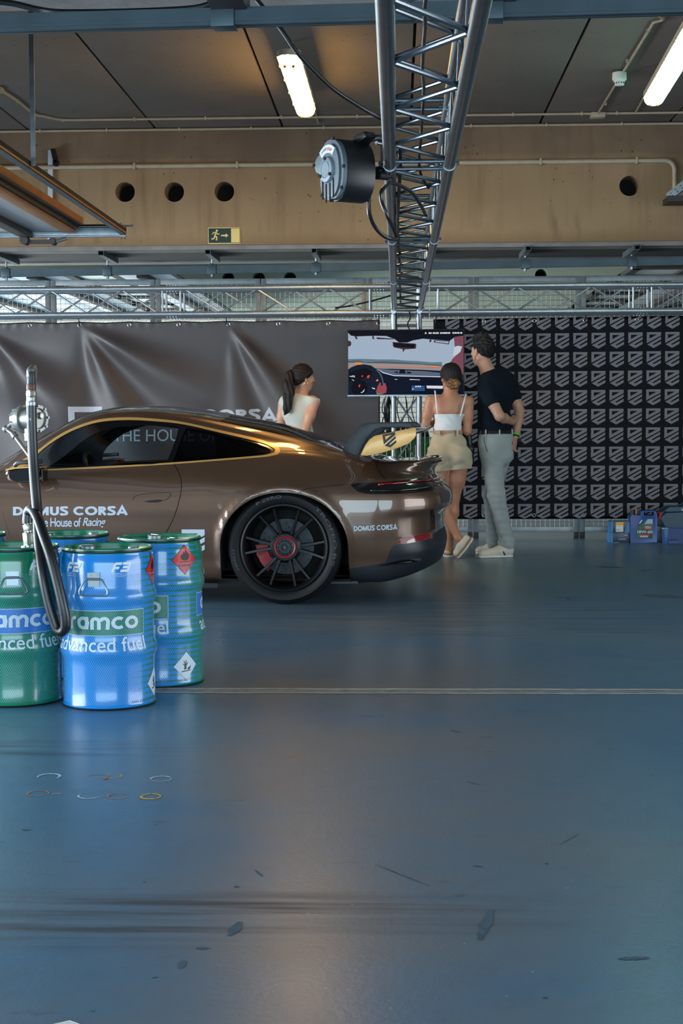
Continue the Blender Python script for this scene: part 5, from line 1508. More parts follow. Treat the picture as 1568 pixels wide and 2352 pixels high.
    MB().cyl((-.02 + .16, -(h - .03), -.205), (-.02 + .16, -(h - .045), -.212), .006, n=8).build('valve', M_chrome, w)
    if text:
        for s, a0, a1, r0, hh in (('P ZERO', 122, 92, .318, .020), ('TROFEO RS', 52, -20, .318, .022), ('PIRELLI', 206, 182, .318, .016)):
            v, f = fit_text(s, 1.0, 1.0, bold=.02); v, f = split_text(v, f, .04)
            fn = lambda x, y, a0=a0, a1=a1, r0=r0, hh=hh: ((r0 + hh * y) * math.cos(math.radians(a0 + (a1 - a0) * x)), -(h + .0035 - max(0, (r0 + hh * y) - ri - .05) * .33), (r0 + hh * y) * math.sin(math.radians(a0 + (a1 - a0) * x)))
            decal('tyre_lettering', v, f, fn, M_tyretext, w)
    return w
RW = .368
wr_ = make_wheel(RW, .31, car); wr_.location = (0, -.757, RW)
c = copy_tree(wr_); c.parent = car; c.location = (0, .757, RW); c.rotation_euler = (0, 0, PI)
wf_ = make_wheel(.350, .26, car); wf_.location = (-2.457, -.765, .350)
c = copy_tree(wf_); c.parent = car; c.location = (-2.457, .765, .350); c.rotation_euler = (0, 0, PI)
# wheel wells, floor and skirts
for u0, r in ((0, .425), (-2.457, .41)):
    for s in (-1, 1):
        pr_ = [(u0 + r * math.cos(math.radians(a)), .36 + r * .95 * math.sin(math.radians(a))) for a in range(-20, 201, 10)]
        v = [(x, s * .86 if r > .42 else s * .84, z) for x, z in pr_] + [(x, s * .50, z) for x, z in pr_]; n_ = len(pr_)
        MB().add(v, [(i, i + 1, n_ + i + 1, n_ + i) for i in range(n_ - 1)] + [tuple(range(n_, 2 * n_))]).build('wheel_well', M_dark, car)
MB().prism([(-3.2, -.6), (-2.9, -.66), (-2.0, -.70), (-.5, -.72), (.45, -.66), (.55, -.5), (.55, .5), (.45, .66), (-.5, .72), (-2.0, .70), (-2.9, .66), (-3.2, .6)], .115, .135, U=(1, 0, 0), V=(0, 1, 0), N=(0, 0, 1)).build('underfloor', M_satin, car)
for s in (-1, 1):
    mb = MB(); mb.prism([(-2.0, .72), (-.46, .76), (-.44, .855), (-1.0, .838), (-1.6, .838), (-2.0, .86)], .10, .135, U=(1, 0, 0), V=(0, s, 0), N=(0, 0, 1)); mb.build('side_skirt', M_satin, car, bevel=.006)
dv = PX([(868, 1299), (910, 1288), (950, 1281), (968, 1281), (966, 1285), (940, 1291), (900, 1297)], 3)
v = []; 
for s in (1, -1):
    P = surf(np.array([p[0] for p in dv]), np.array([p[1] for p in dv])); N_ = surf_n(np.array([p[0] for p in dv]), np.array([p[1] for p in dv])) * sgn
    q_ = [Vector((x[0], -s * x[1], x[2])) for x in (P + N_ * .006)]
    me = bpy.data.meshes.new('diffuser_slot'); me.from_pydata([tuple(x) for x in q_], [], [tuple(range(len(q_)))]); o = link_mesh('diffuser_slot', me, M_gloss, car)
    sd = o.modifiers.new('thickness', 'SOLIDIFY'); sd.thickness = .006
# rear wing
NECK = [(.315, .955), (.345, 1.010), (.40, 1.085), (.445, 1.142), (.470, 1.156), (.50, 1.163), (.765, 1.167), (.780, 1.160), (.805, 1.128), (.80, 1.115), (.74, 1.128), (.60, 1.128), (.545, 1.112), (.50, 1.065), (.455, .995), (.43, .93)]
for s in (-1, 1):
    mb = MB(); mb.prism(NECK, -.02, .02, O=(0, s * .43, 0)); mb.build('wing_support', M_satin, car, bevel=.006)
def wing_sec(y):
    k = 1 - .0 * abs(y)
    up = [(.535, 1.040), (.545, 1.060), (.60, 1.085), (.68, 1.105), (.76, 1.119), (.835, 1.130)]; lo_ = [(.835, 1.124), (.76, 1.100), (.68, 1.074), (.60, 1.050), (.55, 1.034)]
    return [(u, y, z) for u, z in up + lo_]
secs = [wing_sec(y) for y in np.linspace(-.80, .80, 9)]
mb = MB(); vs = [p for s_ in secs for p in s_]; m_ = len(secs[0]); fs = []
for i in range(8):
    for j in range(m_): fs.append((i * m_ + j, i * m_ + (j + 1) % m_, (i + 1) * m_ + (j + 1) % m_, (i + 1) * m_ + j))
mb.add(vs, fs); mb.build('wing_plane', M_gloss, car)
EP = [(.484, .955), (.497, .985), (.513, 1.018), (.540, 1.055), (.575, 1.080), (.70, 1.106), (.830, 1.133), (.838, 1.126), (.840, 1.082), (.828, 1.062), (.793, 1.029), (.72, 1.000), (.62, .970), (.559, .957), (.52, .952)]
EPF = [(.50, 1.012), (.54, 1.055), (.575, 1.080), (.70, 1.106), (.830, 1.134), (.862, 1.140), (.850, 1.126), (.80, 1.090), (.70, 1.060), (.60, 1.032)]
for s in (-1, 1):
    mb = MB(); mb.prism(EP if s == -1 else EPF, -.006, .006, O=(0, s * .806, 0)); e = mb.build('wing_endplate', M_gold if s == -1 else M_gloss, car, bevel=.003)
    if s == -1:
        v, f = emblem(); 
        pa_, pb_, pc_ = (.6115, 1.0865), (.6910, 1.1035), (.6225, 1.030)
        # emblem frame: origin at the lower left corner, tilted like the plate
        ex_ = Vector((.0795, .017)); ey_ = Vector((-.012, .0805)); o_ = Vector((.624, 1.0865)) - ey_ * 1.12
        decal('endplate_emblem', v, f, lambda a, b: (o_.x + ex_.x * a + ey_.x * b, -.8135, o_.y + ex_.y * a + ey_.y * b), M_decalb, e)
# door mirrors
MIR = [(-1.775, .815), (-1.785, .845), (-1.765, .872), (-1.70, .888), (-1.60, .900), (-1.555, .895), (-1.538, .872), (-1.540, .842), (-1.57, .805), (-1.64, .783), (-1.70, .785), (-1.745, .795)]
for s in (-1, 1):
    def dome(name, sc_, z_off, m, parent, y0, y1, sub=None):
        secs = []
        cx_ = sum(p[0] for p in MIR) / len(MIR); cz_ = sum(p[1] for p in MIR) / len(MIR)
        mb = MB(); pl = [(v.x, v.y) for v in catmull([(x, z, 0) for x, z in MIR], 3, True)]; n_ = len(pl); vs = []
        rows = [(y0, .80), (y0 + (y1 - y0) * .15, .95), (y0 + (y1 - y0) * .5, 1.0), (y0 + (y1 - y0) * .82, .93), (y1, .70)]
        for y, k in rows: vs += [(cx_ + (x - cx_) * k * sc_, s * y, cz_ + (z - cz_) * k * sc_ + z_off) for x, z in pl]
        fs = [(r * n_ + i, r * n_ + (i + 1) % n_, (r + 1) * n_ + (i + 1) % n_, (r + 1) * n_ + i) for r in range(4) for i in range(n_)] + [tuple(range(n_)), tuple(range(4 * n_, 5 * n_))]
        mb.add(vs, fs); return mb.build(name, m, parent)
    mr = dome('mirror', 1.0, 0, M_gloss, car, .90, 1.06)
    mb = MB(); mb.prism([(-1.765, .868), (-1.70, .880), (-1.60, .886), (-1.54, .884), (-1.54, .892), (-1.60, .894), (-1.70, .889), (-1.765, .878)], .905, 1.066, N=(0, s, 0)); mb.build('mirror_stripe', M_gold, mr)
    mb = MB(); mb.tube(catmull([(-1.70, s * .80, .862), (-1.69, s * .86, .868), (-1.66, s * .92, .86)], 4), .018); mb.tube(catmull([(-1.77, s * .86, .895), (-1.72, s * .93, .915), (-1.63, s * .96, .92), (-1.56, s * .95, .925)], 5), .014); mb.build('mirror_arm', M_satin, mr)
    mb = MB(); mb.prism([(-.0, 0)] * 0 or [(.93, .80), (1.03, .80), (1.04, .875), (.925, .885)], -.003, .003, O=(-1.536, 0, 0), U=(0, s, 0), V=(0, 0, 1), N=(1, 0, 0)); mb.build('mirror_glass', M_chrome, mr)
# cabin: dashboard, steering wheel, low seats, pillar tube
mb = MB(); mb.prism([(-2.0, .60), (-1.45, .60), (-1.42, .74), (-1.50, .83), (-1.80, .865), (-2.0, .86)], -.70, .70); mb.build('dashboard', M_carin, car, bevel=.02)
sw = MB(); R_ = Matrix.Rotation(math.radians(65), 3, 'Y')
sw.tube([Vector((-1.36, -.36, .80)) + R_ @ Vector((.175 * math.cos(2 * PI * k / 28), .175 * math.sin(2 * PI * k / 28), 0)) for k in range(29)], .017, n=8, caps=False); sw.cyl((-1.36, -.36, .80), (-1.55, -.36, .72), .03); sw.box((-1.365, -.36, .80), (.03, .30, .05)); sw.build('steering_wheel', M_satin, car)
for s in (-1, 1):
    mb = MB(); mb.prism([(-1.25, .22), (-.75, .22), (-.60, .82), (-.68, .84), (-.86, .42), (-1.25, .38)], -.22, .22, O=(0, s * .36, 0)); mb.build('seat', M_carin, car, bevel=.04)
MB().prism([(-2.0, .2), (-.2, .2), (-.2, .25), (-2.0, .25)], -.68, .68).build('cabin_floor', M_carin, car)
MB().bbox((-.42, -.62, .25), (-.38, .62, .80)).build('cabin_bulkhead', M_carin, car)
# ------------------------------------------------------------------ fuel drums
def drum_paint():
    m = mat('drum_paint', rgb(20, 130, 214), 0.22, coat=.6, coat_rough=.08)
    n = NB(m)
    ang = n.m('ABSOLUTE', n.m('ARCTAN2', n.x, n.m('MULTIPLY', n.y, -1.0)))      # 0 at the blue front, pi at the green front
    k = n.m('ADD', n.m('MULTIPLY', n.z, 1 / .0235), n.m('MULTIPLY', ang, .12))
    tri = n.m('MULTIPLY', n.m('ABSOLUTE', n.m('SUBTRACT', n.m('FRACT', k), .5)), 2.0)
    row = n.noise(n.vec(0.0, 0.0, n.m('MULTIPLY', n.m('FLOOR', k), 7.31)), 1.0, 1)
    a2 = n.m('ADD', ang, n.m('MULTIPLY', n.m('SUBTRACT', row, .5), .5))
    w = n.ramp(a2, .78, 2.30, -.06, 1.06)
    f = n.ramp(n.m('SUBTRACT', w, tri), -.03, .03)
    n.nt.links.new(n.mix(f, rgb(0, 124, 204), rgb(0, 116, 80)), n.b.inputs['Base Color'])
    return m
M_drum = drum_paint()
M_dgreen = mat('drum_lid_green', rgb(14, 124, 88), .25, coat=.5)
M_chime = mat('chime_steel', rgb(60, 66, 72), .3, .8)
M_zinc = mat('bright_zinc', rgb(150, 156, 160), .38, .9)
M_net = mat('net_plastic', rgb(150, 200, 226), .22, alpha=.30)
M_pgreen = mat('print_green', rgb(8, 112, 80), .35); M_pblue = mat('print_blue', rgb(16, 104, 196), .35); M_pwhite = mat('print_white', rgb(214, 220, 228), .4)
M_hred = mat('hazard_red', rgb(206, 28, 26), .35); M_paper = mat('paper_label', rgb(206, 202, 186), .7, noise=.12, nscale=40)
DP = [(.186, .0), (.193, .003), (.195, .010), (.190, .018), (.1895, .10), (.190, .18), (.1925, .205), (.199, .220), (.2015, .236), (.2005, .252), (.194, .270), (.1905, .285), (.189, .30), (.189, .42), (.192, .432), (.199, .446), (.201, .460), (.199, .474), (.192, .490), (.190, .51), (.190, .595), (.1885, .615), (.183, .630), (.1815, .640)]
def dr(z):
    for (r0, z0), (r1, z1) in zip(DP, DP[1:]):
        if z0 <= z <= z1: return r0 + (r1 - r0) * (z - z0) / max(1e-9, z1 - z0)
    return DP[-1][0]
def wrap(th, z, off=.0008):    # th radians from the front, towards the right
    r = dr(z) + off; return (r * math.sin(th), -r * math.cos(th), z)
def band_patch(name, t0, t1, z0, z1, off, m, parent, nt=28, nz=6):
    vs = []; fs = []
    for i in range(nt + 1):
        for k in range(nz + 1): vs.append(wrap(t0 + (t1 - t0) * i / nt, z0 + (z1 - z0) * k / nz, off))
    for i in range(nt):
        for k in range(nz): a = i * (nz + 1) + k; fs.append((a, a + nz + 1, a + nz + 2, a + 1))
    me = bpy.data.meshes.new(name); me.from_pydata(vs, [], fs); me.polygons.foreach_set('use_smooth', [True] * len(fs)); return link_mesh(name, me, m, parent)
RD_ = .19
def drum_text(name, vf, th_c, w, z0, h, m, parent, off=.0016, shear=0, sub=.012):
    v, f = fit(vf, w, h); v, f = split_text(v, f, sub, 'both')
    return decal(name, v, f, lambda a, b: wrap(th_c + (a - w / 2) / RD_, z0 + b, off), m, parent)
D2R = math.radians
def make_drum():
    t = thing('fuel_drum', '-', 'drum', (0, 0, 0), 0, 'fuel drums in front of the car')
    MB().lathe(DP, 72, caps=False).build('body', M_drum, t, smooth=40)
    MB().lathe([(.1815, .640), (.186, .645), (.1875, .652), (.186, .659), (.181, .661), (.177, .656), (.1765, .640)], 72, closed=True).build('top_chime', M_dgreen, t)
    MB().lathe([(.1868, .6445), (.1882, .6485), (.1882, .652), (.1868, .655), (.186, .650)], 72, closed=True).build('chime_edge', M_chime, t)
    MB().lathe([(.186, -.0), (.1945, .003), (.1955, .008), (.191, .012), (.186, .008)], 72, closed=True).build('bottom_chime', M_chime, t)
    lid = MB().lathe([(.1768, .645), (.1765, .634), (.172, .630), (.150, .632), (.148, .635), (0, .635)], 64).build('lid', M_dgreen, t)
    mb = MB()
    for x, y, r in ((-.10, .045, .034), (.115, -.01, .022)):
        mb = MB().lathe([(r * 1.25, .632), (r * 1.25, .640), (r, .645), (r, .655), (r * .9, .659), (0, .659)], 24, c=(x, y, 0)); mb.box((x, y, .659), (r * 1.5, .008, .006)); mb.build('bung', M_zinc, t)
    mb = MB(); mb.prism([(-.075, -.105), (.105, -.085), (.085, .07), (-.06, .06)], .6362, .6372, U=(1, 0, 0), V=(0, 1, 0), N=(0, 0, 1)); mb.build('lid_label', M_paper, t)
    # ring handles with their hinge plates on both fronts
    for th in (0, PI):
        R = Matrix.Rotation(th, 3, 'Z'); y = -(dr(.55) + .003)
        mb = MB(); mb.box(R @ Vector((0, y, .556)), (.052, .004, .022), R); mb.cyl(R @ Vector((-.026, y - .004, .541)), R @ Vector((.026, y - .004, .541)), .0055, n=10); mb.box(R @ Vector((0, y + .0005, .524)), (.048, .002, .03), R)
        for x in (-.015, .015): mb.cyl(R @ Vector((x, y - .002, .557)), R @ Vector((x, y - .005, .557)), .004, n=8)
        pl = mb.build('handle_plate', M_zinc, t)
        path = [(-.026, .541), (-.036, .536), (-.058, .497), (-.060, .482), (-.050, .474), (.050, .474), (.060, .482), (.058, .497), (.036, .536), (.026, .541)]
        MB().tube([R @ Vector((x, y - .005 - .004 * (z < .5), z)) for x, z in path], .0032, n=8).build('ring_handle', M_zinc, pl)
    # prints: one panel on the blue front, one on the green front
    for th, pm in ((0, M_pgreen), (PI, M_pblue)):
        a = D2R(66)
        band_patch('panel_border', th - a, th + a, .307, .411, .0006, M_pwhite, t, 36, 4); band_patch('print_panel', th - a + .010, th + a - .010, .309, .409, .0010, pm, t, 36, 4)
        drum_text('drum_lettering', stroke_text('aramco', .25, .13), th + D2R(1), .366, .333, .054, M_pwhite, t)
        drum_text('drum_lettering', text_polys('advanced fuel', 1.0, bold=.008), th + D2R(2), .42, .243, .058, M_pwhite, t)
        for s, tc, w in (('F2', -29, .052), ('F3', 34, .054)):
            drum_text('drum_lettering', stroke_text(s, .26, .12, .38), th + D2R(tc), w + .034, .567, .040, M_pwhite, t)
            drum_text('drum_lettering', text_polys('FIA FORMULA ' + s[1], 1.0), th + D2R(tc - 4), .062, .557, .007, M_pwhite, t); drum_text('drum_lettering', text_polys('CHAMPIONSHIP', 1.0), th + D2R(tc - 4), .062, .548, .006, M_pwhite, t)
    def diamond(name, tc, zc, r, m, off): 
        vs = []; fs = []; N = 10
        for i in range(N + 1):
            for k in range(N + 1):
                p = (i / N - .5); q = (k / N - .5); vs.append(wrap(tc + (p - q) * r * 2 / 2 / RD_, zc + (p + q) * r, off))
        for i in range(N):
            for k in range(N): a = i * (N + 1) + k; fs.append((a, a + N + 1, a + N + 2, a + 1))
        me = bpy.data.meshes.new(name); me.from_pydata(vs, [], fs); return link_mesh(name, me, m, t)
    tc = D2R(91)
    def hz(polys, r, zc, m, parent, name, off=.0022):
        v, f = polys_cdt(polys); v, f = split_text(v, f, .12, 'both'); decal(name, v, f, lambda a, b: wrap(tc + a * r / RD_, zc + b * r, off), m, parent)
    ed = diamond('hazard_label', tc, .566, .067, M_decalb, .0012); dd = diamond('hazard_label', tc, .566, .064, M_hred, .0016)
    hz([[(-.30, .05), (-.36, .22), (-.26, .42), (-.2, .3), (-.14, .62), (-.02, .42), (.02, .78), (.14, .55), (.2, .62), (.22, .40), (.30, .46), (.36, .2), (.28, .03), (.12, -.06), (-.1, -.06)], [(-.36, -.12), (.36, -.12), (.36, -.19), (-.36, -.19)]], .064, .566, M_decalb, dd, 'flame_symbol')
    drum_text('hazard_lettering', text_polys('FLAMMABLE', 1.0), tc, .064, .566 - .030, .010, M_decalb, t, .0022)
    dd2 = diamond('hazard_label', tc, .092, .062, M_pwhite, .0016)
    hz([[(-.20, -.25), (-.14, 0), (-.30, .14), (-.28, .18), (-.13, .08), (-.2, .36), (-.15, .38), (-.08, .12), (-.02, .42), (.03, .40), (-.01, .1), (.14, .28), (.17, .24), (.0, -.02), (.02, -.25)], [(-.40, -.36), (.42, -.30), (.42, -.36), (-.38, -.44)], [(.10, -.28), (.16, -.14), (.36, -.08), (.44, .04), (.40, -.16), (.30, -.28)]], .062, .092, M_decalb, dd2, 'tree_symbol')
    drum_text('drum_lettering', text_polys('UX1.2/300/25/NL/TC', 1.0), D2R(70), .16, .024, .009, M_decalb, t, .001)
    # plastic netting sleeve
    vs = []; fs = []; NT, NZ = 132, 74; z0, z1 = .022, .556; hw = .00075
    for k in range(NZ):
        za = z0 + (z1 - z0) * k / NZ; zb = z0 + (z1 - z0) * (k + 1) / NZ
        for i in range(NT):
            ta = 2 * PI * (i + .5 * (k % 2)) / NT
            for s in (-1, 1):
                tb = ta + s * PI / NT; b = len(vs); dw = hw / RD_ * 1.3
                q1 = (za + zb) / 2
                vs += [wrap(ta - dw, za, .0022), wrap(ta + dw, za, .0022), wrap(tb + dw, zb, .0022), wrap(tb - dw, zb, .0022)]
                fs.append((b, b + 1, b + 2, b + 3))
    me = bpy.data.meshes.new('netting_sleeve'); me.from_pydata(vs, [], fs)
    me.polygons.foreach_set('use_smooth', [True] * len(fs))
    link_mesh('netting_sleeve', me, M_net, t, 'stuff')
    return t
drum0 = make_drum()
def lay(px, py_front):
    g = atz(px, py_front, 0); return Vector((g.x, g.y + .19, 0))
p1 = lay(231, 1633); p2 = lay(354, 1581); p3 = lay(14, 1626)
p2 = Vector((p2.x, p2.y, 0)); p3.x = p1.x - .409
p4 = Vector((at(157, 1236, 6.85).x, 6.86, 0)); p5 = Vector((at(-74, 1230, 6.9).x, 6.86, 0))
spots = [(p1, -6, 'blue fuel drum with its green name panel facing the camera, frontmost of the group'), (p2, -46, 'blue fuel drum with red flammable diamond and green streaks at the right of the group'),
         (p3, 192, 'green fuel drum with a blue name panel, carrying the pump'), (p4, 20, 'fuel drum in the back row between the green drum and the right drum'), (p5, 15, 'fuel drum in the back row at the left edge, mostly hidden behind the green drum')]
for i, (p, rz, lb) in enumerate(spots):
    o = drum0 if i == 0 else copy_tree(drum0)
    o.location = p; o.rotation_euler = (0, 0, D2R(rz)); o['label'] = lb
# ------------------------------------------------------------------ hand pump on the green drum with its hose
M_pump = mat('pump_cast_alloy', rgb(158, 156, 150), .38, .75, noise=.12, nscale=30)
M_brass = mat('fitting_steel', rgb(172, 170, 160), .28, .9)
YP = 6.22
pc = at(66, 962, YP); pz = .66
pb = Vector((at(88, 1200, YP).x, YP, .636))
pump = thing('fuel_pump', 'grey cast metal rotary hand pump standing on the green drum', 'pump', pb)
C = pc - pb
ax = Vector((math.sin(D2R(58)), -math.cos(D2R(58)), 0.02)).normalized()   # flange looks right and towards the camera
rot = Vector((0, 0, 1)).rotation_difference(ax).to_matrix()
def plathe(nm, prof, m, n=40, **k): return MB().lathe(prof, n, c=C, R=rot).build(nm, m, pump, **k)
plathe('pump_body', [(0, -.075), (.036, -.075), (.046, -.068), (.05, -.05), (.052, -.02), (.048, .0), (.047, .03), (.052, .04), (.060, .045), (.060, .056), (.056, .060), (.044, .060), (.040, .050), (0, .050)], M_pump, smooth=30)
mb = MB()
for k in range(10):
    a = 2 * PI * k / 10; e = rot @ Vector((.046 * math.cos(a), .046 * math.sin(a), 0)); mb.cyl(C + e - ax * .07, C + e - ax * .03, .005, n=6)
mb.build('body_rib', M_pump, pump)
plathe('rear_ring', [(.052, -.034), (.060, -.032), (.062, -.02), (.060, -.010), (.05, -.008)], M_pump)
bolt = MB().cyl((0, 0, 0), (0, 0, .009), .006, n=6).mesh('flange_bolt'); bolt.materials.append(M_zinc)
for k in range(8):
    a = 2 * PI * k / 8 + .3; e = rot @ Vector((.052 * math.cos(a), .052 * math.sin(a), .058))
    o = link_mesh('flange_bolt', bolt, None, pump); o.location = C + e; o.rotation_mode = 'QUATERNION'; o.rotation_quaternion = ax.to_track_quat('Z', 'Y')
for dx, dz, r in ((.02, .012, .015), (-.022, .015, .0135)):
    e = rot @ Vector((0, 0, .05)); uu = Vector((0, 0, 1)).cross(ax).normalized()
    c_ = C + e + uu * dx + Vector((0, 0, dz)); mb = MB(); mb.cyl(c_, c_ + ax * .014, r, n=20); mb.cyl(c_ + ax * .014, c_ + ax * .016, r * .72, n=20); mb.build('flange_plug', M_brass, pump, bevel=.001)
h0 = at(14, 985, YP + .05) - pb; h1 = at(30, 996, YP + .02) - pb; h2 = at(70, 1050, YP - .03) - pb
mb = MB(); mb.cyl(C - ax * .075, h0, .009); mb.sphere(h0, .016); mb.tube([h0, h1, h2], .009); mb.cyl(h1, h1 + (h2 - h1).normalized() * .02, .014); mb.build('crank_arm', M_pump, pump, smooth=40)
mb = MB(); mb.cyl(h2, h2 + Vector((.03, -.01, -.05)), .013); mb.build('crank_grip', M_black, pump)
mb = MB(); mb.cyl((0, 0, -.02), (C.x * .7, C.y, C.z - .04), .018, n=16); mb.cyl((0, 0, 0), (0, 0, .05), .03, n=6); mb.cyl((C.x * .7, C.y, C.z - .09), (C.x * .85, C.y, C.z - .03), .028, n=8); mb.build('stand_pipe', M_brass, pump)
# outlet elbow, collar and nuts above the body
YO = YP - .06
o_top = at(71, 852, YO) - pb
def seg(nm, y0, y1, rpx, m, n=20, bev=.0):
    a = at(72, y0, YO) - pb; b = at(72, y1, YO) - pb; r = rpx * YO / FOC; return MB().cyl(a, b, r, n=n).build(nm, m, pump, bevel=bev)
seg('outlet_pipe', 853, 885, 9.5, M_rail if False else M_satin, 20, .004)
tp = at(70, 855, YO) - pb
MB().tube(catmull([tp + Vector((0, 0, -.02)), tp + Vector((0, .004, .004)), tp + Vector((0, .02, .010)), tp + Vector((0, .05, .004)), C + Vector((0.0, .02, .055))], 5), .0172, n=16).build('outlet_elbow', M_pump, pump)
seg('outlet_collar', 882, 896, 11, M_brown if False else mat('rusty_collar', rgb(92, 62, 50), .45, .4, noise=.2, nscale=40), 20, .002)
seg('hex_nut', 897, 911, 12.5, M_brass, 6, .002); seg('hose_nut', 911, 922, 11.5, M_brass, 8, .002); seg('hose_ferrule', 922, 932, 12, M_zinc, 20, .001)
fb = at(66, 1238, 6.17)
fb.z = .637
mb = MB(); r = .02
for z0, z1, rr, nn in ((0, .025, .030, 20), (.02, .075, .0225, 6), (.075, .085, .019, 16), (.085, .11, .022, 8), (.11, .125, .019, 20)):
    mb.cyl(fb - pb + Vector((0, 0, z0)), fb - pb + Vector((-.004, 0, z1)), rr, n=nn)
mb.build('drum_fitting', M_brass, pump, bevel=.001)
hp = [(72, 926, YO), (73, 980, YO), (76, 1050, YO - .01), (80, 1110, YO - .03), (86, 1180, YO - .06), (90, 1250, YO - .14), (97, 1312, 5.97), (110, 1378, 5.955), (126, 1432, 5.95), (134, 1447, 5.945), (144, 1450, 5.935), (150, 1440, 5.925), (149, 1416, 5.92), (143, 1385, 5.92), (130, 1330, 5.93), (114, 1272, 5.95), (100, 1230, 5.99), (88, 1194, 6.05), (78, 1175, 6.11), (70, 1171, 6.15), (65, 1178, 6.17), (63, 1194, 6.17)]
P = catmull([at(*q_) for q_ in hp], 5); P.append(fb + Vector((-.004, 0, .115)))
o0 = P[0].copy(); hs = MB().tube([p - o0 for p in P], .0215, n=18).build('pump_hose', M_rubber); hs.location = o0
tag(hs, 'thick black rubber hose looping from the pump back down to the green drum', 'hose')
# ------------------------------------------------------------------ oil can, cartons and tool cases by the right banner
YR = 14.22
M_canblue = mat('can_blue', rgb(26, 70, 140), .32); M_lab = mat('label_black', rgb(24, 30, 34), .4); M_labgreen = mat('label_green', rgb(20, 92, 40), .4); M_labgrey = mat('label_grey', rgb(176, 180, 184), .4); M_labblue = mat('label_blue', rgb(40, 110, 190), .4)
a = at(1444, 1244, YR); b = at(1507, 1170, YR); cw = b.x - a.x; chh = b.z - a.z
can = thing('oil_canister', 'blue plastic engine oil canister with a handle, standing right of the cartons', 'canister', ((a.x + b.x) / 2, YR, 0))
# outline in unit box measured from the photo (x right, z up)
CO = [(.02, .0), (.97, 0), (1.0, .03), (1.0, .82), (.98, .93), (.92, 1.0), (.44, 1.0), (.38, .97), (.36, .86), (.06, .86), (.0, .80), (.0, .05)]
HO = [(.50, .95), (.86, .95), (.875, .90), (.84, .85), (.54, .85), (.50, .88)]
S = lambda L: [((x - .5) * cw, z * chh) for x, z in L]
mb = MB(); mb.prism(S(CO), -.06, .06, holes=[S(HO)]); cb_ = mb.build('body', M_canblue, can, bevel=.012)
for k in range(6):
    z = (.14 + k * .055) * chh; MB().prism([(-cw * .502, z), (-cw * .28, z), (-cw * .28, z + .008), (-cw * .502, z + .008)], -.0625, .0625).build('grip_rib', M_canblue, can, bevel=.002)
mb = MB(); c_ = ((.12 - .5) * cw, 0, .86 * chh); mb.cyl(c_, Vector(c_) + Vector((0, 0, .028)), .024, n=16); mb.cyl(Vector(c_) + Vector((0, 0, .02)), Vector(c_) + Vector((0, 0, .045)), .02, .018, n=16); mb.build('screw_cap', M_black, can)
yq = -.0615
def pan(nm, poly, m, par, dy=0.0): 
    v, f = polys_cdt([S(poly)]); return decal(nm, v, f, lambda x, z: (x, yq - dy, z), m, par)
lb = pan('label', [(.25, .13), (.83, .13), (.83, .74), (.64, .74), (.25, .47)], M_labgreen, can)
pan('label_panel', [(.32, .13), (.83, .13), (.83, .40), (.42, .40)], M_lab, can, .0006)
pan('label_panel', [(.52, .58), (.64, .735), (.825, .735), (.825, .58)], M_labgrey, can, .0006)
pan('label_panel', [(.53, .425), (.79, .425), (.79, .52), (.53, .52)], M_hred, can, .0006); pan('label_panel', [(.36, .235), (.72, .235), (.72, .265), (.36, .265)], M_hred, can, .001)
pan('label_panel', [(.36, .17), (.66, .17), (.66, .225), (.36, .225)], M_labgrey, can, .001); pan('label_swoosh', [(.32, .60), (.37, .60), (.46, .71), (.41, .71)], M_pwhite, can, .001)
def ctext(s, x0, z0, x1, z1, m, **k):
    v, f = fit_text(s, (x1 - x0) * cw, (z1 - z0) * chh, **k); decal('label_lettering', v, f, lambda x, z: ((x0 - .5) * cw + x, yq - .0014, z0 * chh + z), m, can)
ctext('10W-60', .27, .295, .82, .385, M_pwhite, bold=.02); ctext('LIQUI', .55, .54, .78, .605, M_labblue, bold=.02); ctext('MOLY', .55, .445, .78, .515, M_pwhite, bold=.02)
# cartons
M_carton = mat('carton_dark_blue', rgb(14, 44, 74), .35); M_cartonl = mat('carton_light_blue', rgb(30, 120, 180), .35); M_labyel = mat('label_yellow', rgb(236, 176, 30), .45)
def carton(lbl, x0, x1, y0, y1, yel, rz):
    a = at(x0, y1, YR); b = at(x1, y0, YR); w = b.x - a.x; h = b.z - a.z
    t = thing('carton', lbl, 'box', ((a.x + b.x) / 2, YR, a.z if yel else 0), rz, 'dark blue cartons by the emblem banner')
    MB().box((0, 0, h / 2), (w, .12, h)).build('carton_body', M_carton, t, bevel=.002)
    mb = MB(); mb.box((-w / 2 - .0006, 0, h / 2), (.001, .116, h * .96)); mb.box((-w / 2 + .013, -.0606, h / 2), (.022, .001, h * .98)); mb.prism([(.22 * w, .0), (.5 * w, .0), (.5 * w, h * .9), (.40 * w, h * .9)], -.061, -.0602) if yel else None; mb.build('side_print', M_cartonl, t)
    mb = MB(); mb.box((.0, 0, h + .0006), (w * .98, .118, .001)); mb.build('lid_flap', M_cartonl, t)
    return t, w, h
t1, w1, h1 = carton('dark blue carton on the floor, lower of the two left of the oil canister', 1397, 1443, 1222, 1245, False, D2R(6))
for s, x0, z0, x1, z1 in (('xenon', .14, .66, .32, .76), ('engine filter', -.30, .28, .10, .42)):
    v, f = text_polys('- - -', 1.0); 
mb = MB(); mb.box((.02, -.0608, h1 * .36), (w1 * .38, .001, .006)); mb.box((.28 * w1, -.0608, h1 * .74), (w1 * .18, .001, .007)); mb.box((-.2 * w1, -.0608, h1 * .04), (w1 * .3, .001, .003)); mb.build('print_line', M_labgrey, t1)
t2, w2, h2_ = carton('dark blue carton with a yellow and white label, stacked on the lower carton', 1398, 1443, 1196, 1222, True, D2R(4))
t2.location.z = h1 + .0015
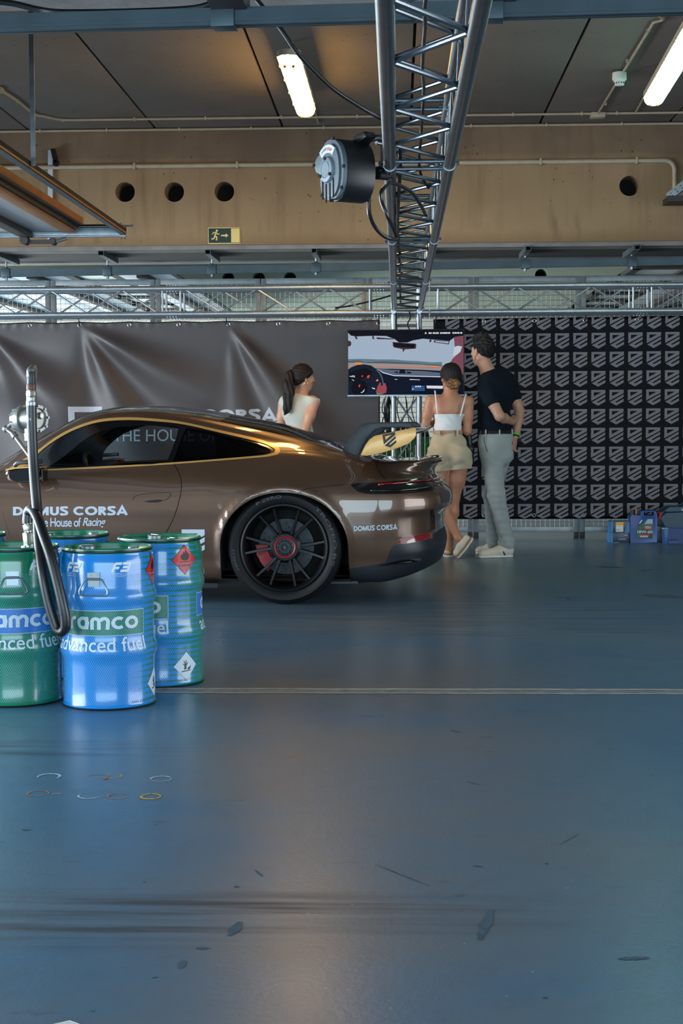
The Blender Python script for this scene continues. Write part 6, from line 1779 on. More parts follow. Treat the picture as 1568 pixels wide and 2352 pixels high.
mb = MB(); mb.box((-.03 * w2, -.0616, h2_ * .50), (w2 * .40, .001, h2_ * .86)); lb2 = mb.build('label', M_labyel, t2)
mb = MB(); mb.box((-.03 * w2, -.0622, h2_ * .36), (w2 * .36, .001, h2_ * .56)); mb.build('label_paper', M_pwhite, t2)
mb = MB(); mb.box((-.10 * w2, -.0628, h2_ * .25), (w2 * .16, .001, h2_ * .18)); mb.box((.06 * w2, -.0628, h2_ * .22), (w2 * .10, .001, h2_ * .04)); mb.box((-.04 * w2, -.0628, h2_ * .56), (w2 * .30, .001, h2_ * .03)); mb.build('print_block', M_labgrey, t2)
# glue bottle behind the canister
g = at(1461, 1176, 14.36)
gb = thing('glue_bottle', 'small orange nozzled bottle standing behind the oil canister', 'bottle', (g.x, 14.36, 0)); M_orange = mat('bottle_orange', rgb(196, 120, 72), .4)
MB().lathe([(0, 0), (.028, 0), (.03, .01), (.03, .22), (.02, .25), (.012, .26), (0, .26)], 20).build('body', M_orange, gb); MB().lathe([(.013, .258), (.013, .28), (.010, .285), (.011, .31), (0, .312)], 16).build('nozzle', M_orange, gb)
# tool cases
M_teal = mat('case_dark_teal', rgb(16, 56, 78), .38); M_latch = mat('latch_red', rgb(206, 24, 28), .4); M_crate = mat('crate_blue', rgb(10, 48, 112), .38); M_crl = mat('crate_edge_blue', rgb(26, 98, 168), .38)
a = at(1517, 1247, YR - .05); b = at(1517, 1211, YR - .05); zc_ = b.z
cr = thing('tool_crate', 'blue plastic tool crate on the floor under the dark teal case', 'crate', (a.x + .24, YR, 0))
mb = MB(); mb.prism([(-.235, 0), (.235, 0), (.24, zc_), (-.24, zc_)], -.16, .16); mb.build('body', M_crate, cr, bevel=.010)
for x in (-.21, -.02, .20):
    MB().box((x, -.162, zc_ * .5), (.035 if x < -.1 else .012, .008, zc_ * .94)).build('corner_rib', M_crl if x < -.1 else M_crate, cr, bevel=.003)
MB().prism([(-.19, 0), (-.10, 0), (-.10, .035), (-.11, .04), (-.18, .04), (-.19, .035)], -.166, -.158).build('grip_recess', M_crate, cr, bevel=.002)
mb = MB(); mb.box((-.22, -.155, zc_ - .004), (.06, .02, .012)); mb.build('clip', M_labgrey, cr, bevel=.002)
c0 = at(1506, 1165, YR - .05); hcase = c0.z - zc_ - .002
cs = thing('tool_case', 'dark teal tool case with red latches, stacked on the blue crate', 'case', (a.x + .22, YR, zc_ + .002))
mb = MB(); mb.prism([(-.21, 0), (.25, 0), (.26, hcase * .55), (.25, hcase * .8), (-.20, hcase * .8), (-.225, hcase * .5)], -.155, .155); mb.build('body', M_teal, cs, bevel=.012)
mb = MB(); mb.prism([(-.20, hcase * .80), (.25, hcase * .80), (.22, hcase * .98), (-.15, hcase * .98)], -.14, .14); mb.build('lid', M_teal, cs, bevel=.010)
mb = MB(); mb.tube(catmull([(-.07, -.05, hcase * .95), (-.06, -.05, hcase * 1.10), (.0, -.05, hcase * 1.14), (.08, -.05, hcase * 1.10), (.09, -.05, hcase * .95)], 4), .010); mb.build('handle', M_teal, cs)
mb = MB(); mb.prism([(-.065, .01), (-.045, .01), (-.045, .025), (.02, .025), (.02, .01), (.04, .01), (.04, hcase * .40), (-.065, hcase * .40)], -.168, -.15, O=(.10, 0, 0)); mb.build('front_latch', M_latch, cs, bevel=.003)
mb = MB(); mb.prism([(-.245, hcase * .42), (-.215, hcase * .36), (-.205, hcase * .7), (-.222, hcase * .76), (-.238, hcase * .66)], -.05, .05); mb.build('side_latch', M_latch, cs, bevel=.003)
mb = MB(); mb.box((-.02, -.142, hcase * .9), (.05, .004, .02)); mb.build('lid_tag', M_labgrey, cs)
mb = MB(); mb.box((.16, -.02, hcase * .985), (.18, .12, .02)); ob = mb.build('white_pad', M_pwhite, cs, bevel=.003)
# scrap of white paper at the lower edge of the photograph
w_ = atz(138, 2366, 0); ps_ = MB().prism([(-.03, -.02), (.02, -.025), (.035, .015), (.012, .03), (-.02, .012)], .001, .006, U=(1, 0, 0), V=(0, 1, 0), N=(0, 0, 1)).build('paper_scrap', M_white, bevel=.001)
ps_.location = w_; tag(ps_, 'small white scrap lying on the floor at the bottom left edge', 'paper')
# ------------------------------------------------------------------ people: smooth implicit bodies turned into one continuous mesh
def sd_cone(P, a, b, ra, rb):
    ba = b - a; L2 = float(ba @ ba) + 1e-12
    pa = P - a; t = np.clip((pa @ ba) / L2, 0, 1)
    return np.linalg.norm(pa - t[..., None] * ba, axis=-1) - (ra + (rb - ra) * t)
def sd_ell(P, c, r, R):
    q = (P - c) @ R        # columns of R are the axes
    k0 = np.linalg.norm(q / r, axis=-1); k1 = np.linalg.norm(q / (r * r), axis=-1)
    return k0 * (k0 - 1) / np.maximum(k1, 1e-6)
class Fig:
    def __init__(s, res=.006): s.p = []; s.res = res; s.cuts = []; s.warp = None
    def c(s, a, b, ra, rb=None, k=.02): s.p.append(('c', np.array(a, float), np.array(b, float), ra, ra if rb is None else rb, k)); return s
    def e(s, c, r, R=None, k=.02): s.p.append(('e', np.array(c, float), np.array(r, float), np.eye(3) if R is None else R, 0, k)); return s
    def chain(s, pts, rs, k=.02):
        for i in range(len(pts) - 1): s.c(pts[i], pts[i + 1], rs[i], rs[i + 1], k)
        return s
    def grow(s, d):
        f = Fig(s.res); f.p = [(q[0], q[1], q[2] + d if q[0] == 'e' else q[2], q[3] + d if q[0] == 'c' else q[3], q[4] + d if q[0] == 'c' else q[4], q[5]) for q in s.p]; return f
    def cut(s, n, o):      # keep the side the normal points away from
        s.cuts.append((np.array(n, float) / np.linalg.norm(n), np.array(o, float))); return s
    def mesh(s, name, smooth=2):
        lo = []; hi = []
        for q in s.p:
            if q[0] == 'c': r = max(q[3], q[4]); lo.append(np.minimum(q[1], q[2]) - r); hi.append(np.maximum(q[1], q[2]) + r)
            else: r = max(q[2]); lo.append(q[1] - r); hi.append(q[1] + r)
        h = s.res; LO = np.min(lo, 0) - 4 * h; HI = np.max(hi, 0) + 4 * h
        for n_, o_ in s.cuts:
            for ax in range(3):
                if n_[ax] > .999: HI[ax] = min(HI[ax], o_[ax] + 3 * h)
                if n_[ax] < -.999: LO[ax] = max(LO[ax], o_[ax] - 3 * h)
        N = np.ceil((HI - LO) / h).astype(int) + 1
        F = np.full(N, .5, np.float32)
        X = [LO[i] + h * np.arange(N[i]) for i in range(3)]
        for q, l_, h_ in zip(s.p, lo, hi):
            k = q[5]; m = k + 3 * h
            i0 = np.clip(np.floor((l_ - m - LO) / h).astype(int), 0, N); i1 = np.clip(np.ceil((h_ + m - LO) / h).astype(int) + 1, 0, N)
            if np.any(i1 <= i0): continue
            sl = tuple(slice(i0[i], i1[i]) for i in range(3))
            P = np.stack(np.meshgrid(*[X[i][sl[i]] for i in range(3)], indexing='ij'), -1)
            d = sd_cone(P, q[1], q[2], q[3], q[4]) if q[0] == 'c' else sd_ell(P, q[1], q[2], q[3])
            A = F[sl]; t = np.clip(.5 + .5 * (A - d) / k, 0, 1)
            F[sl] = A * (1 - t) + d * t - k * t * (1 - t)
        P = None
        if s.warp or s.cuts:
            P = np.stack(np.meshgrid(*X, indexing='ij'), -1)
            if s.warp: F = F + s.warp(P[..., 0], P[..., 1], P[..., 2])
            for n_, o_ in s.cuts: F = np.maximum(F, (P - o_) @ n_)
        F[0] = F[-1] = .5; F[:, 0] = F[:, -1] = .5; F[:, :, 0] = F[:, :, -1] = .5
        V, Q = surface_nets(F, LO, h)
        if smooth: V = relax(V, Q, smooth)
        me = bpy.data.meshes.new(name); me.from_pydata(V.tolist(), [], Q.tolist())
        me.polygons.foreach_set('use_smooth', [True] * len(Q)); return me
    def build(s, name, m, parent, label=None, smooth=2):
        me = s.mesh(name, smooth); me.materials.append(m)
        return link_mesh(name, me, None, parent, None, label)
def surface_nets(F, LO, h):
    S = F < 0
    c = [S[i:S.shape[0] - 1 + i, j:S.shape[1] - 1 + j, k:S.shape[2] - 1 + k] for i in (0, 1) for j in (0, 1) for k in (0, 1)]
    cnt = sum(x.astype(np.int8) for x in c); act = (cnt > 0) & (cnt < 8)
    idx = np.argwhere(act); ids = np.full(act.shape, -1, np.int64); ids[act] = np.arange(len(idx))
    acc = np.zeros((len(idx), 3)); num = np.zeros(len(idx))
    cor = [(i, j, k) for i in (0, 1) for j in (0, 1) for k in (0, 1)]
    val = np.stack([F[idx[:, 0] + i, idx[:, 1] + j, idx[:, 2] + k] for i, j, k in cor], 1)
    for a in range(8):
        for b in range(a + 1, 8):
            da = np.array(cor[b]) - np.array(cor[a])
            if np.abs(da).sum() != 1: continue
            x = (val[:, a] < 0) != (val[:, b] < 0)
            t = np.where(x, val[:, a] / np.where(x, val[:, a] - val[:, b], 1), 0)
            acc += x[:, None] * (np.array(cor[a]) + t[:, None] * da); num += x
    V = LO + h * (idx + acc / num[:, None])
    Q = []
    for ax in range(3):
        A = [slice(None)] * 3; B = [slice(None)] * 3; A[ax] = slice(0, -1); B[ax] = slice(1, None)
        sa, sb = S[tuple(A)], S[tuple(B)]
        e = np.argwhere(sa != sb)
        o1, o2 = [i for i in range(3) if i != ax]
        e = e[(e[:, o1] > 0) & (e[:, o2] > 0) & (e[:, o1] < S.shape[o1] - 1) & (e[:, o2] < S.shape[o2] - 1)]
        def g(d1, d2):
            q = e.copy(); q[:, o1] -= d1; q[:, o2] -= d2; return ids[q[:, 0], q[:, 1], q[:, 2]]
        q = np.stack([g(1, 1), g(0, 1), g(0, 0), g(1, 0)], 1)
        ins = sa[e[:, 0], e[:, 1], e[:, 2]]
        if ax == 1: ins = ~ins
        q[~ins] = q[~ins][:, ::-1]; Q.append(q)
    Q = np.concatenate(Q); return V, Q[(Q >= 0).all(1)]
def relax(V, Q, it):
    for _ in range(it):
        A = np.zeros_like(V); n_ = np.zeros(len(V))
        for i in range(4):
            a, b = Q[:, i], Q[:, (i + 1) % 4]
            np.add.at(A, a, V[b]); np.add.at(A, b, V[a]); np.add.at(n_, a, 1); np.add.at(n_, b, 1)
        V = V * .4 + .6 * A / n_[:, None]
    return V
def axes(f, up=(0, 0, 1)):     # columns: forward, left, up
    f = Vector(f).normalized(); up = Vector(up); l = up.cross(f).normalized(); u = f.cross(l)
    return np.array([[f.x, l.x, u.x], [f.y, l.y, u.y], [f.z, l.z, u.z]])
def skin_mat(name, col):
    m = mat(name, col, .48, noise=.06, nscale=14); b = m.node_tree.nodes['Principled BSDF']
    b.inputs['Subsurface Weight'].default_value = .12; b.inputs['Subsurface Radius'].default_value = (.012, .005, .003); return m
M_skinm = skin_mat('skin_man', rgb(186, 136, 112)); M_skinw = skin_mat('skin_woman', rgb(186, 128, 98)); M_skinv = skin_mat('skin_woman_left', rgb(200, 146, 118))
def hair_mat(name, c1, c2, sc=60):
    m = mat(name, c1, .62, spec=.3); n = NB(m)
    st = n.noise(n.vec(n.m('MULTIPLY', n.x, 3.0), n.m('MULTIPLY', n.y, 3.0), n.m('MULTIPLY', n.z, .6)), sc, 4)
    n.nt.links.new(n.mix(n.ramp(st, .4, .65), c1, c2), n.b.inputs['Base Color']); n.bump(st, .6, .006); return m
M_hairm = hair_mat('hair_black', rgb(10, 9, 10), rgb(26, 22, 22)); M_hairw = hair_mat('hair_dark_brown', rgb(17, 12, 11), rgb(38, 26, 21)); M_hairl = hair_mat('hair_lightened', rgb(70, 46, 30), rgb(176, 126, 74), 70)
def cloth(name, col, bump=.25, sc=500, rough=.85):
    m = mat(name, col, rough, noise=.08, nscale=6, bump=bump, bscale=sc, sheen=.15); return m
M_navy = mat('navy_cotton', rgb(9, 21, 33), .9, noise=.08, nscale=6, bump=.25, bscale=500, spec=.2); M_greytr = cloth('light_grey_twill', rgb(158, 162, 160)); M_whitetop = cloth('white_jersey', rgb(226, 228, 226)); M_linen = cloth('beige_linen', rgb(196, 178, 150), .35)
M_cream = cloth('cream_linen', rgb(196, 194, 180), .35); M_leatherb = mat('tan_leather', rgb(176, 130, 104), .5); M_leatherk = mat('black_leather', rgb(22, 22, 26), .42); M_shoew = mat('shoe_offwhite', rgb(206, 198, 182), .6); M_solew = mat('sole_white', rgb(220, 216, 206), .55)
M_jute = mat('jute_brown', rgb(156, 112, 74), .8, noise=.2, nscale=60); M_green = mat('wristband_green', rgb(90, 190, 60), .5); M_jeans = cloth('dark_denim', rgb(40, 48, 66)); M_goldj = mat('gold_ring', rgb(220, 170, 90), .25, 1.0); M_eyew = mat('eye_white', rgb(220, 214, 206), .3); M_lip = mat('lips', rgb(160, 84, 76), .5)
def hand(F, wrist, dirv, side, palmn, L=.085, curl=(.5, .6), spread=.0, w=.036, thumb=1.0):
    """palm, four unequal bent fingers and a thumb leaving the side of the palm; curl = bend per joint towards palmn"""
    d = Vector(dirv).normalized(); n_ = Vector(palmn); n_ = (n_ - d * n_.dot(d)).normalized(); s = Vector(side); s = (s - d * s.dot(d) - n_ * s.dot(n_)).normalized(); W = Vector(wrist)
    for q in (-1, -.33, .33, 1): F.c(W + s * q * w * .55 + d * .01, W + d * L + s * q * w * .78, .0125, .0105, .012)
    for q, fl in ((1, .066), (.36, .076), (-.3, .070), (-.95, .054)):
        p = W + d * L * .98 + s * q * w * .80; dd = d + s * q * spread; r = .0092 if q > -.9 else .0080
        for j, part in enumerate((.44, .32, .24)):
            a = curl[0] if j == 0 else curl[1]
            dd = (dd * math.cos(a) + n_ * math.sin(a)).normalized() if True else dd
            nn = (n_ * math.cos(a) - d * math.sin(a)); e_ = p + dd * fl * part; F.c(p, e_, r, r * .92, .004); p = e_; r *= .93
            d_old = dd; n_2 = (n_ - dd * n_.dot(dd)); n_ = n_2.normalized() if n_2.length > .05 else n_
        n_ = Vector(palmn); n_ = (n_ - d * n_.dot(d)).normalized()
    p = W + d * L * .22 + s * w * .75; t1 = (d * .62 + s * .62 * thumb + n_ * .35).normalized(); p2 = p + t1 * .036; p3 = p2 + (t1 * .7 + d * .5 + n_ * .3).normalized() * .028; p4 = p3 + (t1 * .4 + d * .7 + n_ * .4).normalized() * .022
    F.c(p, p2, .0125, .0105, .008).c(p2, p3, .0102, .0092, .004).c(p3, p4, .0092, .0075, .003)
def head(F, c, A, s=1.0, fem=False):
    """skull, face, nose, lips, chin, ears on axes A (columns forward, left, up)"""
    c = np.array(c); T = lambda f, l, u: c + s * (A @ np.array([f, l, u]))
    F.e(T(-.012, 0, .022), np.array((.094, .074, .090)) * s, A, .02)
    F.e(T(.030, 0, -.035), np.array((.060, .058, .080)) * s, A, .03)
    F.e(T(.048, 0, -.086), np.array((.034, .036 if not fem else .030, .026)) * s, A, .025)
    for q in (-1, 1):
        F.c(T(-.01, q * .056, -.06), T(.045, q * .026, -.092), .020 * s, .016 * s, .025)
        F.e(T(.066, q * .036, -.022), np.array((.018, .022, .018)) * s, A, .02)                       # cheek bone
        F.c(T(.080, q * .012, .022), T(.068, q * .050, .020), .009 * s, .008 * s, .012)                # brow ridge
        e0 = T(-.004, q * .074, -.012); EA = A.copy()
        F.e(T(-.006, q * .077, -.008), np.array((.018, .008, .030)) * s, A, .006); F.c(T(-.002, q * .078, -.034), T(.004, q * .074, -.036), .008 * s, .006 * s, .005)
        F.e(T(-.012, q * .085, .000), np.array((.014, .005, .022)) * s, A, .004)
    F.c(T(.086, 0, .010), T(.108, 0, -.022), .008 * s, .011 * s, .012); F.e(T(.094, .010, -.028), np.array((.010, .008, .007)) * s, A, .006); F.e(T(.094, -.010, -.028), np.array((.010, .008, .007)) * s, A, .006)
    F.c(T(.083, .016, -.056), T(.083, -.016, -.056), .0065 * s, None, .008); F.c(T(.081, .013, -.067), T(.081, -.013, -.067), .007 * s, None, .008)
    return T
def face_parts(T, A, par, s, hairm):
    for q in (-1, 1):
        o = MB().sphere(T(.078, q * .032, .004), (.011 * s, .013 * s, .009 * s), 12, 8).build('eye', M_eyew, par)
        MB().sphere(T(.0855, q * .032, .004), (.005 * s, .006 * s, .006 * s), 10, 6).build('iris', M_hairw, o)
        MB().tube([T(.089, q * .018, .024), T(.087, q * .034, .030), T(.076, q * .050, .024)], .003 * s, n=6).build('eyebrow', hairm, par)
    MB().tube([T(.0895, .020, -.061), T(.0925, 0, -.060), T(.0895, -.020, -.061)], .0035 * s, n=6).build('lips', M_lip, par)
def wrinkle(amp, fx, fz, seed=0.0):
    return lambda x, y, z: (amp * (np.sin(fx * x + 3 * np.sin(fz * z * .7 + seed) + fz * z) * .6 + np.sin(fz * 1.7 * z + 5 * x + 4 * y + seed * 2) * .5)).astype(np.float32)

# ---------------------------------------------- the man in the navy T-shirt
Y0 = 12.8; O = atz(1140, 1277, 0); O = Vector((O.x, Y0, 0))
K = lambda px, py, dy=0.0: np.array(at(px, py, Y0 + dy) - O)
man = thing('person', 'tall dark-haired man in navy T-shirt and light grey trousers, hands behind his back', 'person', O)
B = axes((-.8, .6, 0)); HA = axes((-.66, .74, .03))
body = Fig(.0055)
T = head(body, K(1107, 806), HA, 1.02)
body.c(K(1109, 822), K(1124, 872), .058, .064, .03)
torso = Fig(.0055)
torso.e(K(1140, 905), (.118, .190, .165), B, .05).e(K(1138, 962), (.108, .150, .15), B, .05).e(K(1139, 1010), (.120, .162, .13), B, .05)
torso.c(K(1118, 874, -.10), K(1164, 874, .12), .062, None, .04).e(K(1148, 885, -.02), (.08, .15, .09), B, .04).c(K(1126, 860, 0), K(1140, 880), .058, .08, .04)
body.p += torso.p
sL, eL, wL = K(1112, 887, -.14), K(1147, 956, -.23), K(1176, 969, -.02)
sR, eR, wR = K(1170, 884, .13), K(1193, 944, .12), K(1184, 1003, .02)
body.chain([sL, (sL + eL) / 2, eL], [.058, .052, .042], .025).chain([eL, eL * .65 + wL * .35, wL], [.040, .041, .028], .02)
body.chain([sR, (sR + eR) / 2, eR], [.058, .052, .042], .025).chain([eR, eR * .65 + wR * .35, wR], [.040, .041, .028], .02)
hand(body, wL, K(1183, 958, .06) - wL, (0.0, .3, 1), (.3, 1, .1), curl=(.45, .7))
hand(body, wR, K(1178, 1031, .0) - wR, (-.6, -.7, 0), (.75, -.4, .3), curl=(.35, .55))
hipL, kL, aL = K(1126, 1030, -.085), K(1140, 1140, -.12), K(1163, 1250, -.08)
hipR, kR, aR = K(1152, 1030, .085), K(1128, 1138, .06), K(1134, 1240, .10)
for h_, k_, a_ in ((hipL, kL, aL), (hipR, kR, aR)): body.chain([h_, k_, a_], [.085, .055, .042], .03)
body.build('body', M_skinm, man); 
face_parts(T, HA, man, 1.02, M_hairm)
hr = Fig(.0055); Th = lambda f, l, u: np.array(K(1107, 806)) + HA @ np.array([f, l, u]) * 1.02
hr.e(Th(-.020, 0, .040), (.094, .084, .088), HA, .02).e(Th(-.050, 0, -.005), (.062, .076, .075), HA, .03).e(Th(.030, .0, .105), (.060, .060, .040), HA, .03).e(Th(-.02, .02, .120), (.05, .05, .035), HA, .03)
for q in (-1, 1): hr.c(Th(.004, q * .074, .03), Th(.006, q * .073, -.022), .011, .006, .01)
hr.cut(HA @ np.array([.55, 0, -.83]), Th(.030, 0, .018))
hr.warp = lambda x, y, z: (.0055 * np.sin(150 * x + 60 * z) * np.sin(140 * y + 30) + .005 * np.sin(170 * z + 90 * y + 40 * x)).astype(np.float32)
hr.build('hair', M_hairm, man, smooth=1)
st = Fig(.0055)      # short beard
bd = Fig(.0045); bd.c(Th(.0, .060, -.055), Th(.048, .030, -.090), .019, .020, .02).c(Th(.0, -.060, -.055), Th(.048, -.030, -.090), .019, .020, .02).e(Th(.052, 0, -.090), (.035, .036, .026), HA, .02)
M_beard = mat('beard_stubble', rgb(120, 98, 86), .8, noise=.3, nscale=200); bd.build('beard', M_beard, man)
sh = torso.grow(.012)
def sleeve(F, s_, e_, t, r0, r1): F.c(s_, s_ + (e_ - s_) * t, r0, r1, .03)
sleeve(sh, sL, eL, .50, .068, .066); sleeve(sh, sR, eR, .46, .068, .064)
sh.cut((0, 0, -1), (0, 0, K(1140, 990)[2])).cut(K(1112, 836) - K(1124, 868), K(1121, 852))
sh.warp = wrinkle(.0032, 26, 38, 1.0); sh.build('t_shirt', M_navy, man)
tr = torso.grow(.010); tr.e(K(1139, 1014), (.132, .172, .10), B, .05)
tr.e(K(1150, 1045, -.02), (.10, .13, .10), B, .05)
tr.chain([hipL, kL, aL + np.array([0, 0, .02]), aL + np.array([.0, 0, -.025])], [.102, .073, .064, .066], .03); tr.chain([hipR, kR, aR + np.array([0, 0, .02]), aR + np.array([0, 0, -.03])], [.102, .071, .060, .060], .03)
tr.cut((0, 0, 1), (0, 0, K(1140, 996)[2])); tr.cut((0, 0, -1), (0, 0, .055))
zk = kL[2]; tr.warp = lambda x, y, z: ((.0012 + .0030 * np.exp(-((z - .13) / .12) ** 2) + .0022 * np.exp(-((z - zk) / .12) ** 2)) * (np.sin(70 * z + 26 * x + 2.5 * np.sin(24 * x + 9 * z)) + .7 * np.sin(118 * z - 30 * y + 2 * np.sin(40 * y)) + .5 * np.sin(45 * z + 60 * x))).astype(np.float32)
trm = tr.build('trousers', M_greytr, man)
bl_ = torso.grow(.0165); bl_.res = .0045; bl_.cut((0, 0, 1), (0, 0, K(1140, 988)[2])).cut((0, 0, -1), (0, 0, K(1140, 998)[2])); bl_.build('belt', M_leatherk, man)
lpm = MB()
for q in (-.9, -.2, .45, 1.0):
    a = q * 1.5; e = B @ np.array([-.136 * math.cos(a), .176 * math.sin(a), 0]); c_ = K(1139, 993.5) + e; lpm.box(c_, (.012, .012, .052))
lpm.build('belt_loops', M_greytr, trm)
# back pocket welt and side pocket seam
c_ = K(1149, 1015, 0) + B @ np.array([-.118, -.02, 0]); mb = MB(); mb.tube([K(1136, 1014, -.155), K(1150, 1015.5, -.135), K(1166, 1014, -.02)], .004, n=6); mb.build('pocket_welt', M_greytr, trm)
MB().tube(catmull([K(1111, 1003, -.165), K(1113, 1020, -.178), K(1119, 1037, -.192)], 4), .003, n=6).build('side_pocket', M_jeans, trm)
def sneaker(name, heel, toe, par, wdt=.044, hgt=.085):
    heel = np.array(heel); toe = np.array(toe); d = toe - heel; d[2] = 0; L = np.linalg.norm(d); d /= L
    A = axes(Vector(d)); P = lambda t, l, u: heel + d * (t * L) + A[:, 1] * l + np.array([0, 0, u])
    F = Fig(.005); F.c(P(.10, 0, .050), P(.38, 0, .058), .042, .044, .03).c(P(.38, 0, .050), P(.84, 0, .034), .044, .034, .03).c(P(.12, 0, .07), P(.22, 0, .08), .038, .036, .03).e(P(.86, 0, .03), (.045, .043, .030), A, .03); F.cut((0, 0, -1), (0, 0, heel[2] + .016)).cut((0, 0, 1), (0, 0, heel[2] + .105))
    o = F.build(name, M_shoew, par)
    S_ = Fig(.005); S_.c(P(.12, 0, .012), P(.5, 0, .012), .045, .043, .03).c(P(.5, 0, .012), P(.88, 0, .012), .043, .042, .03); S_.cut((0, 0, -1), (0, 0, heel[2] + .001)).cut((0, 0, 1), (0, 0, heel[2] + .020)); S_.build('sole', M_solew, o)
    mb = MB()
    for s in (-1, 1): mb.tube([P(.42, s * .030, .085), P(.32, s * .047, .050), P(.26, s * .048, .022)], .006, n=6)
    mb.tube([P(.04, .03, .095), P(.0, 0, .10), P(.04, -.03, .095)], .010, n=6); mb.build('stripe', M_jeans, o)
    mb = MB()
    for q in range(5): mb.tube([P(.40 + q * .06, -.022, .092 - q * .006), P(.41 + q * .06, 0, .100 - q * .007), P(.40 + q * .06, .022, .092 - q * .006)], .003, n=6)
    mb.build('laces', M_solew, o)
gz = lambda p: np.array([p[0], p[1], 0.0])
sneaker('shoe', gz(K(1176, 1268, -.08)), gz(K(1098, 1270, -.16)), man); sneaker('shoe', gz(K(1143, 1258, .10)), gz(K(1097, 1258, .22)), man)
wb = K(1183, 1001, .02); dw = (wR - eR) / np.linalg.norm(wR - eR)
MB().cyl(wb - dw * .018, wb - dw * .002, .036, n=20).build('wristband', M_green, man, bevel=.002); MB().cyl(wb + dw * .002, wb + dw * .012, .035, n=20).build('watch_strap', M_leatherk, man)
pk = MB(); a = K(1190, 1008, .0); b = K(1205, 1023, -.03); pk.tube([a, (a + b) / 2 + np.array([.005, 0, -.004]), b], .007, n=6); ob = pk.build('strap_tail', M_leatherk, man)

# ---------------------------------------------- the woman in beige shorts
Y0 = 12.66; O = Vector((atz(1031, 1281, 0).x, Y0, 0))
K = lambda px, py, dy=0.0: np.array(at(px, py, Y0 + dy) - O)
wom = thing('person', 'woman in white strap top and beige shorts, hair in a bun, seen from behind', 'person', O)
B = axes((-.12, .99, 0)); HA = axes((-.42, .90, -.05))
body = Fig(.0055); T = head(body, K(1034, 866), HA, .93, True)
body.c(K(1035, 882), K(1034, 915), .046, .052, .03)
torso = Fig(.0055); torso.e(K(1032, 940), (.090, .140, .115), B, .05).e(K(1028, 982), (.080, .112, .11), B, .05).c(K(1003, 921), K(1064, 923), .046, None, .04).c(K(1034, 908), K(1034, 925), .055, .07, .04)
body.p += torso.p; body.e(K(1030, 1030), (.105, .155, .12), B, .05)
for px in (1009, 1053): body.e(K(px, 1046, -.055), (.085, .082, .085), B, .05)
sL, eL, wL = K(988, 921, 0), K(975, 982, .01), K(1000, 968, .18)
sR, eR, wR = K(1076, 922, .02), K(1073, 990, .02), K(1046, 980, .20)
body.chain([sL, (sL + eL) / 2, eL], [.048, .042, .035], .03).chain([eL, wL], [.036, .024], .02).chain([sR, (sR + eR) / 2, eR], [.048, .042, .035], .03).chain([eR, wR], [.036, .024], .02)
hand(body, wL, (.9, .3, .1), (0, .3, 1), (0, -1, 0), L=.075, w=.032, curl=(.3, .4)); hand(body, wR, (-.9, -.1, .05), (0, .2, 1), (0, -1, 0), L=.075, w=.032, curl=(.3, .4))
hL, kL, aL = K(1008, 1055, 0), K(1007, 1147, .0), K(1052, 1236, -.09)
hR, kR, aR = K(1054, 1055, .01), K(1042, 1143, .03), K(1031, 1250, .05)
body.chain([hL, hL * .45 + kL * .55, kL], [.092, .074, .050], .03).chain([kL, kL * .70 + aL * .30, aL], [.048, .054, .031], .025).chain([hR, hR * .45 + kR * .55, kR], [.092, .074, .050], .03).chain([kR, kR * .70 + aR * .30, aR], [.048, .054, .031], .025)
# feet: the left one up on its toe, the right one flat and pointing away
tL = K(1050, 1278, -.07); tL[2] = .035; body.c(aL, K(1058, 1254, -.08), .033, .03, .02).c(K(1062, 1246, -.08), tL, .033, .026, .02)
tR = K(1030, 1270, .22); tR[2] = .05; hh = K(1030, 1268, .03); hh[2] = .055; body.c(aR, hh, .033, .033, .02).c(hh, tR, .034, .024, .02)
body.build('body', M_skinw, wom); face_parts(T, HA, wom, .93, M_hairw)
Th = lambda f, l, u: np.array(K(1034, 866)) + HA @ np.array([f, l, u]) * .93
hr = Fig(.005); hr.e(Th(-.012, 0, .032), (.104, .087, .094), HA, .02).e(Th(-.045, 0, -.03), (.066, .080, .075), HA, .03)
for q in (-1, 1): hr.c(Th(.02, q * .070, .02), Th(-.03, q * .070, -.03), .016, .014, .02)
hr.cut(HA @ np.array([.66, 0, -.75]), Th(.050, 0, .016)); hr.warp = lambda x, y, z: (.0016 * np.sin(240 * x + 60 * np.sin(9 * z))).astype(np.float32); hr.build('hair', M_hairw, wom, smooth=1)
bn = Fig(.0045); c_ = K(1041, 882, -.098); bn.e(c_, (.056, .046, .046), None, .015)
for q in range(6): a = q * 1.05; bn.c(c_ + np.array([.046 * math.cos(a), -.010, .038 * math.sin(a)]), c_ + np.array([.032 * math.cos(a + 1.4), -.040, .028 * math.sin(a + 1.4)]), .015, .013, .008)
bn.c(K(1020, 874, -.06), K(1036, 880, -.09), .02, .02, .01).c(K(1018, 866, -.045), K(1030, 884, -.085), .014, .02, .01).c(K(1056, 868, -.03), K(1046, 884, -.08), .014, .018, .01).c(K(1050, 884, -.08), K(1051, 896, -.07), .010, .006, .01)
bn.warp = lambda x, y, z: (.0026 * np.sin(210 * z + 150 * x + 3 * np.sin(60 * x))).astype(np.float32); bn.build('bun', M_hairl, wom, smooth=1)
tp = torso.grow(.007); zt = K(1032, 951)[2]; tp.cut((0, 0, 1), (0, 0, zt)); tp.cut((0, 0, -1), (0, 0, K(1030, 992)[2])); tp.warp = lambda x, y, z: (.0022 * np.sin(90 * z + 10 * np.sin(8 * x)) * (np.exp(-((z - zt) / .05) ** 2) + .5)).astype(np.float32)
top = tp.build('strap_top', M_whitetop, wom)
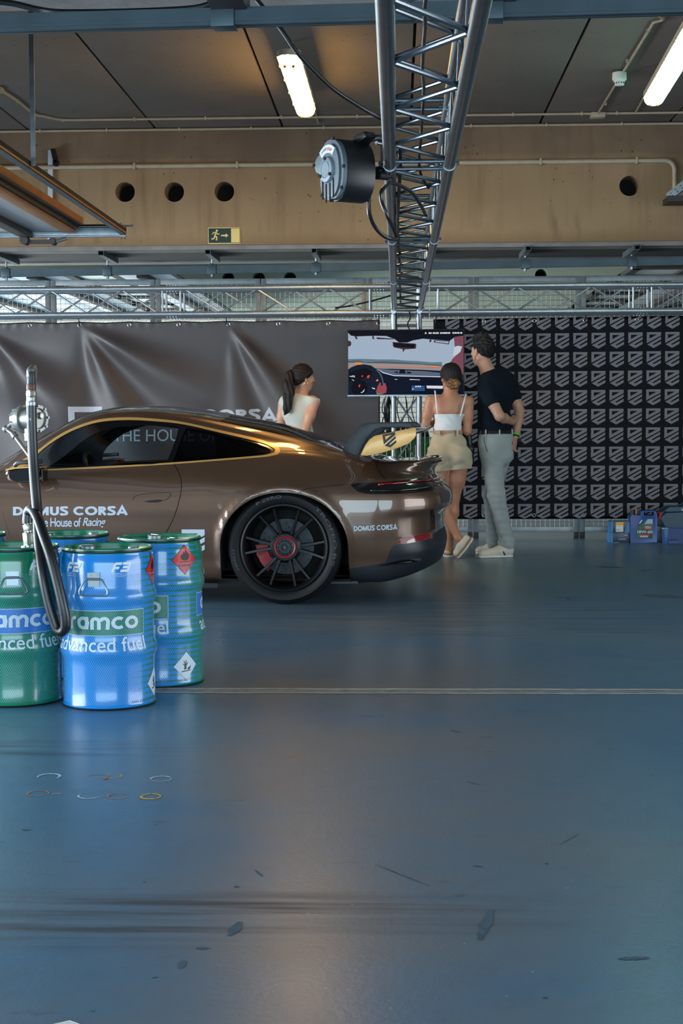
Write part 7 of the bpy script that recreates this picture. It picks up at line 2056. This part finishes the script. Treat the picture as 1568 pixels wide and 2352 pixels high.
for s, (xa, ya, xb, yb_) in enumerate(((999, 898, 1004, 950), (1070, 906, 1057, 954))):
    P = [K(xa + 1, ya + 4, .06), K(xa - .5, ya, .0), K(xa + (xb - xa) * .25, ya + (yb_ - ya) * .25, -.075), K(xa + (xb - xa) * .6, ya + (yb_ - ya) * .6, -.102), K(xb, yb_ + 2, -.105)]
    P = [Vector(p) for p in P]; mb = MB(); mb.tube(catmull(P, 5), .0062, n=8); mb.build('strap', M_whitetop, top)
so = torso.grow(.010); so.e(K(1029, 1018), (.110, .154, .10), B, .06).e(K(1030, 1040), (.118, .172, .09), B, .05)
for px in (1009, 1054): so.e(K(px, 1046, -.055), (.100, .097, .10), B, .05)
so.c(hL, K(1006, 1100, -.01), .112, .104, .03).c(hR, K(1056, 1092, -.01), .112, .104, .03)
so.cut((0, 0, 1), (0, 0, K(1030, 992)[2])).cut(np.array([.06, 0, -.99]), K(1006, 1083)).cut(np.array([.10, 0, -.99]), K(1006, 1083))
so.warp = lambda x, y, z: (.003 * np.sin(40 * x + 5 * np.sin(20 * z)) + .002 * np.sin(70 * z + 25 * x)).astype(np.float32); sho = so.build('shorts', M_linen, wom)
bl2 = torso.grow(.016); bl2.res = .0045; bl2.e(K(1029, 1018), (.108, .150, .10), B, .06).cut((0, 0, 1), (0, 0, K(1030, 988.5)[2])).cut((0, 0, -1), (0, 0, K(1030, 997.5)[2])); bl2.build('belt', M_leatherb, wom)
mb = MB()
for px in (1008, 1050): mb.box(K(px, 994.5, -.098 if px == 1008 else -.100), (.014, .016, .052))
mb.build('belt_loops', M_linen, sho)
def platform(heel, toe, up, par):
    heel = np.array(heel); toe = np.array(toe); d = toe - heel; L = np.linalg.norm(d); d /= L
    u = np.array(up, float); u -= d * (u @ d); u /= np.linalg.norm(u); l = np.cross(u, d); A = np.stack([d, l, u], 1); P = lambda t, s, q: heel + d * (t * L) + l * s + u * q
    F = Fig(.0045); F.c(P(.12, 0, .045), P(.45, 0, .045), .036, .038, .03).c(P(.45, 0, .045), P(.84, 0, .036), .038, .034, .03).cut(-u, P(0, 0, .034)).cut(u, P(0, 0, .098)); o = F.build('shoe', M_shoew, par)
    for nm, q0, q1, m in (('jute_band', .018, .036, M_jute), ('sole', .0, .020, M_solew)):
        S_ = Fig(.0045); S_.c(P(.12, 0, .018), P(.5, 0, .018), .041, .041, .03).c(P(.5, 0, .018), P(.86, 0, .018), .041, .038, .03).cut(-u, P(0, 0, q0)).cut(u, P(0, 0, q1)); S_.build(nm, m, o, smooth=1)
h0 = K(1084, 1240, -.09); t0 = K(1052, 1281, -.07); t0[2] = .004; platform(h0, t0, (-.62, -.25, .74), wom)
h0 = K(1029, 1272, .0); h0[2] = .001; t0 = K(1030, 1272, .22); t0[2] = .001; platform(h0, t0, (0, 0, 1), wom)
jk = MB(); J = [K(1075, 1000, .03), K(1080, 1030, .04), K(1082, 1060, .04)]
fj = Fig(.006); fj.chain([np.array(q_) for q_ in J], [.022, .030, .024], .02).c(K(1070, 1000, .10), K(1078, 1050, .09), .03, .03, .03); fj.warp = wrinkle(.004, 60, 30, .4); me = fj.mesh('jacket'); me.materials.append(M_leatherk)
jo = link_mesh('jacket', me, None); jo.location = O; tag(jo, 'folded black jacket held at the right side of the woman in beige shorts', 'jacket')

# ---------------------------------------------- the woman with the ponytail behind the car
Y0 = 12.9; O = Vector((at(686, 1000, Y0).x, Y0, 0))
K = lambda px, py, dy=0.0: np.array(at(px, py, Y0 + dy) - O)
wm2 = thing('person', 'woman with a long dark ponytail in a sleeveless cream top, standing behind the car', 'person', O)
B = axes((.50, .87, 0)); HA = axes((.90, .44, -.02))
body = Fig(.0055); T = head(body, K(696, 868), HA, .95, True); body.c(K(697, 884), K(689, 918), .046, .052, .03)
torso = Fig(.0055); torso.e(K(686, 945), (.098, .150, .125), B, .05).e(K(686, 1000), (.095, .125, .13), B, .05).c(K(659, 922, .08), K(716, 920, -.08), .046, None, .04).c(K(689, 908), K(688, 925), .055, .07, .04)
body.p += torso.p; body.e(K(686, 1045), (.11, .16, .12), B, .05)
sR, eR, wR = K(722, 925, -.10), K(702, 985, -.14), K(708, 1045, .02); sL, eL, wL = K(650, 927, .10), K(644, 990, .12), K(660, 1045, .24)
for s_, e_, w_ in ((sR, eR, wR), (sL, eL, wL)): body.chain([s_, (s_ + e_) / 2, e_], [.046, .041, .035], .03).chain([e_, w_], [.036, .024], .02); hand(body, w_, (w_ - e_), (.5, -.4, .2), (.3, .6, .1), L=.075, w=.032)
hips = []
for q in (-1, 1):
    h_ = K(686, 1055) + B @ np.array([0, q * .085, 0]); k_ = np.array([h_[0] + .01, h_[1], .48]); a_ = np.array([h_[0], h_[1], .09]); hips.append((h_, k_, a_)); body.chain([h_, k_, a_], [.088, .052, .034], .03); body.c(a_, a_ + B @ np.array([.13, 0, -.05]), .032, .026, .02)
body.build('body', M_skinv, wm2); face_parts(T, HA, wm2, .95, M_hairw)
Th = lambda f, l, u: np.array(K(696, 868)) + HA @ np.array([f, l, u]) * .95
hr = Fig(.005); hr.e(Th(-.012, 0, .034), (.104, .084, .094), HA, .02).e(Th(-.05, 0, -.01), (.060, .074, .065), HA, .03)
for q in (-1, 1): hr.c(Th(.03, q * .072, .04), Th(-.02, q * .074, .0), .014, .014, .02)
hr.cut(HA @ np.array([.62, 0, -.78]), Th(.040, 0, .012)); hr.warp = lambda x, y, z: (.0016 * np.sin(220 * z + 40 * x)).astype(np.float32); hr.build('hair', M_hairw, wm2, smooth=1)
pt = Fig(.005); q_ = [K(672, 853, -.02), K(664, 862, -.06), K(659, 885, -.09), K(660, 910, -.11), K(658, 938, -.12), K(655, 952, -.12)]
pt.chain(q_, [.026, .034, .040, .036, .026, .010], .02).chain([K(668, 862, -.07), K(668, 900, -.12), K(664, 945, -.13)], [.02, .028, .010], .02); pt.warp = lambda x, y, z: (.004 * np.sin(170 * x + 12 * z + 120 * y)).astype(np.float32); pt.build('ponytail', M_hairw, wm2, smooth=1)
MB().lathe([(.020, -.008), (.028, -.004), (.028, .006), (.020, .008)], 20, c=K(671, 853, -.02), R=Matrix.Rotation(1.2, 3, 'Y'), closed=True).build('hair_tie', M_leatherb, wm2)
e0 = Th(-.004, -.083, -.050); MB().tube([e0 + np.array([.013 * math.cos(a), 0, .015 * math.sin(a)]) for a in np.linspace(0, 6.2, 18)], .0022, n=6).build('earring', M_goldj, wm2)
tp = torso.grow(.014); tp.e(K(686, 1040), (.125, .175, .10), B, .05).c(K(655, 925, .08), K(719, 922, -.08), .056, None, .03); tp.cut((0, 0, -1), (0, 0, K(686, 1050)[2])).cut(np.array(K(697, 880) - K(689, 915)), K(692, 906)); tp.warp = wrinkle(.0045, 34, 16, 2.2); tp.build('sleeveless_top', M_cream, wm2)
jn = Fig(.007); jn.e(K(686, 1055), (.125, .172, .11), B, .05)
for h_, k_, a_ in hips: jn.chain([h_, k_, a_ + np.array([0, 0, .02])], [.100, .068, .058], .03)
jn.cut((0, 0, 1), (0, 0, K(686, 1045)[2])).cut((0, 0, -1), (0, 0, .07)); jn.build('jeans', M_jeans, wm2)
for h_, k_, a_ in hips: f_ = B @ np.array([1.0, 0, 0]); sneaker('shoe', gz(a_) - f_ * .05, gz(a_) + f_ * .20, wm2)
